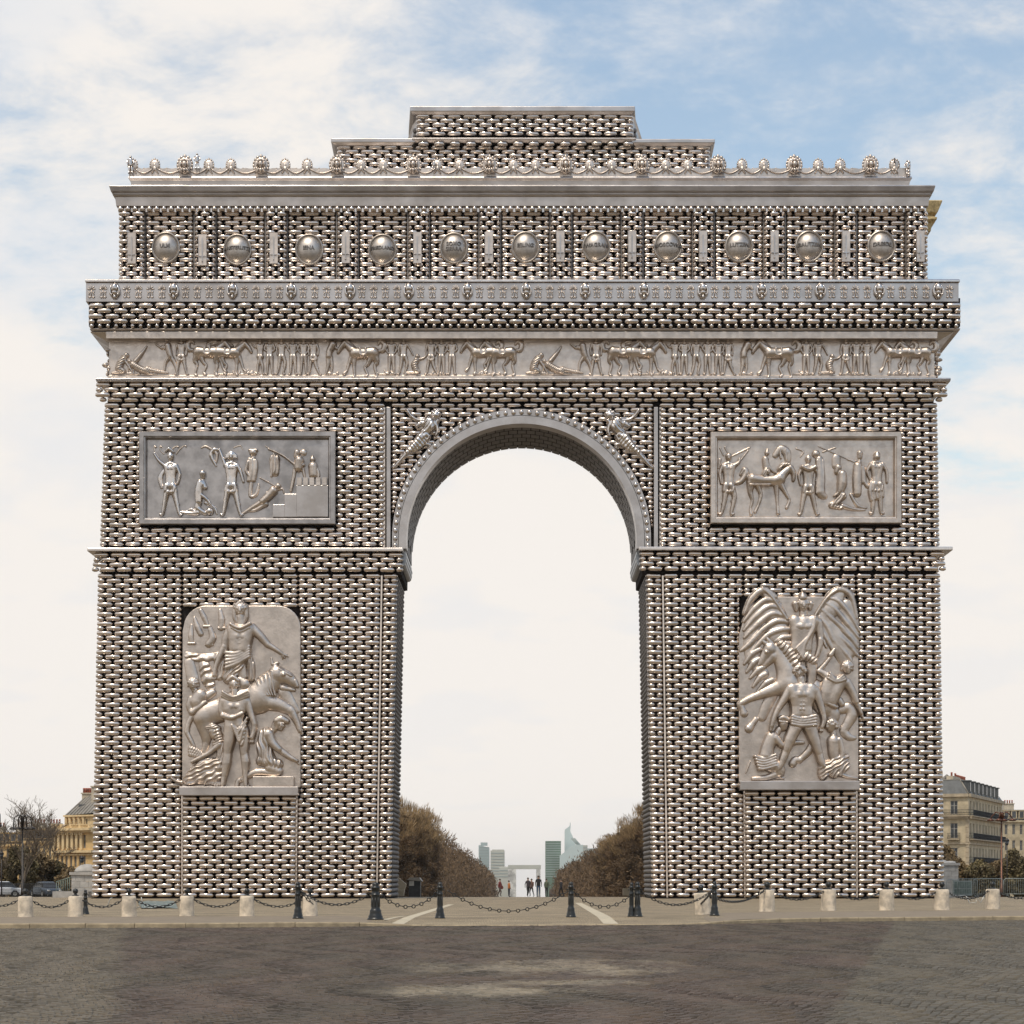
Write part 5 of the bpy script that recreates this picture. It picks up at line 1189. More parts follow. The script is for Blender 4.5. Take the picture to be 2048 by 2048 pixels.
def sett_mat():
    m = bpy.data.materials.new('road_setts'); m.use_nodes = True; nt = m.node_tree; p = nt.nodes['Principled BSDF']; p.inputs['Roughness'].default_value = .62
    g = nt.nodes.new('ShaderNodeNewGeometry'); a = nt.nodes.new('ShaderNodeAttribute'); a.attribute_name = 'tone'
    s = nt.nodes.new('ShaderNodeSeparateXYZ'); nt.links.new(g.outputs['Position'], s.inputs[0])
    n1 = nt.nodes.new('ShaderNodeTexNoise'); n1.inputs['Scale'].default_value = .35; n1.inputs['Detail'].default_value = 8; n1.inputs['Roughness'].default_value = .65
    mp_ = nt.nodes.new('ShaderNodeMapping'); mp_.inputs['Scale'].default_value = (1, .6, 1); nt.links.new(g.outputs['Position'], mp_.inputs[0]); nt.links.new(mp_.outputs[0], n1.inputs[0])
    def mixrgb(f, a_, b_, blend='MIX'):
        k = nt.nodes.new('ShaderNodeMix'); k.data_type = 'RGBA'; k.blend_type = blend
        for i, v in ((0, f), (6, a_), (7, b_)):
            if isinstance(v, (tuple, float, int)): k.inputs[i].default_value = v
            else: nt.links.new(v, k.inputs[i])
        return k.outputs[2]
    base = mixrgb(smooth(nt, n1.outputs[0], .35, .65), (0.066, 0.052, 0.034, 1), (0.086, 0.060, 0.043, 1))
    # paler, greyer paving of the side lanes (left of x=-? and right of the oblique joint)
    lft = smooth(nt, mathn(nt, 'ADD', s.outputs[0], mathn(nt, 'MULTIPLY', s.outputs[1], .215*.98)), -25.2, -25.7)
    rgt = smooth(nt, mathn(nt, 'SUBTRACT', s.outputs[0], mathn(nt, 'MULTIPLY', s.outputs[1], .219)), 25.2, 25.4)
    base = mixrgb(mathn(nt, 'MULTIPLY', lft, .8), base, (0.120, 0.100, 0.068, 1)); base = mixrgb(rgt, base, (0.096, 0.082, 0.058, 1))
    # sand worn into the joints near the middle
    def blob(x, y, rx, ry):
        ax = mathn(nt, 'POWER', mathn(nt, 'DIVIDE', mathn(nt, 'SUBTRACT', s.outputs[0], x), rx), 2); ay = mathn(nt, 'POWER', mathn(nt, 'DIVIDE', mathn(nt, 'SUBTRACT', s.outputs[1], y), ry), 2)
        return mathn(nt, 'SUBTRACT', 1.0, mathn(nt, 'ADD', ax, ay))
    n2 = nt.nodes.new('ShaderNodeTexNoise'); n2.inputs['Scale'].default_value = .9; n2.inputs['Detail'].default_value = 9; n2.inputs['Roughness'].default_value = .75; nt.links.new(mp_.outputs[0], n2.inputs[0])
    sand = None
    for (px, py, rx, ry) in ((1110, 1934, 3.0, 3.6), (950, 1980, 1.9, 2.0), (1150, 1966, 1.5, 1.4)):
        x, y = gnd(px, py, RZ); b_ = mathn(nt, 'MULTIPLY', mathn(nt, 'MAXIMUM', blob(x, y, rx, ry), 0.0), 1.0 if px > 500 else .55); sand = b_ if sand is None else mathn(nt, 'MAXIMUM', sand, b_)
    sf = mathn(nt, 'MULTIPLY', smooth(nt, mathn(nt, 'ADD', mathn(nt, 'MULTIPLY', sand, .32), n2.outputs[0]), .60, .88), .75)
    sf = mathn(nt, 'MULTIPLY', sf, smooth(nt, sand, 0.0, .15))
    base = mixrgb(sf, base, (0.27, 0.23, 0.165, 1))
    tcol = nt.nodes.new('ShaderNodeCombineColor')
    for i, (lo, hi) in enumerate(((.80, 1.25), (.80, 1.22), (.80, 1.2))):
        r = nt.nodes.new('ShaderNodeMapRange'); nt.links.new(a.outputs['Fac'], r.inputs[0]); r.inputs[3].default_value = lo; r.inputs[4].default_value = hi; nt.links.new(r.outputs[0], tcol.inputs[i])
    base = mixrgb(1.0, base, tcol.outputs[0], 'MULTIPLY'); nt.links.new(base, p.inputs['Base Color'])
    return m
M['sett'] = sett_mat()
tone = rng.random(n)**1.2
def add_tone(me, t):
    at = me.attributes.new('tone', 'FLOAT', 'POINT'); at.data.foreach_set('value', np.repeat(t, 8).astype(np.float32))
order = np.argsort(cen[:, 1]+np.where(np.abs(cen[:, 0]) > 4.6, 50, 0)); near = order[:300]; far = order[300:]
for i in near:
    c = np.array([cen[i, 0], cen[i, 1], 0]); me = np_mesh('sett', SV[i]-c, [sq], M['sett']); add_tone(me, tone[i:i+1]); link('sett', me, road, c)
V = SV[far].reshape(-1, 3); me = np_mesh('sett_paving', V, [(np.arange(len(far))[:, None, None]*8+sq[None]).reshape(-1, 4)], M['sett']); add_tone(me, tone[far])
tag(link('sett_paving', me, road), kind='stuff')
# land falling away beyond the plaza, out to the horizon
prof = [(-700, -.5), (-52, -.5), (9.9, -.45), (10.0, -.006), (14, -.04), (60, -.52), (200, -2.0), (900, -9.6), (2600, -27.5), (9000, -93)]
V = []; 
for y, z in prof: V += [(-9000, y, z), (9000, y, z)]
tag(link('ground', np_mesh('ground', V, [[(2*i, 2*i+1, 2*i+3, 2*i+2) for i in range(len(prof)-1)]], M['earth'])), kind='structure')
def gz(Y): return float(np.interp(Y, [p[0] for p in prof[3:]], [p[1] for p in prof[3:]])) if Y > 10 else 0.0

# ------------------------------------------------------------------ bollards and chains
M['bstone'] = mat('bollard_limestone', (0.58, 0.50, 0.395), 0.85, 0, 0.32, 3.2, bump=.03, bscale=9, detail=10, tint=(1.0, .98, .95))
M['iron'] = mat('black_painted_iron', (0.012, 0.013, 0.012), 0.33, 0, 0.3, 5, bump=.006, bscale=25)
M['rust'] = mat('rusty_iron', (0.10, 0.045, 0.025), 0.6, .3, 0.5, 9)
SB = [(51, 1834, 'grey'), (151, 1833, ''), (258, 1833, ''), (374, 1832, ''), (494, 1832, ''), (620, 1832, 'L'), (1406, 1829, 'R'), (1534, 1823, ''), (1657, 1821, ''), (1773, 1820.5, ''), (1884, 1820, ''), (1985, 1818, '')]
ordn = ['first', 'second', 'third', 'fourth', 'fifth', 'sixth']
anchors = {}
def stone_bollard(i, px, py, var):
    x, y = gnd(px, py); z0 = float(pave_z(x, y)); sc = 1.0 if px < 1000 else (1.12 if px == 1406 else 1.22)
    side = 'left' if px < 1000 else 'right'; k = i+1 if px < 1000 else 12-i
    lab = 'stained pale stone bollard with black iron ball, %s from the %s edge' % (ordn[k-1], side)
    if var: lab = {'grey': 'grey shaded stone bollard with iron ball at the far left edge', 'L': 'broken slanting stone bollard behind the black post, left of the crossing', 'R': 'leaning stone bollard beside the black post, right of the crossing'}[var]
    r = empty('stone_bollard', (x, y, z0), lab, 'bollard', 'stone bollards along the kerb', random.uniform(0, 6)); r.scale = (sc, sc, sc)
    mb = MB(); n = 28; prof = [(.262, 0), (.258, .02), (.25, .2), (.247, .42), (.243, .60), (.236, .66), (.222, .69), (.19, .70), (.05, .705)]
    vs = []; ph = random.uniform(0, 6)
    for j, (rr, z) in enumerate(prof):
        for a in range(n):
            t = 2*PI*a/n; q_ = 1+.018*math.sin(3*t+ph+z*3)+random.uniform(-.012, .012); zz_ = z
            if var == 'L' and z > .25: zz_ = z*(1-.16*(1-math.cos(t-3.3-r.rotation_euler.z*-1))*.5*(z/.7)) 
            if z > .6 and random.random() < .08: q_ *= .94
            vs.append((rr*q_*math.cos(t), rr*q_*math.sin(t), zz_))
    fs = [(j*n+a, j*n+(a+1) % n, (j+1)*n+(a+1) % n, (j+1)*n+a) for j in range(len(prof)-1) for a in range(n)]+[tuple((len(prof)-1)*n+a for a in range(n))]
    mb.add(vs, fs, True); o = mb.build('stone_drum', M['bstone'], r); hard(o)
    mb = MB(); mb.lathe([(.13, .69), (.135, .715), (.10, .73), (.06, .745), (.045, .775), (.05, .785)], 14); cap = mb.build('collar', M['iron'], r)
    mb = MB(); mb.ell((0, 0, .865), .095, 16, 10); mb.build('ball', M['iron'], r)
    if var == 'R': r.rotation_euler = (0, math.radians(-4), 0)
    anchors[px] = Vector((x, y, z0+.745*sc))
for i, (px, py, v) in enumerate(SB): stone_bollard(i, px, py, v)
# cast iron posts
prof_post = [(.175, 0), (.18, .03), (.165, .06), (.15, .08), (.155, .12), (.135, .16), (.12, .25), (.125, .30), (.105, .33), (.092, .40), (.085, .75), (.092, .78), (.10, .80), (.092, .82), (.078, .84), (.076, .98), (.095, 1.0), (.10, 1.03), (.085, 1.06), (.06, 1.08), (.075, 1.11), (.07, 1.15), (.045, 1.18), (.02, 1.2)]
MBL = [(596, 1838, 'at the left end of the crossing, before the slanting stone'), (751, 1841, 'thick, second from the left of the crossing'), (880, 1842, 'third of the crossing row, left of the big ringed chain'), (1142, 1838, 'right of the big ringed chain'), (1275, 1836, 'with a twin behind it, left of the leaning stone'), (1429, 1832, 'at the right end of the crossing, by the leaning stone')]
mb = MB(); mb.lathe(prof_post, 20)
for a in range(8):
    t = 2*PI*a/8; mb.tube([(.088*math.cos(t), .088*math.sin(t), .42), (.082*math.cos(t), .082*math.sin(t), .74)], .012, 5)
post_me = mb.mesh('post', M['iron']); mb = MB(); mb.lathe([(.06, .0), (.062, .02), (.05, .04)], 8); 
pmb = MB(); pmb.tube([(-.15, 0, .93), (-.10, 0, .95), (.10, 0, .95), (.15, 0, .93)], .022, 8); hook_me = pmb.mesh('chain_eye', M['iron'])
pmb = MB(); pmb.lathe([(.24, -.01), (.24, .006), (.18, .007)], 16); foot_me = pmb.mesh('footing', M['kerb'])
def iron_post(px, py, lab, sc=(1, 1, 1), reg=True):
    d0 = gnd(px, py); z0 = float(pave_z(*d0)); x, y = gnd(px, py, z0); z0 = float(pave_z(x, y))
    r = empty('iron_bollard', (x, y, z0), lab, 'bollard', 'black iron bollards by the crossing'); r.scale = sc
    link('post', post_me, r); link('chain_eye', hook_me, r); link('footing', foot_me, r)
    if reg: anchors[px] = Vector((x, y, z0+.95*sc[2]))
    return r
for px, py, t in MBL: iron_post(px, py, 'black cast iron post '+t, (1.5, 1.3, 1.0) if px == 751 else (1, 1, 1))
iron_post(1263, 1835, 'slim black post just behind its twin, left side', (.8, .8, .98), False)
iron_post(171, 1829, 'plain black post half hidden behind a pale stone bollard', (.8, .8, .75), False)
def catenary(a, b, sag, n):
    return [a.lerp(b, t/n)-Vector((0, 0, sag*4*(t/n)*(1-t/n))) for t in range(n+1)]
cl_mb = MB(); nn = 12; cpts = []
for a in range(nn+1):
    t = 2*PI*a/nn; cpts.append((.062*math.cos(t)+(.03 if math.cos(t) > 0 else -.03), .036*math.sin(t), 0))
cl_mb.tube(cpts, .0125, 6, cap=False); clink_me = cl_mb.mesh('chain_link', M['iron'])
rl = MB(); rpts = [(.055*math.cos(2*PI*a/12), 0, .055*math.sin(2*PI*a/12)) for a in range(13)]; rl.tube(rpts, .018, 6, cap=False); ring_me = rl.mesh('ring', M['iron'])
def resample(P, step):
    out_ = [P[0]]; acc = 0
    for a, b in zip(P[:-1], P[1:]):
        L = (b-a).length; s_ = 0
        while acc+(L-s_) >= step:
            s_ += step-acc; acc = 0; out_.append(a.lerp(b, s_/L))
        acc += L-s_
    return out_
def oval_chain(a, b, sag, lab, sc=1.0, m=None):
    mid = (a+b)/2; r = empty('iron_chain', mid, lab, 'chain', 'sagging chains between the bollards')
    P = resample(catenary(a, b, sag, 40), .135*sc); me = clink_me
    for i, (p, q_) in enumerate(zip(P[:-1], P[1:])):
        o = link('chain_link', me, r, (p+q_)/2-mid); o.rotation_mode = 'QUATERNION'
        dq = (q_-p).to_track_quat('X', 'Z'); o.rotation_quaternion = dq @ Matrix.Rotation((i % 2)*PI/2+.3, 4, 'X').to_quaternion(); o.scale = (sc, sc, sc)
def rod_chain(a, b, sag, lab, step=.36):
    mid = (a+b)/2; r = empty('ringed_chain', mid, lab, 'chain', 'sagging chains between the bollards')
    P = resample(catenary(a, b, sag, 40), step)
    if (P[-1]-b).length > .1: P.append(b)
    for i, (p, q_) in enumerate(zip(P[:-1], P[1:])):
        mb = MB(); mb.tube([p-mid+(q_-p)*.16, q_-mid-(q_-p)*.16], .016, 6); mb.build('rod', M['iron'], r)
        if i: link('ring', ring_me, r, p-mid)
A = anchors
sx_ = sorted([p[0] for p in SB if p[0] < 700]); names = 'first second third fourth fifth sixth'.split()
A[-55] = A[51]+Vector((-1.85, 0, 0)); A[2095] = A[1985]+Vector((2.4, 0.3, 0))
L_ = [-55]+sx_
for i, (a, b) in enumerate(zip(L_[:-1], L_[1:])): oval_chain(A[a], A[b], .42 if a > 0 else .38, 'black chain between stone bollards, %s span from the left edge' % names[i])
R_ = [1406, 1534, 1657, 1773, 1884, 1985, 2095]
for i, (a, b) in enumerate(zip(R_[:-1], R_[1:])): oval_chain(A[a], A[b], .45, 'dark chain between stone bollards, %s span right of the crossing' % names[i], 1.15)
oval_chain(A[596], A[751], .48, 'heavy chain from the slanting stone to the thick iron post')
oval_chain(A[596], A[596]+Vector((.55, .2, -.55)), .02, 'loose chain end hanging over the slanting stone')
rod_chain(A[751], A[880], .55, 'ringed chain left of the middle, between the thick post and its neighbour')
rod_chain(A[880]+Vector((.2, 0, 0)), A[1142]+Vector((0, 0, .0)), .72, 'long ringed chain sagging across the middle of the crossing', .33)
rod_chain(A[1142], A[1275], .60, 'ringed chain sagging right of the middle', .3)
oval_chain(A[1275], A[1429], .55, 'heavy chain from the twin posts to the right end post')
oval_chain(A[1429], A[1406]+Vector((-.12, 0, -.5)), .02, 'loose chain end hanging on the leaning stone')

# ------------------------------------------------------------------ buildings
M['ochre'] = mat('ochre_facade_stone', (0.58, 0.40, 0.185), 0.85, 0, 0.18, .8)
M['ochre2'] = mat('ochre_trim_stone', (0.66, 0.50, 0.28), 0.85, 0, 0.15, 1.2)
M['cream'] = mat('cream_facade_stone', (0.47, 0.39, 0.26), 0.88, 0, 0.22, .7)
M['cream2'] = mat('cream_trim_stone', (0.42, 0.345, 0.24), 0.88, 0, 0.22, 1.0)
M['slate'] = mat('slate_roof', (0.075, 0.08, 0.08), 0.6, 0, 0.3, 1.0, stretch=(1, 1, .3))
M['zinc'] = mat('zinc_roof', (0.21, 0.19, 0.16), 0.55, 0, 0.25, .6)
M['pane'] = mat('window_pane', (0.05, 0.055, 0.06), 0.12, 0, 0.4, .4)
M['frame'] = mat('window_frame_paint', (0.55, 0.52, 0.46), 0.6, 0, 0.1, 2)
M['plaster'] = mat('chimney_plaster', (0.50, 0.43, 0.32), 0.9, 0, 0.2, 1.5)
M['terra'] = mat('terracotta', (0.33, 0.10, 0.06), 0.8, 0, 0.3, 3)
M['balc'] = mat('balcony_iron', (0.02, 0.02, 0.02), 0.5, 0, 0.3, 3)
def facade(parent, A, B, z0, z1, wins, m, name='wall', depth=.35, recess=.25, trim=None):
    """wall from A to B (xy, seen from the right-hand side of A->B being in front), windows (u0,u1,z0,z1) in metres"""
    ax, ay = A; bx, by = B; L = math.hypot(bx-ax, by-ay); dx_, dy_ = (bx-ax)/L, (by-ay)/L; nx_, ny_ = dy_, -dx_     # outward normal (towards the camera when A is left of B)
    P = lambda u, z, o=0: (ax+dx_*u+nx_*o, ay+dy_*u+ny_*o, z)
    us = sorted({0, L, *[w_[0] for w_ in wins], *[w_[1] for w_ in wins]}); zs = sorted({z0, z1, *[w_[2] for w_ in wins], *[w_[3] for w_ in wins]})
    mb = MB()
    for i in range(len(us)-1):
        for j in range(len(zs)-1):
            um, zm = (us[i]+us[i+1])/2, (zs[j]+zs[j+1])/2
            if any(w_[0] < um < w_[1] and w_[2] < zm < w_[3] for w_ in wins): continue
            mb.add([P(us[i], zs[j]), P(us[i+1], zs[j]), P(us[i+1], zs[j+1]), P(us[i], zs[j+1])], [(0, 1, 2, 3)])
    for (u0, u1, a, b) in wins:
        mb.add([P(u0, a), P(u1, a), P(u1, b), P(u0, b), P(u0, a, -recess), P(u1, a, -recess), P(u1, b, -recess), P(u0, b, -recess)], [(0, 1, 5, 4), (1, 2, 6, 5), (2, 3, 7, 6), (3, 0, 4, 7)])
    wall = mb.build(name, m, parent)
    for (u0, u1, a, b) in wins:
        f = MB(); t = min(.07, .07*(u1-u0)); r1, r0 = -recess+.02, -recess+.09
        def bar(ua, ub, za, zb): f.add([P(ua, za, r0), P(ub, za, r0), P(ub, zb, r0), P(ua, zb, r0), P(ua, za, r1), P(ub, za, r1), P(ub, zb, r1), P(ua, zb, r1)], [(0,1,2,3), (0,4,5,1), (1,5,6,2), (2,6,7,3), (3,7,4,0)])
        bar(u0, u0+t, a, b); bar(u1-t, u1, a, b); bar(u0+t, u1-t, b-t, b); bar(u0+t, u1-t, a, a+t); um = (u0+u1)/2; bar(um-t/2, um+t/2, a+t, b-t)
        if b-a > 1.8: bar(u0+t, um-t/2, a+(b-a)*.62, a+(b-a)*.62+t*.7); bar(um+t/2, u1-t, a+(b-a)*.62, a+(b-a)*.62+t*.7)
        wo = f.build('window', M['frame'], parent)
        g = MB(); g.add([P(u0, a, -recess), P(u1, a, -recess), P(u1, b, -recess), P(u0, b, -recess)], [(0, 1, 2, 3)]); g.build('pane', M['pane'], wo)
    return P, L
def band(parent, A, B, z0, z1, out_, m, name, inn=-.3):
    mb = MB(); mb.obox(A, B, inn, 0, z0, z1) if False else None
    ax, ay = A; bx, by = B; L = math.hypot(bx-ax, by-ay); nx_, ny_ = (by-ay)/L, -(bx-ax)/L
    q = [(ax+nx_*out_, ay+ny_*out_), (bx+nx_*out_, by+ny_*out_), (bx+nx_*inn, by+ny_*inn), (ax+nx_*inn, ay+ny_*inn)]
    mb.add([(x, y, z0) for x, y in q]+[(x, y, z1) for x, y in q], [(0,3,2,1), (4,5,6,7), (0,1,5,4), (1,2,6,5), (2,3,7,6), (3,0,4,7)])
    return mb.build(name, m, parent)
def balcony(parent, P, u0, u1, z, dep=.8, h=1.0):
    mb = MB(); mb.add([P(u0, z-.18, 0), P(u1, z-.18, 0), P(u1, z-.18, dep), P(u0, z-.18, dep), P(u0, z, 0), P(u1, z, 0), P(u1, z, dep), P(u0, z, dep)], [(0,1,2,3), (4,7,6,5), (3,2,6,7), (0,3,7,4), (1,5,6,2)])
    b = mb.build('balcony', M['cream2'], parent); mb = MB()
    n = max(2, int((u1-u0)/.16))
    for i in range(n+1):
        u = u0+(u1-u0)*i/n; mb.tube([P(u, z, dep-.05), P(u, z+h, dep-.05)], .022, 3, cap=False, sm=False)
    for zz_ in (z+.08, z+h*.5, z+h): mb.tube([P(u0, zz_, .02), P(u0, zz_, dep-.05), P(u1, zz_, dep-.05), P(u1, zz_, .02)], .035, 4)
    for i in range(int((u1-u0)/.5)):
        u = u0+(i+.5)*.5; mb.tube([P(u-.18, z+.15, dep-.05), P(u, z+h*.8, dep-.05), P(u+.18, z+.15, dep-.05)], .025, 3, cap=False)
    mb.build('railing', M['balc'], b); return b
def chimney(parent, x0, x1, y0, y1, z0, z1, npots=6, m=None):
    mb = MB(); mb.box(x0, x1, y0, y1, z0, z1); mb.box(x0-.12, x1+.12, y0-.12, y1+.12, z1, z1+.18); c = mb.build('chimney', m or M['plaster'], parent)
    for i in range(npots):
        x = x0+(i+.5)*(x1-x0)/npots; pb = MB(); pb.lathe([(.16, 0), (.13, .5), (.17, .55), (.15, .7)], 8, (x, (y0+y1)/2, z1+.18)); pb.build('chimney_pot', M['terra'], c)
# the ochre mansion, left
Yb = 140.0
w3 = lambda px, py, Y=Yb: W(px, py, Y)
b = empty('ochre_mansion', (w3(140, 1757)[0], Yb, gz(Yb)), 'sunlit ochre mansion with tall windows and sloping grey roof, beside the left flank', 'building')
b_off = Vector(b.location)
def child_fix(root):
    for ch in root.children: ch.location = Vector(ch.location)-Vector(root.location)
X = lambda px: w3(px, 0)[0]; Zp = lambda py: w3(0, py)[2]
A_, B_ = (X(107), Yb), (X(200), Yb-4)
wins = []
ux = lambda px: (X(px)-A_[0])*1.02
for px in (118, 130, 142, 154, 166, 178, 190):
    wins.append((ux(px-3.2), ux(px+3.2), Zp(1697), Zp(1671))); wins.append((ux(px-3.1), ux(px+3.1), Zp(1735), Zp(1712)))
P_, L_m = facade(b, A_, B_, gz(Yb)-1, Zp(1663), wins, M['ochre'])
for px in (112, 124, 136, 148, 160, 172, 184):
    u = ux(px); mb = MB(); mb.add([P_(u-.22, Zp(1700), 0), P_(u+.22, Zp(1700), 0), P_(u+.22, Zp(1666), 0), P_(u-.22, Zp(1666), 0), P_(u-.22, Zp(1700), .3), P_(u+.22, Zp(1700), .3), P_(u+.22, Zp(1666), .3), P_(u-.22, Zp(1666), .3)], [(4,5,6,7), (0,4,7,3), (1,2,6,5), (0,1,5,4), (3,7,6,2)]); mb.build('pilaster', M['ochre2'], b)
    mb = MB(); [mb.ell(P_(u+dx2, Zp(1669), .3), (.16, .16, .2), 6, 5) for dx2 in (-.2, .2)]; mb.build('capital', M['ochre2'], b)
for z0_, z1_, o_ in ((1666, 1662, .45), (1662, 1657, .9), (1706, 1701, .5), (1711, 1709, .25), (1740, 1736, .4)): band(b, A_, B_, Zp(z0_), Zp(z1_), o_, M['ochre2'], 'cornice')
band(b, A_, B_, Zp(1651), Zp(1649.5), .5, M['ochre2'], 'balustrade_rail', .25); band(b, A_, B_, Zp(1657), Zp(1656), .5, M['ochre2'], 'balustrade_base', .25)
mb = MB()
for i in range(26): u = .3+i*.26*1.0; mb.lathe([(.06, 0), (.11, .15), (.05, .38), (.09, .45)], 6, P_(u, Zp(1656), .38))
for i in range(0, 5): u = .2+i*1.75; q_ = P_(u, Zp(1656.5), .38); mb.box(q_[0]-.14, q_[0]+.14, q_[1]-.14, q_[1]+.14, q_[2], Zp(1648.5))
mb.build('baluster', M['ochre2'], b)
A2, B2 = (X(122), Yb+2.2), (X(200), Yb-1.2); ux2 = lambda px: (X(px)-A2[0])*1.02+.1
P2, _ = facade(b, A2, B2, Zp(1660), Zp(1632), [(ux2(px-2), ux2(px+2), Zp(1649), Zp(1638)) for px in (130, 141.5, 154, 167, 180)], M['ochre2'], 'attic_wall')
for px in (125.5, 136, 148, 160.5, 173): u = ux2(px); q_ = P2(u, 0, .15); mb = MB(); mb.box(q_[0]-.16, q_[0]+.16, q_[1]-.1, q_[1]+.2, Zp(1650), Zp(1634)); mb.build('attic_pier', M['ochre2'], b)
band(b, A2, B2, Zp(1633), Zp(1629.5), .35, M['ochre2'], 'eave')
zr = Zp(1630); mb = MB(); xa, xb = X(122), X(200)
mb.add([(xa, Yb+2.0, zr), (xb, Yb-1.3, zr+.3), (xb+2, Yb+9, Zp(1585)+3), (X(163), Yb+9, Zp(1588)+1.5), (xa, Yb+14, zr), (xb, Yb+14, zr)], [(0, 1, 2, 3), (0, 3, 4), (1, 5, 2), (3, 2, 5, 4)]); mb.build('roof', M['zinc'], b)
for t in range(9):
    u = (t+.6)/9.5; mb = MB(); p0 = Vector((xa+(xb-xa)*u, Yb+2.0-3.3*u-.05, zr+.3*u+.05)); p1 = Vector((X(163)+(xb+2-X(163))*u, Yb+8.9, Zp(1588)+1.5+1.6*u)); mb.tube([p0, p1], .05, 4); mb.build('roof_seam', M['zinc'], b)
for px in (150, 158, 166): q_ = (X(px), Yb+3.8, Zp(1612)); mb = MB(); mb.box(q_[0]-.25, q_[0]+.25, q_[1]-.6, q_[1]+.4, q_[2]-.2, q_[2]+.35); mb.build('skylight', M['pane'], b)
chimney(b, X(143.5), X(171), Yb+6, Yb+7.4, Zp(1618), Zp(1584), 7); chimney(b, X(172), X(187), Yb+3.2, Yb+4.6, Zp(1622), Zp(1572), 0)
mb = MB(); mb.box(X(107), X(200), Yb+.6, Yb+14, gz(Yb)-1, Zp(1659)); mb.box(X(122), X(200), Yb+2.7, Yb+14, Zp(1659), Zp(1630)); mb.build('inner_block', M['ochre'], b)
child_fix(b)
# the farther houses, left edge
def far_house(px0, px1, ptop, peave, Y, lab, roofm, wallm, cols, rws):
    r = empty('far_house', (W(px0, PY, Y)[0], Y, gz(Y)), lab, 'building', None); Xf = lambda p: W(p, 0, Y)[0]; Zf = lambda p: W(0, p, Y)[2]
    wn_ = []; n = cols; Wd = Xf(px1)-Xf(px0); st_ = Wd/n
    for i in range(n):
        for j in range(rws):
            zb = Zf(peave)-(j+1)*3.3+.5
            if zb > gz(Y)+.5: wn_.append((i*st_+st_*.32, i*st_+st_*.68, zb, zb+2.1))
    P__, _ = facade(r, (Xf(px0), Y), (Xf(px1), Y), gz(Y)-1, Zf(peave), wn_, wallm)
    band(r, (Xf(px0), Y), (Xf(px1), Y), Zf(peave)-.25, Zf(peave)+.2, .4, wallm, 'cornice')
    mb = MB(); zt_, ze = Zf(ptop), Zf(peave)+.2; x0, x1 = Xf(px0), Xf(px1); s_ = (zt_-ze)*.35
    mb.add([(x0, Y-.1, ze), (x1, Y-.1, ze), (x1-s_, Y+s_+.5, zt_), (x0+s_, Y+s_+.5, zt_), (x0, Y+12, ze), (x1, Y+12, ze), (x1-s_, Y+11, zt_), (x0+s_, Y+11, zt_)], [(0,1,2,3), (1,5,6,2), (3,2,6,7), (0,3,7,4), (4,7,6,5)]); mb.build('roof', roofm, r)
    for i in range(n):
        xc = x0+(i+.5)*st_; mb = MB(); mb.box(xc-.6, xc+.6, Y-.25, Y+1.2, ze+.3, ze+1.9); mb.box(xc-.75, xc+.75, Y-.35, Y+1.3, ze+1.9, ze+2.05); dm = mb.build('dormer', wallm, r)
        g = MB(); g.add([(xc-.4, Y-.262, ze+.45), (xc+.4, Y-.262, ze+.45), (xc+.4, Y-.262, ze+1.75), (xc-.4, Y-.262, ze+1.75)], [(0, 1, 2, 3)]); g.build('pane', M['pane'], dm)
    mb = MB(); mb.box(x0+.02, x1-.02, Y+.4, Y+12, gz(Y)-1, Zf(peave)); mb.build('inner_block', wallm, r)
    for t in (.25, .8): chimney(r, x0+Wd*t-1, x0+Wd*t+1, Y+5, Y+6.2, zt_-1.5, zt_+1.3, 4)
    child_fix(r); return r
far_house(-40, 46, 1668, 1690, 210, 'far ochre house with slate roof at the left edge, behind bare trees', M['slate'], M['ochre'], 7, 5)
far_house(48, 106, 1662, 1684, 196, 'far ochre house with grey roof, just left of the ochre mansion', M['slate'], M['ochre'], 5, 5)
# the grey-roofed corner building, right
Yc2 = 210.0; kk2 = (D+Yc2)/F
cxr = lambda px: (px-PX)*kk2; czr = lambda py: H+(PY-py)*kk2
g0 = gz(Yc2); Cn = (cxr(1937), Yc2); Lf = (cxr(1868), Yc2+2.5); Rt = (cxr(1937)+15.0, Yc2+34)
# end of the right wing seen at about px 2012
r = empty('corner_building', (Cn[0], Cn[1], g0), 'cream stone apartment building with slate mansard roof, at the right flank of the arch', 'building')
zE = czr(1591)
Lw = math.hypot(Cn[0]-Lf[0], Cn[1]-Lf[1]); Rw = math.hypot(Rt[0]-Cn[0], Rt[1]-Cn[1])
fl = [(zE-3.3, zE-.9), (zE-7.6, zE-4.9), (zE-11.9, zE-9.3), (zE-15.6, zE-13.2)]
lw = [(Lw-3.2, Lw-1.9, a, b_) for a, b_ in fl]+[(Lw-5.9+.4, Lw-4.4, a, b_) for a, b_ in fl]
P1, _ = facade(r, Lf, Cn, g0-1, zE, lw, M['cream'])
nb = 11; rw = [(1.5+i*(Rw-2)/nb, 1.5+i*(Rw-2)/nb+1.15, a, b_) for i in range(nb) for a, b_ in fl]
P3, _ = facade(r, Cn, Rt, g0-1, zE, rw, M['cream'])
for A__, B__ in ((Lf, Cn), (Cn, Rt)):
    band(r, A__, B__, zE-.2, zE+.35, .45, M['cream2'], 'cornice'); band(r, A__, B__, zE-4.1, zE-3.7, .55, M['cream2'], 'string_course'); band(r, A__, B__, zE-8.7, zE-8.4, .25, M['cream2'], 'string_course'); band(r, A__, B__, zE-12.9, zE-12.6, .3, M['cream2'], 'string_course')
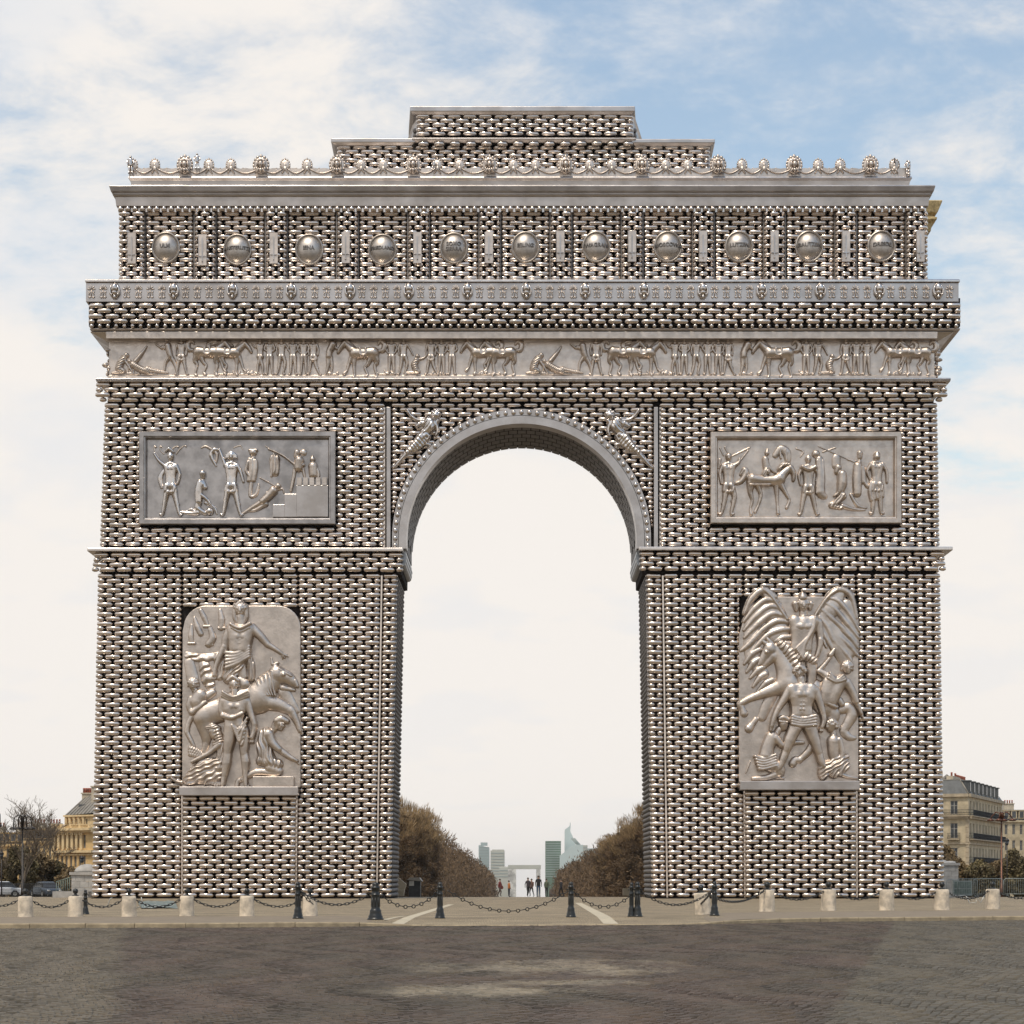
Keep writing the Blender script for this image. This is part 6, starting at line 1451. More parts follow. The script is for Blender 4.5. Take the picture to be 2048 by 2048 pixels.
balcony(r, P1, .2, Lw+.3, zE-3.55, .9); balcony(r, P3, 0, Rw-.2, zE-3.55, .9); balcony(r, P1, Lw-3.6, Lw-1.5, zE-7.7); balcony(r, P3, .8, Rw-1, zE-7.7, .8); balcony(r, P1, Lw-3.6, Lw-1.5, zE-12.0); balcony(r, P3, .8, Rw-1, zE-12.0, .8)
for u in (.35, 2.9): 
    q_ = P1(Lw-u, 0, .1)
mb = MB()
for zz_ in np.arange(g0, zE-4.2, .9): mb.add([P1(Lw-.5, zz_, .12), P1(Lw+.1, zz_, .12), P1(Lw+.1, zz_+.8, .12), P1(Lw-.5, zz_+.8, .12), P1(Lw-.5, zz_, -.05), P1(Lw+.1, zz_, -.05), P1(Lw+.1, zz_+.8, -.05), P1(Lw-.5, zz_+.8, -.05)], [(0,1,2,3), (0,4,5,1), (1,5,6,2), (2,6,7,3), (3,7,4,0)])
mb.build('corner_quoin', M['cream2'], r)
zR = czr(1558); ins = 1.7
d1 = Vector((Rt[0]-Cn[0], Rt[1]-Cn[1], 0)).normalized(); n1 = Vector((d1.y, -d1.x, 0)); c0 = Vector((Cn[0], Cn[1], zE+.35)); l0 = Vector((Lf[0], Lf[1], zE+.35)); r0_ = Vector((Rt[0], Rt[1], zE+.35))
inw = -n1*ins
d2 = (c0-l0).normalized(); n2 = Vector((d2.y, -d2.x, 0))
ci = c0-n1*ins-n2*ins*.9; ci.z = zR; li = l0-n2*ins*.9; li.z = zR; ri = r0_-n1*ins; ri.z = zR-.2
bk = r0_-n1*13; bk2 = l0+Vector((0, 14, 0)); bkt = bk.copy(); bkt.z = zR-.2; bk2t = bk2.copy(); bk2t.z = zR
mb = MB(); mb.add([l0, c0, r0_, li, ci, ri, bk, bkt, bk2, bk2t], [(0, 1, 4, 3), (1, 2, 5, 4), (3, 4, 5, 7, 9), (2, 6, 7, 5), (8, 0, 3, 9), (6, 8, 9, 7)]); roof = mb.build('roof', M['slate'], r)
mb = MB(); mb.tube([c0, ci], .14, 6); mb.tube([ci, ri], .12, 6); mb.tube([li, ci], .12, 6); mb.build('roof_ridge', M['zinc'], r)
for i in range(8):
    u = 1.9+i*(Rw-3)/8; base_ = c0+d1*u; mb = MB(); dn = n1*.05
    def bx(p, w_, dpt, h_, lift): 
        q1 = p-d1*w_/2+Vector((0, 0, lift)); q2 = p+d1*w_/2+Vector((0, 0, lift)); v = [q1+dn, q2+dn, q2-n1*dpt, q1-n1*dpt]; mb.add([*v, *[a+Vector((0, 0, h_)) for a in v]], [(0,3,2,1), (4,5,6,7), (0,1,5,4), (1,2,6,5), (2,3,7,6), (3,0,4,7)])
    bx(base_-n1*.1, 1.3, 1.4, 2.0, .3); bx(base_+n1*.1, 1.6, 1.6, .16, 2.3); dm = mb.build('dormer', M['slate'], r)
    g = MB(); q1 = base_-d1*.4-n1*.04; q2 = base_+d1*.4-n1*.04; g.add([q1+Vector((0,0,.5))+dn*1.2, q2+Vector((0,0,.5))+dn*1.2, q2+Vector((0,0,2.1))+dn*1.2, q1+Vector((0,0,2.1))+dn*1.2], [(0, 1, 2, 3)]); g.build('pane', M['pane'], dm)
def chim_dir(u, L_, z0, z1, pots, dep_=3.0):
    p = c0+d1*u-n1*dep_; v = [p, p+d1*L_, p+d1*L_-n1*1.2, p-n1*1.2]; mb = MB()
    mb.add([*[Vector((a.x, a.y, z0)) for a in v], *[Vector((a.x, a.y, z1)) for a in v]], [(0,3,2,1), (4,5,6,7), (0,1,5,4), (1,2,6,5), (2,3,7,6), (3,0,4,7)]); c_ = mb.build('chimney', M['plaster'], r)
    for i in range(pots):
        a = v[0]+d1*(L_*(i+.5)/pots)-n1*.6; pb = MB(); pb.lathe([(.2, 0), (.16, .5), (.2, .55), (.18, .75)], 8, (a.x, a.y, z1)); pb.build('chimney_pot', M['terra'], c_)
chim_dir(1.5, 7, zR-1, czr(1550), 2, 3); chim_dir(13, 9, zR-1, czr(1549), 9, 4); chim_dir(28, 5, zR-3, czr(1559), 4, 3)
mb = MB(); a0, b0 = cxr(1878), cxr(1901); mb.box(a0, b0, Yc2+6, Yc2+8, zR-1, czr(1538)); mb.build('chimney', M['cream2'], r)
mb = MB()
for i in range(10): mb.ell((cxr(1894+i*2.4), Yc2+4+random.uniform(0, 1), czr(1555-abs(4-i)*-1.2-random.uniform(0, 5))), (.35, .35, .55), 6, 5)
mb.build('rooftop_vents', M['zinc'], r)
child_fix(r)
far_house(2005, 2110, 1619, 1642, 262, 'farther cream building with slate roof and red chimney pots, right edge', M['slate'], M['cream'], 7, 5)

# towers far behind
M['twteal'] = mat('hazed_teal_glass', (0.36, 0.43, 0.42), 0.4, 0, 0.06, .02); M['twgrey'] = mat('hazed_grey_cladding', (0.46, 0.46, 0.40), 0.6, 0, 0.06, .02)  # pale tower colours have the distance haze painted into them
M['twgreen'] = mat('green_glass_tower', (0.12, 0.19, 0.135), 0.45, 0, 0.12, .05); M['twlight'] = mat('hazed_blue_tower', (0.50, 0.58, 0.56), 0.5, 0, 0.06, .02); M['twband'] = mat('tower_band', (0.33, 0.38, 0.36), 0.5, 0, 0.1, .05)
Yt = 2400.0; kt = (D+Yt)/F; gx_ = lambda px: (px-PX)*kt; gz_ = lambda py: H+(PY-py)*kt; zt0 = gz(Yt)-3
def tower(x0, x1, ytop, m, lab, bands=0, dep_=25, crown=None, Yo=0.0, slope_=0):
    t_ = empty('office_tower', (gx_((x0+x1)/2), Yt+Yo, zt0), lab, 'office tower'); mb = MB(); a, b_ = gx_(x0), gx_(x1); z1 = gz_(ytop)
    mb.add([(a, Yt+Yo, zt0), (b_, Yt+Yo, zt0), (b_, Yt+Yo+dep_, zt0), (a, Yt+Yo+dep_, zt0), (a, Yt+Yo, z1), (b_, Yt+Yo, z1+slope_), (b_, Yt+Yo+dep_, z1+slope_), (a, Yt+Yo+dep_, z1)], [(0,3,2,1), (4,5,6,7), (0,1,5,4), (1,2,6,5), (2,3,7,6), (3,0,4,7)]); mb.build('shaft', m, t_)
    if bands:
        mb = MB(); z = z1-3
        while z > zt0+30: mb.box(a+.4, b_-.4, Yt+Yo-.5, Yt+Yo+.5, z-1.0, z); z -= bands
        mb.build('floor_bands', M['twband'], t_)
    if crown: 
        mb = MB(); 
        for (c0_, c1_, cy_) in crown: mb.box(gx_(c0_), gx_(c1_), Yt+Yo+2, Yt+Yo+dep_-2, z1-1, gz_(cy_))
        mb.build('crown', m, t_)
    child_fix(t_); return t_
tower(954, 976, 1687, M['twteal'], 'pale teal glass tower, leftmost on the skyline through the arch', 4, 25, [(958, 972, 1682)], Yo=100, slope_=-4)
tower(981, 1009, 1701, M['twgrey'], 'pale grey slab tower, second from the left on the skyline', 4, 25, [(984, 1008, 1699)])
tower(999, 1018, 1736, M['twgrey'], 'low grey-green block in front of the pale grey tower', 4, 20, [(999, 1017, 1734)], Yo=-60)
tower(1091, 1122, 1682, M['twgreen'], 'dark green glass tower right of the white archway building', 3.2, 28)
tower(1140, 1162, 1690, M['twlight'], 'pale lower block beside the spired tower', 0, 20, Yo=50); tower(1160, 1180, 1688, M['twgrey'], 'grey block between the spired tower and the trees', 4, 20, Yo=90); tower(1181, 1201, 1694, M['twteal'], 'teal low tower at the edge of the right trees', 4, 20, Yo=120); tower(1205, 1226, 1682, M['twgrey'], 'grey tower half hidden by the right trees', 4, 20, Yo=140)
t_ = empty('spired_tower', (gx_(1140), Yt+30, zt0), 'pale blue tower with raked top and thin spire', 'office tower'); mb = MB()
pts = [(1130, 1800), (1152, 1800), (1152, 1683), (1142, 1662), (1142, 1648), (1139, 1652), (1131, 1658)]
mb.prism([(gx_(x), gz_(y)) for x, y in pts], Yt+30, Yt+50); mb.build('shaft', M['twlight'], t_)
mb = MB(); mb.box(gx_(1141), gx_(1142.5), Yt+32, Yt+35, gz_(1655), gz_(1644)); mb.build('spire', M['twlight'], t_)
mb = MB(); mb.prism([(gx_(x), gz_(y)) for x, y in [(1119, 1800), (1165, 1800), (1165, 1690), (1152, 1690), (1145, 1692), (1119, 1712)]], Yt-20, Yt+10); mb.build('wing', M['twlight'], t_)
mb = MB()
for i in range(3): mb.tube([(gx_(1143+i*3), Yt+5, gz_(1676)), (gx_(1158+i*3), Yt+5, gz_(1694))], .8, 4)
mb.build('raking_strut', M['twband'], t_); child_fix(t_)
ga = empty('square_arch', (gx_(1048), Yt-150, zt0), 'far white square archway building with mottled silver legs', 'archway'); M['mottle'] = mat('mottled_silver', (0.55, 0.54, 0.50), 0.35, 0.4, 0.5, .12); M['gwhite'] = mat('white_marble', (0.62, 0.60, 0.55), 0.6, 0, .1, .1)
for nm, x0, x1, y0, y1, m in (('lintel', 1016, 1082, 1738, 1730, M['twgrey']), ('leg', 1016, 1032, 1800, 1737.5, M['mottle']), ('leg', 1073, 1081, 1800, 1737.5, M['mottle'])):
    mb = MB(); kz = (D+Yt-150)/F; mb.box((x0-PX)*kz, (x1-PX)*kz, Yt-150, Yt-110, H+(PY-y0)*kz, H+(PY-y1)*kz); mb.build(nm, m, ga)
child_fix(ga)

# ------------------------------------------------------------------ trees
M['bark'] = mat('winter_bark', (0.075, 0.055, 0.04), 0.9, 0, 0.3, 2)
M['bark2'] = mat('pale_winter_bark', (0.15, 0.115, 0.08), 0.9, 0, 0.3, 2)
M['twig'] = mat('brown_winter_twigs', (0.125, 0.078, 0.038), 0.85, 0, 0.5, .35, detail=8)
M['twig_light'] = mat('golden_winter_twigs', (0.27, 0.18, 0.085), 0.85, 0, 0.4, .6)
M['hedgeleaf'] = mat('olive_brown_leaves', (0.13, 0.098, 0.05), 0.8, 0, 0.5, .5, tint=(1, 1.05, .9))
M['hedgegold'] = mat('bronze_brown_leaves', (0.18, 0.125, 0.06), 0.8, 0, 0.5, .5)
def blades(n, sampler, lmin, lmax, wd, seed, outward=.6, name='crown', m=None):
    """n thin tapering twigs/leaves; sampler(rng,n) -> points and outward directions"""
    g = np.random.default_rng(seed); P_, dr = sampler(g, n)
    d = g.normal(0, 1, (n, 3)); d /= np.linalg.norm(d, axis=1)[:, None]; d = d*(1-outward)+dr*outward; d /= np.linalg.norm(d, axis=1)[:, None]
    L = g.uniform(lmin, lmax, n)[:, None]; s_ = np.cross(d, g.normal(0, 1, (n, 3))); s_ /= np.linalg.norm(s_, axis=1)[:, None]+1e-9; s_ *= wd*g.uniform(.6, 1.4, n)[:, None]
    V = np.stack([P_-d*L*.4-s_*.6, P_-d*L*.4+s_*.6, P_+d*L*.1+s_, P_+d*L*.6, P_+d*L*.1-s_], 1).reshape(-1, 3)
    i = np.arange(n)*5
    return np_mesh(name, V, [np.stack([i, i+1, i+2, i+4], 1), np.stack([i+4, i+2, i+3], 1)], m or M['twig'])
def clump_sampler(rx, ry, z0, z1, nc, cr, seed, top=1.0):
    g0_ = np.random.default_rng(seed); c = g0_.normal(0, 1, (nc, 3)); c /= np.linalg.norm(c, axis=1)[:, None]; c *= g0_.uniform(.3, 1, nc)[:, None]**.5
    zc, rz = (z0+z1)/2, (z1-z0)/2; C_ = np.stack([c[:, 0]*rx, c[:, 1]*ry, zc+c[:, 2]*rz], 1)
    def f(g, n):
        k = g.integers(0, nc, n); v = g.normal(0, 1, (n, 3)); v /= np.linalg.norm(v, axis=1)[:, None]; rr_ = g.uniform(0, 1, n)[:, None]**.5*cr
        P_ = C_[k]+v*rr_; o = P_-np.array([0, 0, z0-.3*(z1-z0)]); o /= np.linalg.norm(o, axis=1)[:, None]; return P_, o
    return f
def branch_mesh(h, seed, spread=.5, levels=4, r0=.22, lean=(0, 0), first=.3, n0=5, m=None, split=3, rmin=.02):
    rd = random.Random(seed); mb = MB()
    def grow(p, d, L, r, lv):
        pts = [p]; q = p; dd = d.copy(); seg = 4 if lv < 2 else 3
        for i in range(seg):
            dd = (dd+Vector((rd.gauss(0, .13), rd.gauss(0, .13), rd.gauss(.05, .08)))).normalized(); q = q+dd*(L/seg); pts.append(q)
        mb.tube(pts, [max(rmin, r*(1-.6*i/seg)) for i in range(seg+1)], 6 if lv == 0 else (4 if lv < 3 else 3), cap=False)
        if lv >= levels: return
        nb_ = n0 if lv == 0 else split+rd.randint(0, 1)
        for k in range(nb_):
            t = first+(1-first)*(k+rd.random())/nb_ if lv == 0 else .35+.65*(k+.5)/nb_
            i = min(seg-1, int(t*seg)); b0 = pts[i].lerp(pts[i+1], t*seg-i); a = rd.uniform(0, 2*PI)
            nd = (dd*.75+Vector((math.cos(a)*spread, math.sin(a)*spread, rd.uniform(.0, .35)))).normalized()
            grow(b0, nd, L*rd.uniform(.5, .72), r*(1-.6*t)*.55, lv+1)
    grow(Vector((0, 0, 0)), Vector((lean[0], lean[1], 1)).normalized(), h*.55, r0, 0)
    return mb.mesh('trunk', m or M['bark'])
# avenue trees beyond the arch: nearest ones are things, the rest one mass per side
crowns = [(blades(9000, clump_sampler(4.9, 4.9, 4.5, 20.5, 34, 1.45, 100+i),   .4, 1.0, .05, 200+i, .35, 'crown', M['twig']), blades(2600, clump_sampler(5.4, 5.4, 9, 22.5, 40, 1.2, 300+i), .7, 1.7, .035, 400+i, .8, 'outer_twigs', M['twig_light']), branch_mesh(19, 500+i, .55, 3, .34)) for i in range(3)]
skirts = [blades(5500, clump_sampler(4.2, 4.2, -1, 11, 40, 2.0, 600+i), .4, 1.0, .09, 700+i, .3, 'lower_foliage', M['twig']) for i in range(2)]
for side, sx_ in (('left', -1), ('right', 1)):
    for i in range(7):
        Y = 168+i*15.0; Xp = sx_*(20.2 if i else 21.5)+random.uniform(-.5, .5); s_ = .93+.12*random.random()
        if side == 'right': Y += 14; Xp += .6
        r = empty('avenue_tree', (Xp, Y, gz(Y)-1), 'bare brown plane tree in the avenue, %s of the %s row seen through the arch' % (['nearest', 'second', 'third', 'fourth', 'fifth', 'sixth', 'seventh'][i], side), 'tree', 'avenue trees on the %s side' % side, random.uniform(0, 6)); r.scale = (s_, s_, s_*((.80, .77, .78, .80, .80, .82, .82)[i] if side == 'left' else (.83, .76, .73, .70, .67, .65, .63)[i]))
        c = crowns[(i+(sx_ > 0)) % 3]; link('crown', c[0], r); link('outer_twigs', c[1], r); link('trunk', c[2], r); link('lower_foliage', skirts[i % 2], r)
    # the far part
    Vs, Fq, Ft, off_ = [], [], [], 0
    g = np.random.default_rng(11 if sx_ < 0 else 12); n = 60000
    Yv = 270+g.uniform(0, 1, n)**1.25*(960 if sx_ < 0 else 520); rowx = np.where(g.random(n) < .6, 20.5, 29)
    cell_ = np.floor(Yv/13.0); ph = np.modf(Yv/13.0)[0]-.5; hgt = (16.9 if sx_ < 0 else 12.6)+1.6*np.sin(cell_*1.7+rowx)+1.0*np.sin(cell_*2.9); dome = np.sqrt(np.clip(1-(ph*1.75)**2, .15, 1))
    zt_ = g.uniform(0, 1, n)**.75*hgt*(.62+.38*dome); xx_ = sx_*(rowx+g.normal(0, 2.1, n)*np.clip(1.2-zt_/26, .45, 1)); gzv = np.array(np.interp(Yv, [p[0] for p in prof[3:]], [p[1] for p in prof[3:]]))-1
    P_ = np.stack([xx_, Yv, gzv+zt_], 1); dist = (Yv+D)[:, None]/400.0
    d = g.normal(0, 1, (n, 3)); d[:, 2] = np.abs(d[:, 2])+.5; d /= np.linalg.norm(d, axis=1)[:, None]; sd_ = np.cross(d, g.normal(0, 1, (n, 3))); sd_ /= np.linalg.norm(sd_, axis=1)[:, None]
    L = g.uniform(.5, 1.3, n)[:, None]*dist**.4; wv_ = g.uniform(.06, .14, n)[:, None]*dist
    V = np.stack([P_-sd_*wv_, P_+sd_*wv_, P_+d*L], 1).reshape(-1, 3)
    o = link('avenue_tree_mass', np_mesh('avenue_tree_mass', V, [np.arange(3*n).reshape(-1, 3)], M['twig'])); tag(o, 'brown mass of far avenue trees on the %s side, through the arch' % side, 'trees', None, 'stuff')
    Vb = MB()
    for i in range(70):
        Y = 265+i*13; Vb.tube([(sx_*20.5+random.uniform(-.4, .4), Y, gz(Y)-1), (sx_*20.5, Y, gz(Y)+6)], .28, 5)
    tag(Vb.build('avenue_trunks', M['bark']), 'dark trunks under the far avenue trees, %s side' % side, 'trees', None, 'stuff')
# bare spreading trees, left edge
def bare_tree(px, py_top, Y, lab, seed, lean=(0, 0), r0=.3, levels=5, spread=.6, first=.3):
    x = W(px, 0, Y)[0]; z0 = gz(Y); h = W(0, py_top, Y)[2]-z0
    r = empty('bare_tree', (x, Y, z0-.1), lab, 'tree', 'bare winter trees'); tm = branch_mesh(10, seed, spread, levels, r0*10/h, lean, first, 6, M['bark2'], 3, .022*10/h)
    zs_ = [v.co.z for v in tm.vertices]; o = link('trunk', tm, r); k_ = h/max(zs_); o.scale = (k_, k_, k_); return r
bare_tree(5, 1588, 128, 'bare leafless tree with fine twigs at the far left edge', 3, (.06, 0), .26, 5, .75)
bare_tree(30, 1640, 52, 'bare tree with thick leaning limbs behind the many-armed lamp', 14, (.42, 0), .30, 4, .5, .45)
bare_tree(80, 1615, 120, 'thin bare tree between the lamp and the ochre mansion', 21, (-.04, 0), .2, 5, .7)
bare_tree(-25, 1600, 100, 'bare tree partly cut by the left edge of the photo', 5, (.1, 0), .26, 5, .7)
bare_tree(14, 1670, 56, 'small forked bare tree low at the left edge', 33, (-.1, 0), .16, 4, .6)
# clipped leafy masses that hide the house fronts
def bush(px0, px1, py_top, Y, n, m, lab, seed, z_add=0.0, cat='tree', leaf=.085):
    x0, x1 = W(px0, 0, Y)[0], W(px1, 0, Y)[0]; z1 = W(0, py_top, Y)[2]; z0 = gz(Y); r = empty('leafy_tree', ((x0+x1)/2, Y, z0), lab, cat)
    rx_ = (x1-x0)/2; h = z1-z0; f = clump_sampler(rx_*.86, 2.6, h*.02, h*.92, 40, max(.7, h*.13), seed)
    link('crown', blades(n, f, .14, .34, leaf, seed+1, .3, 'crown', m), r); mb = MB()
    for k in (-.5, 0, .45): mb.tube([(rx_*k, .3, -.2), (rx_*k+.1, .2, h*.4), (rx_*(k*1.2), .1, h*.75)], [.16, .11, .04], 6)
    mb.build('trunk', M['bark'], r); return r
for (a, b_, t, Y, m, lab, sd_) in ((-30, 22, 1712, 60, 'hedgegold', 'low bronze leafy tree at the far left edge', 50), (14, 66, 1690, 58, 'hedgeleaf', 'dark brown leafy tree behind the many-armed lamp', 60), (52, 100, 1700, 62, 'hedgegold', 'rounded bronze tree in front of the far houses', 70), (88, 130, 1718, 66, 'hedgeleaf', 'dark leafy tree against the ochre mansion', 80), (120, 156, 1738, 64, 'hedgegold', 'small bronze shrub at the foot of the ochre mansion', 90),
    (1868, 1908, 1688, 64, 'hedgegold', 'thin bronze tree touching the right flank of the arch', 110), (1896, 1940, 1712, 66, 'hedgegold', 'rounded bronze tree below the balconies', 120), (1932, 1984, 1718, 60, 'hedgeleaf', 'olive leafy tree behind the crowd barriers', 130), (1970, 2022, 1712, 62, 'hedgegold', 'wide bronze tree behind the copper lamp post', 140), (2004, 2060, 1698, 58, 'hedgeleaf', 'tall olive tree at the right edge', 150)):
    bush(a, b_, t+(4 if a > 1000 else 1), Y, 15000, M[m], lab, sd_)

# ------------------------------------------------------------------ street lamps
M['lampiron'] = mat('dark_lamp_iron', (0.028, 0.022, 0.018), 0.45, .2, .3, 4); M['copper'] = mat('copper_brown_paint', (0.12, 0.05, 0.028), 0.4, .5, .3, 4)
def cluster_lamp(px, pyb, pytop, Y, half, m, lab, arms=4, flat=False):
    k = (D+Y)/F; x = (px-PX)*k; z0 = gz(Y); zt_ = H+(PY-pytop)*k; zd = H+(PY-pyb)*k; hw = half*k
    r = empty('street_lamp', (x, Y, z0), lab, 'street lamp', None); off = Vector((x, Y, z0)); hp = zt_-z0
    mb = MB(); mb.tube([(0, 0, 0), (0, 0, .8), (0, 0, .85), (0, 0, hp-.2)], [.16, .15, .09, .06], 10); mb.build('pole', m, r)
    q_ = []
    for i in range(arms):
        t = (i+.5)/arms*2-1; q_.append((t, .25*(-1)**i))
    for t, yy_ in q_:
        xe = hw*t; ze = zd-z0; pk = hp
        mb = MB(); mb.tube([(0, 0, ze-.2), (xe*.18, yy_*.3, pk-.1), (xe*.5, yy_*.7, pk), (xe*.9, yy_, pk-.25 if not flat else ze+.3), (xe, yy_, ze+.1)], [.07, .06, .055, .055, .05], 6); a = mb.build('arm', m, r)
        mb = MB(); mb.lathe([(.02, .16), (.12, .12), (hw*.27, .02), (hw*.28, -.06), (hw*.2, -.1), (.03, -.11)], 14, (xe, yy_, ze)); mb.build('shade', m, a)
cluster_lamp(45, 1657, 1630, 42, 27, M['lampiron'], 'dark street lamp with four arching arms and flat shades, left', 4)
cluster_lamp(-4, 1652, 1624, 44, 12, M['lampiron'], 'arched arm of a dark street lamp cut by the left edge', 2)
cluster_lamp(2003, 1640, 1624, 40, 27, M['copper'], 'copper brown street lamp with flat shades before the cream buildings', 4, True)
def small_lamp(px, py, Y, lab):
    k = (D+Y)/F; x = (px-PX)*k; z0 = gz(Y); zt_ = H+(PY-py)*k; r = empty('lantern_post', (x, Y, z0), lab, 'street lamp'); h = zt_-z0
    mb = MB(); mb.tube([(0, 0, 0), (0, 0, h-.5)], [.07, .04], 8); mb.build('pole', M['lampiron'], r)
    mb = MB(); mb.lathe([(.05, -.5), (.13, -.42), (.2, -.08)], 8, (0, 0, h)); mb.build('lantern_glass', M['pane'], r)
    mb = MB(); mb.lathe([(.24, -.08), (.2, .02), (.08, .12), (.02, .2)], 8, (0, 0, h)); mb.build('lantern_cap', M['lampiron'], r)
small_lamp(164, 1715, 45, 'small black lantern in front of the ochre mansion')
small_lamp(2014, 1680, 46, 'small round-headed lantern right of the copper lamp')
small_lamp(3, 1706, 48, 'small dark lantern at the extreme left edge')

# ------------------------------------------------------------------ pedestals, parapet, hut, barriers
M['grey'] = mat('grey_granite', (0.40, 0.385, 0.36), 0.85, 0, .18, 2.0, bump=.01)
def pedestal(x0, x1, ytop, ydome, Y, lab, cap='dome'):
    k = (D+Y)/F; xa, xb = (x0-PX)*k, (x1-PX)*k; z0 = gz(Y)-.2; zt_ = H+(PY-ytop)*k; zd = H+(PY-ydome)*k; r = empty('stone_pedestal', ((xa+xb)/2, Y, z0), lab, 'pedestal'); w_ = (xb-xa)/2
    n = max(3, int((zt_-z0)/.42)); ch = (zt_-z0)/n
    for i in range(n):
        nb_ = 3; o_ = (i % 2)*.5
        for j in range(-1, nb_+1):
            a = max(-w_, -w_+(j+o_)*2*w_/nb_); b_ = min(w_, -w_+(j+1+o_)*2*w_/nb_)
            if b_-a < .05: continue
            mb = MB(); e = random.uniform(0, .015); mb.box(a+.008, b_-.008, -w_-e, w_, i*ch+.008, (i+1)*ch-.008); mb.build('stone_block', M['grey'], r)
    mb = MB(); mb.box(-w_-.12, w_+.12, -w_-.12, w_+.12, zt_-z0+.002, zt_-z0+.2); mb.build('cornice', M['grey'], r)
    mb = MB(); h = zd-zt_-.2
    mb.lathe([(w_*.98, .2), (w_*.97, .2+h*.2), (w_*.85, .2+h*.5), (w_*.55, .2+h*.82), (w_*.2, .2+h*.97), (.02, .2+h)], 20, (0, 0, zt_-z0)); mb.build('domed_top' if cap == 'dome' else 'lion_figure', M['grey'], r)
    if cap != 'dome':
        mb = MB(); mb.ell((-w_*.3, 0, zt_-z0+.2+h), (w_*.4, .3, h*.6), 8, 6); mb.ell((w_*.4, 0, zt_-z0+.2+h*.6), (w_*.6, .35, h*.4), 8, 6); mb.build('statue_head', M['grey'], r)
pedestal(149, 200, 1750, 1728, 8.0, 'domed grey stone pedestal peeking out from the left flank of the arch')
pedestal(1870, 1912, 1731, 1722, 30.0, 'pale stone pedestal with a worn lion, by the right flank', 'lion')
M['railg'] = mat('green_grey_rail_paint', (0.16, 0.20, 0.17), .5, .3, .25, 4); M['dkrail'] = mat('dark_fence_paint', (0.03, 0.03, 0.03), .6, 0, .3, 4)
# slanting stair rail and low wall at the left
k = (D+30)/F; X30 = lambda p: (p-PX)*k; Z30 = lambda p: H+(PY-p)*k
r = empty('stair_rail', (X30(130), 30, 0), 'slanting stair rail climbing towards the domed pedestal', 'railing'); off = Vector(r.location)
mb = MB(); mb.tube([Vector((X30(112), 30, Z30(1764)))-off, Vector((X30(150), 30, Z30(1752)))-off], .05, 6); mb.build('handrail', M['railg'], r)
for i in range(9):
    px = 113+i*4.4; zt_ = Z30(1764-(px-112)/38*12); mb = MB(); mb.tube([Vector((X30(px), 30, -.3))-off, Vector((X30(px), 30, zt_))-off], .035, 5); mb.build('baluster', M['railg'], r)
r = empty('dark_fence', (X30(40), 46, 0), 'dark upright bar fence below the leafy trees at the left', 'fence'); off = Vector(r.location); k = (D+46)/F
for nm, z in (('rail', 1768), ('rail', 1786)): mb = MB(); mb.box((-60-PX)*k-off.x, (118-PX)*k-off.x, -.02, .02, H+(PY-z)*k-.03, H+(PY-z)*k+.03); mb.build(nm, M['dkrail'], r)
for i in range(44): px = -58+i*4.0; mb = MB(); mb.box((px-PX)*k-off.x-.025, (px-PX)*k-off.x+.025, -.02, .02, -.5, H+(PY-1766)*k); mb.build('fence_bar', M['dkrail'], r)
# low stone kerb line behind the left flank
r = bpy.data.objects.new('tmp', None); bpy.data.objects.remove(r)
mb = MB(); mb.box(W(105, 0, 6)[0], W(176, 0, 6)[0], 6, 7, -.02, .42); tag(mb.build('low_wall', M['grey']), 'low pale stone wall beside the left flank of the arch', 'wall')
# crowd barriers, right
M['barrier'] = mat('galvanised_barrier', (0.33, 0.36, 0.33), .5, .4, .2, 4)
def barrier(px0, px1, Y, lab, rot=0.0, top=1750):
    k = (D+Y)/F; a, b_ = (px0-PX)*k, (px1-PX)*k; h = min(1.35, H+(PY-top)*k); w_ = b_-a
    r = empty('crowd_barrier', ((a+b_)/2, Y, gz(Y)), lab, 'barrier', 'crowd barriers beside the arch', rot)
    mb = MB(); mb.tube([(-w_/2, 0, .15), (-w_/2, 0, h-.12), (-w_/2+.12, 0, h), (w_/2-.12, 0, h), (w_/2, 0, h-.12), (w_/2, 0, .15)], .03, 6); mb.tube([(-w_/2, 0, .22), (w_/2, 0, .22)], .025, 6); mb.build('frame', M['barrier'], r)
    n = int(w_/.13)
    for i in range(1, n): mb = MB(); x = -w_/2+w_*i/n; mb.tube([(x, 0, .22), (x, 0, h)], .013, 4, cap=False); mb.build('bar', M['barrier'], r)
    for s_ in (-1, 1): mb = MB(); mb.tube([(s_*w_*.38, -.3, 0), (s_*w_*.38, -.2, .14), (s_*w_*.38, .2, .14), (s_*w_*.38, .3, 0)], .022, 5); mb.build('foot', M['barrier'], r)
for a, b_, Y, t in ((1915, 1954, 18, 'nearest the pedestal'), (1948, 2006, 16, 'second in the right-hand row, before the leafy trees'), (2008, 2066, 15, 'at the right edge of the photo')): barrier(a, b_, Y, 'grey steel crowd barrier '+t)
barrier(1893, 1918, 24, 'short mesh-like crowd barrier in front of the lion pedestal', 0, 1752)
mb = MB(); k = (D+20)/F; mb.box((1907-PX)*k, (1924-PX)*k, 20, 20.3, -.1, H+(PY-1756)*k)
r = empty('grey_cabinet', ((1921-PX)*k, 20, 0), 'pale grey street cabinet behind the barriers', 'cabinet'); mb = MB(); mb.box(-.55, .9, 0, .5, .0, 1.15); mb.build('body', M['barrier'], r); mb = MB(); mb.box(-.45, .8, -.02, 0, .15, .5); mb.box(-.45, .8, -.02, 0, .56, 1.05); mb.build('door_panel', M['railg'], r)
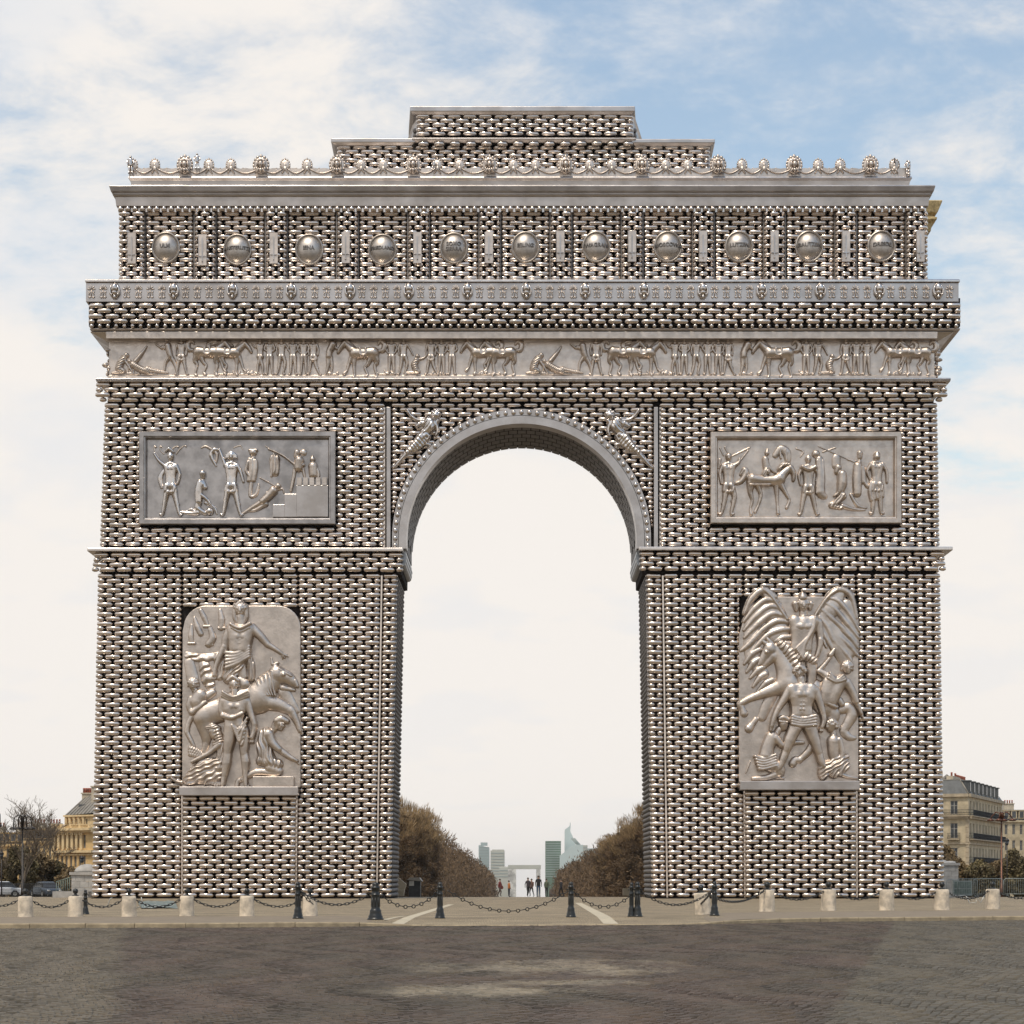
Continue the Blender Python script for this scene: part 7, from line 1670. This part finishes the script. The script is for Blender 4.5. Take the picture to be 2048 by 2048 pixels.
# bent tube frames lying on the paving, right
M['tube'] = mat('pale_steel_tube', (0.45, 0.45, 0.42), .35, .8, .15, 5)
def bent_frame(px, py, lab, pts):
    x, y = gnd(px, py); r = MB(); r.tube([(p[0], 0, p[1]) for p in pts], .022, 6); o = r.build('bent_steel_frame', M['tube'], None, (x, y, 0)); tag(o, lab, 'steel frame', None)
bent_frame(1908, 1803, 'bent pale steel tube frame lying beside the right flank', [(-.35, 0), (-.42, .3), (-.25, .42), (.2, .3), (.6, .35), (1.0, .02)])
bent_frame(1950, 1806, 'small folded steel tube frame on the right paving', [(-.45, .35), (-.3, 0.0), (.05, .02), (.1, .3), (.3, .02), (.5, .4)])
bent_frame(220, 1816, 'curved wire loop on the paving at the left', [(-.3, 0), (-.1, .1), (0, .4), (.1, .45)])
bent_frame(277, 1818, 'curled wire loop beside the blue sheet at the left', [(-.15, .0), (.05, .1), (.15, .35), (.12, .5)])
M['bluesheet'] = mat('blue_grey_sheet', (0.13, 0.19, 0.19), .35, 0, .35, 2)
n_ = 14; V = []; 
for j in range(5):
    for i in range(n_):
        px = 278+i*(352-278)/(n_-1); py = 1803+j*3.6; x, y = gnd(px+(j-2)*2.0, py+random.uniform(-.5, .5)); V.append((x, y, .012+.05*random.random()))
tag(link('plastic_sheet', np_mesh('plastic_sheet', V, [[(j*n_+i, j*n_+i+1, (j+1)*n_+i+1, (j+1)*n_+i) for j in range(4) for i in range(n_-1)]], M['bluesheet'])), 'crumpled blue-grey sheet lying on the paving before the left pier', 'sheet')
# little stone bench and kiosk just inside the passage, left
Yk = 22.0; k = (D+Yk)/F; Xk = lambda p: (p-PX)*k; Zk = lambda p: H+(PY-p)*k
r = empty('stone_kiosk', (Xk(793), Yk, 0), 'pointed stone shelter with a white panel, behind the left pier', 'shelter'); off = Vector(r.location)
mb = MB(); mb.prism([(Xk(784)-off.x, Zk(1792)), (Xk(806)-off.x, Zk(1792)), (Xk(812)-off.x, Zk(1768)), (Xk(795)-off.x, Zk(1754)), (Xk(785)-off.x, Zk(1762))], 0, .8); mb.build('gable_wall', M['cream2'], r)
mb = MB(); mb.box(Xk(786)-off.x, Xk(794)-off.x, -.05, 0, Zk(1780), Zk(1768)); mb.build('white_panel', M['grey'], r)
r = empty('stone_bench', (Xk(796), Yk-3, 0), 'pale stone bench wall behind the left pier', 'bench'); off = Vector(r.location)
mb = MB(); mb.box(Xk(783)-off.x, Xk(812)-off.x, 0, .8, 0, Zk(1783)); mb.build('base', M['cream2'], r); mb = MB(); mb.box(Xk(782)-off.x, Xk(813)-off.x, -.1, .9, Zk(1783)+.002, Zk(1779)); mb.build('seat', M['cream2'], r)
r = empty('news_kiosk', (Xk(824), Yk+6, 0), 'dark kiosk with a small white window, left side of the passage', 'kiosk'); off = Vector(r.location)
mb = MB(); mb.box(Xk(808)-off.x, Xk(832)-off.x, 0, 1.5, -.2, Zk(1760)); mb.build('body', M['dkrail'], r); mb = MB(); mb.prism([(Xk(804)-off.x, Zk(1760)+.003), (Xk(836)-off.x, Zk(1763)), (Xk(830)-off.x, Zk(1755)), (Xk(812)-off.x, Zk(1755))], -.2, 1.7); mb.build('roof', M['zinc'], r)
mb = MB(); mb.box(Xk(809)-off.x, Xk(819)-off.x, -.03, 0, Zk(1772), Zk(1762)); mb.build('window', M['frame'], r)
mb = MB(); mb.box(0, 1.0, 0, .6, 0, .55); o = mb.build('low_wall', M['cream2'], None, (Xk(1246), Yk, 0)); tag(o, 'pale stone wall end behind the right pier', 'wall')
# cars parked behind, left
M['carblue'] = mat('silver_blue_car_paint', (0.12, 0.15, 0.19), .25, .5, .05, 2); M['carwhite'] = mat('white_car_paint', (0.62, 0.64, 0.66), .25, 0, .05, 2); M['tyre'] = mat('tyre_rubber', (.015, .015, .015), .8, 0, .1, 5)
def car(px, Y, m, lab, rz):
    x = W(px, 0, Y)[0]; r = empty('parked_car', (x, Y, gz(Y)), lab, 'car', 'cars parked behind the left bollards', rz)
    sec = [(-2.1, .35, .62, .62), (-2.0, .28, .78, .78), (-1.2, .25, .88, .9), (-.9, .25, .92, .94), (1.0, .25, .92, .95), (1.9, .25, .82, .86), (2.1, .35, .6, .62)]
    vs = []; fs = []
    for (xx, zb, zt_, w_) in sec: hw = .85 if abs(xx) < 1.9 else .72; vs += [(xx, -hw, zb), (xx, hw, zb), (xx, hw, zt_-.1), (xx, hw*.9, zt_), (xx, -hw*.9, zt_), (xx, -hw, zt_-.1)]
    for i in range(len(sec)-1):
        for j in range(6): fs.append((i*6+j, (i+1)*6+j, (i+1)*6+(j+1) % 6, i*6+(j+1) % 6))
    fs += [tuple(range(5, -1, -1)), tuple((len(sec)-1)*6+j for j in range(6))]
    mb = MB(); mb.add(vs, fs); o = mb.build('body', m, r); bevel(o, .06, 3)
    mb = MB(); mb.add([(-1.3, -.75, .9), (-1.3, .75, .9), (1.5, .75, .9), (1.5, -.75, .9), (-.6, -.6, 1.4), (-.6, .6, 1.4), (.8, .6, 1.4), (.8, -.6, 1.4)], [(4,7,6,5), (0,3,7,4), (3,2,6,7), (2,1,5,6), (1,0,4,5)]); bevel(mb.build('windows', M['pane'], r), .05)
    mb = MB(); mb.add([(-.55, -.58, 1.405), (-.55, .58, 1.405), (.75, .58, 1.405), (.75, -.58, 1.405), (-.45, -.5, 1.45), (-.45, .5, 1.45), (.65, .5, 1.45), (.65, -.5, 1.45)], [(4,7,6,5), (0,3,7,4), (3,2,6,7), (2,1,5,6), (1,0,4,5)]); mb.build('roof', m, r)
    for wx in (-1.3, 1.3):
        for wy in (-.8, .8): mb = MB(); mb.tube([(wx, wy-.1, .32), (wx, wy+.1, .32)], .32, 16); wh = mb.build('wheel', M['tyre'], r); mb = MB(); mb.tube([(wx, wy-.11, .32), (wx, wy+.11, .32)], .18, 10); mb.build('rim', M['tube'], wh)
    for wy in (-.55, .55): mb = MB(); mb.ell((-2.08, wy, .62), (.08, .16, .08), 8, 5); mb.build('headlight', M['frame'], r)
car(92, 52, M['carblue'], 'silver blue car parked behind the second stone bollard', 2.2); car(2, 50, M['carwhite'], 'white car half out of frame at the left edge', .2); 

# ------------------------------------------------------------------ people beyond the arch
def person(px, Y, lab, pose, cols, hgt=1.72, face=0.0, bag=False):
    k = (D+Y)/F; x = (px-PX)*k; r = empty('person', (x, Y, gz(Y)), lab, 'person', 'people walking beyond the arch', face)
    J = {'walk': dict(kn=((.06, -.16), (.02, .12)), ft=((.06, -.06, .08), (.02, .34, .05))), 'stand': dict(kn=((.0, 0), (.0, 0)), ft=((.0, .02, .04), (.0, .0, .04)))}[pose]
    s_ = hgt/1.72
    verts = [(0, 0, .95), (0, 0, 1.15), (0, 0, 1.38), (0, 0, 1.50), (0, -.01, 1.60), (0, -.01, 1.68)]; rad = [.15, .135, .16, .06, .09, .075]; edges = [(0, 1), (1, 2), (2, 3), (3, 4), (4, 5)]
    for i, q in enumerate((-1, 1)):
        b0 = len(verts); (kx, ky), (fx, fy, fz_) = J['kn'][i], J['ft'][i]
        verts += [(q*.09, 0, .88), (q*.10, ky, .5), (q*.10, fy, .12+fz_-.04), (q*.10, fy-.16, .05+fz_-.04)]; rad += [.10, .07, .045, .04]; edges += [(0, b0), (b0, b0+1), (b0+1, b0+2), (b0+2, b0+3)]
        b1 = len(verts); sw = (-.16 if i else .16) if pose == 'walk' else 0
        verts += [(q*.19, 0, 1.40), (q*.25, sw*.4, 1.15), (q*.24, sw-.06, .92), (q*.235, sw-.09, .84)]; rad += [.065, .05, .035, .04]; edges += [(2, b1), (b1, b1+1), (b1+1, b1+2), (b1+2, b1+3)]
    me = bpy.data.meshes.new('body'); me.from_pydata([tuple(a*s_ for a in v) for v in verts], edges, []); 
    m = bpy.data.materials.new('clothing'); m.use_nodes = True; nt = m.node_tree; p = nt.nodes['Principled BSDF']; p.inputs['Roughness'].default_value = .85
    tcn = nt.nodes.new('ShaderNodeTexCoord'); sp = nt.nodes.new('ShaderNodeSeparateXYZ'); nt.links.new(tcn.outputs['Object'], sp.inputs[0]); rp_ = nt.nodes.new('ShaderNodeValToRGB'); rp_.color_ramp.interpolation = 'CONSTANT'
    nt.links.new(mathn(nt, 'DIVIDE', sp.outputs[2], 2.0*s_), rp_.inputs[0]); el = rp_.color_ramp.elements; el[0].position = 0; el[0].color = (.02, .018, .018, 1); el[1].position = .05; el[1].color = cols[0]+(1,)
    for pos, c_ in ((.46, cols[1]), (.745, (.42, .27, .19))): e = el.new(pos); e.color = c_+(1,)
    nt.links.new(rp_.outputs[0], p.inputs['Base Color']); me.materials.append(m); o = link('body', me, r)
    sk = o.modifiers.new('skin', 'SKIN'); sk.use_smooth_shade = True; sv = me.skin_vertices[0].data if me.skin_vertices else None
    if sv is None:
        import bmesh
        bm_ = bmesh.new(); bm_.from_mesh(me); bm_.verts.layers.skin.verify(); bm_.to_mesh(me); bm_.free(); sv = me.skin_vertices[0].data
    for i, q in enumerate(rad): sv[i].radius = (q*s_, q*s_*.8); sv[i].use_root = (i == 0)
    ss = o.modifiers.new('sub', 'SUBSURF'); ss.levels = 1; ss.render_levels = 1
    mb = MB(); mb.ell((0, .015*s_, 1.675*s_), (.095*s_, .105*s_, .085*s_), 10, 7); mb.build('hair', M['bark'], r)
    if bag: mb = MB(); mb.box(.26, .38, -.15, .15, .72, 1.0); bevel(mb.build('bag', M['terra'], r), .02)
person(1056, 48, 'person in dark clothes walking away, near the centre line of the arch', 'walk', ((.03, .028, .03), (.06, .05, .055)), 1.75, .4)
person(1063, 50, 'person in brown jacket and black trousers beside the walker in dark', 'walk', ((.025, .025, .03), (.14, .08, .06)), 1.66, -.5)
person(1077, 40, 'person in blue jeans and black jacket standing right of the pair', 'stand', ((.05, .09, .16), (.02, .02, .022)), 1.82, .2)
person(1000, 46, 'person in red-brown coat with a bag, left of the white archway', 'walk', ((.10, .07, .06), (.22, .05, .045)), 1.62, 1.2, True)
person(1018, 60, 'small figure in orange top in front of the square archway leg', 'stand', ((.04, .04, .05), (.45, .17, .05)), 1.6, 2.0)
person(1093, 52, 'person in olive jacket at the foot of the green tower', 'stand', ((.03, .03, .03), (.09, .11, .07)), 1.7, 2.5)
person(1122, 58, 'person in black bending by the right avenue trees', 'walk', ((.02, .02, .02), (.02, .02, .025)), 1.7, -1.0)

# ------------------------------------------------------------------ thin air between here and the towers
hm = bpy.data.materials.new('air'); hm.use_nodes = True; hn = hm.node_tree; hn.nodes.clear(); ho = hn.nodes.new('ShaderNodeOutputMaterial'); pv = hn.nodes.new('ShaderNodeVolumePrincipled')
pv.inputs['Color'].default_value = (.92, .93, .94, 1); pv.inputs['Density'].default_value = 0.00005; pv.inputs['Anisotropy'].default_value = 0.3; hn.links.new(pv.outputs[0], ho.inputs['Volume'])
mb = MB(); mb.box(-9500, 9500, -2000, 9500, -100, 92); tag(mb.build('haze', hm), kind='stuff')
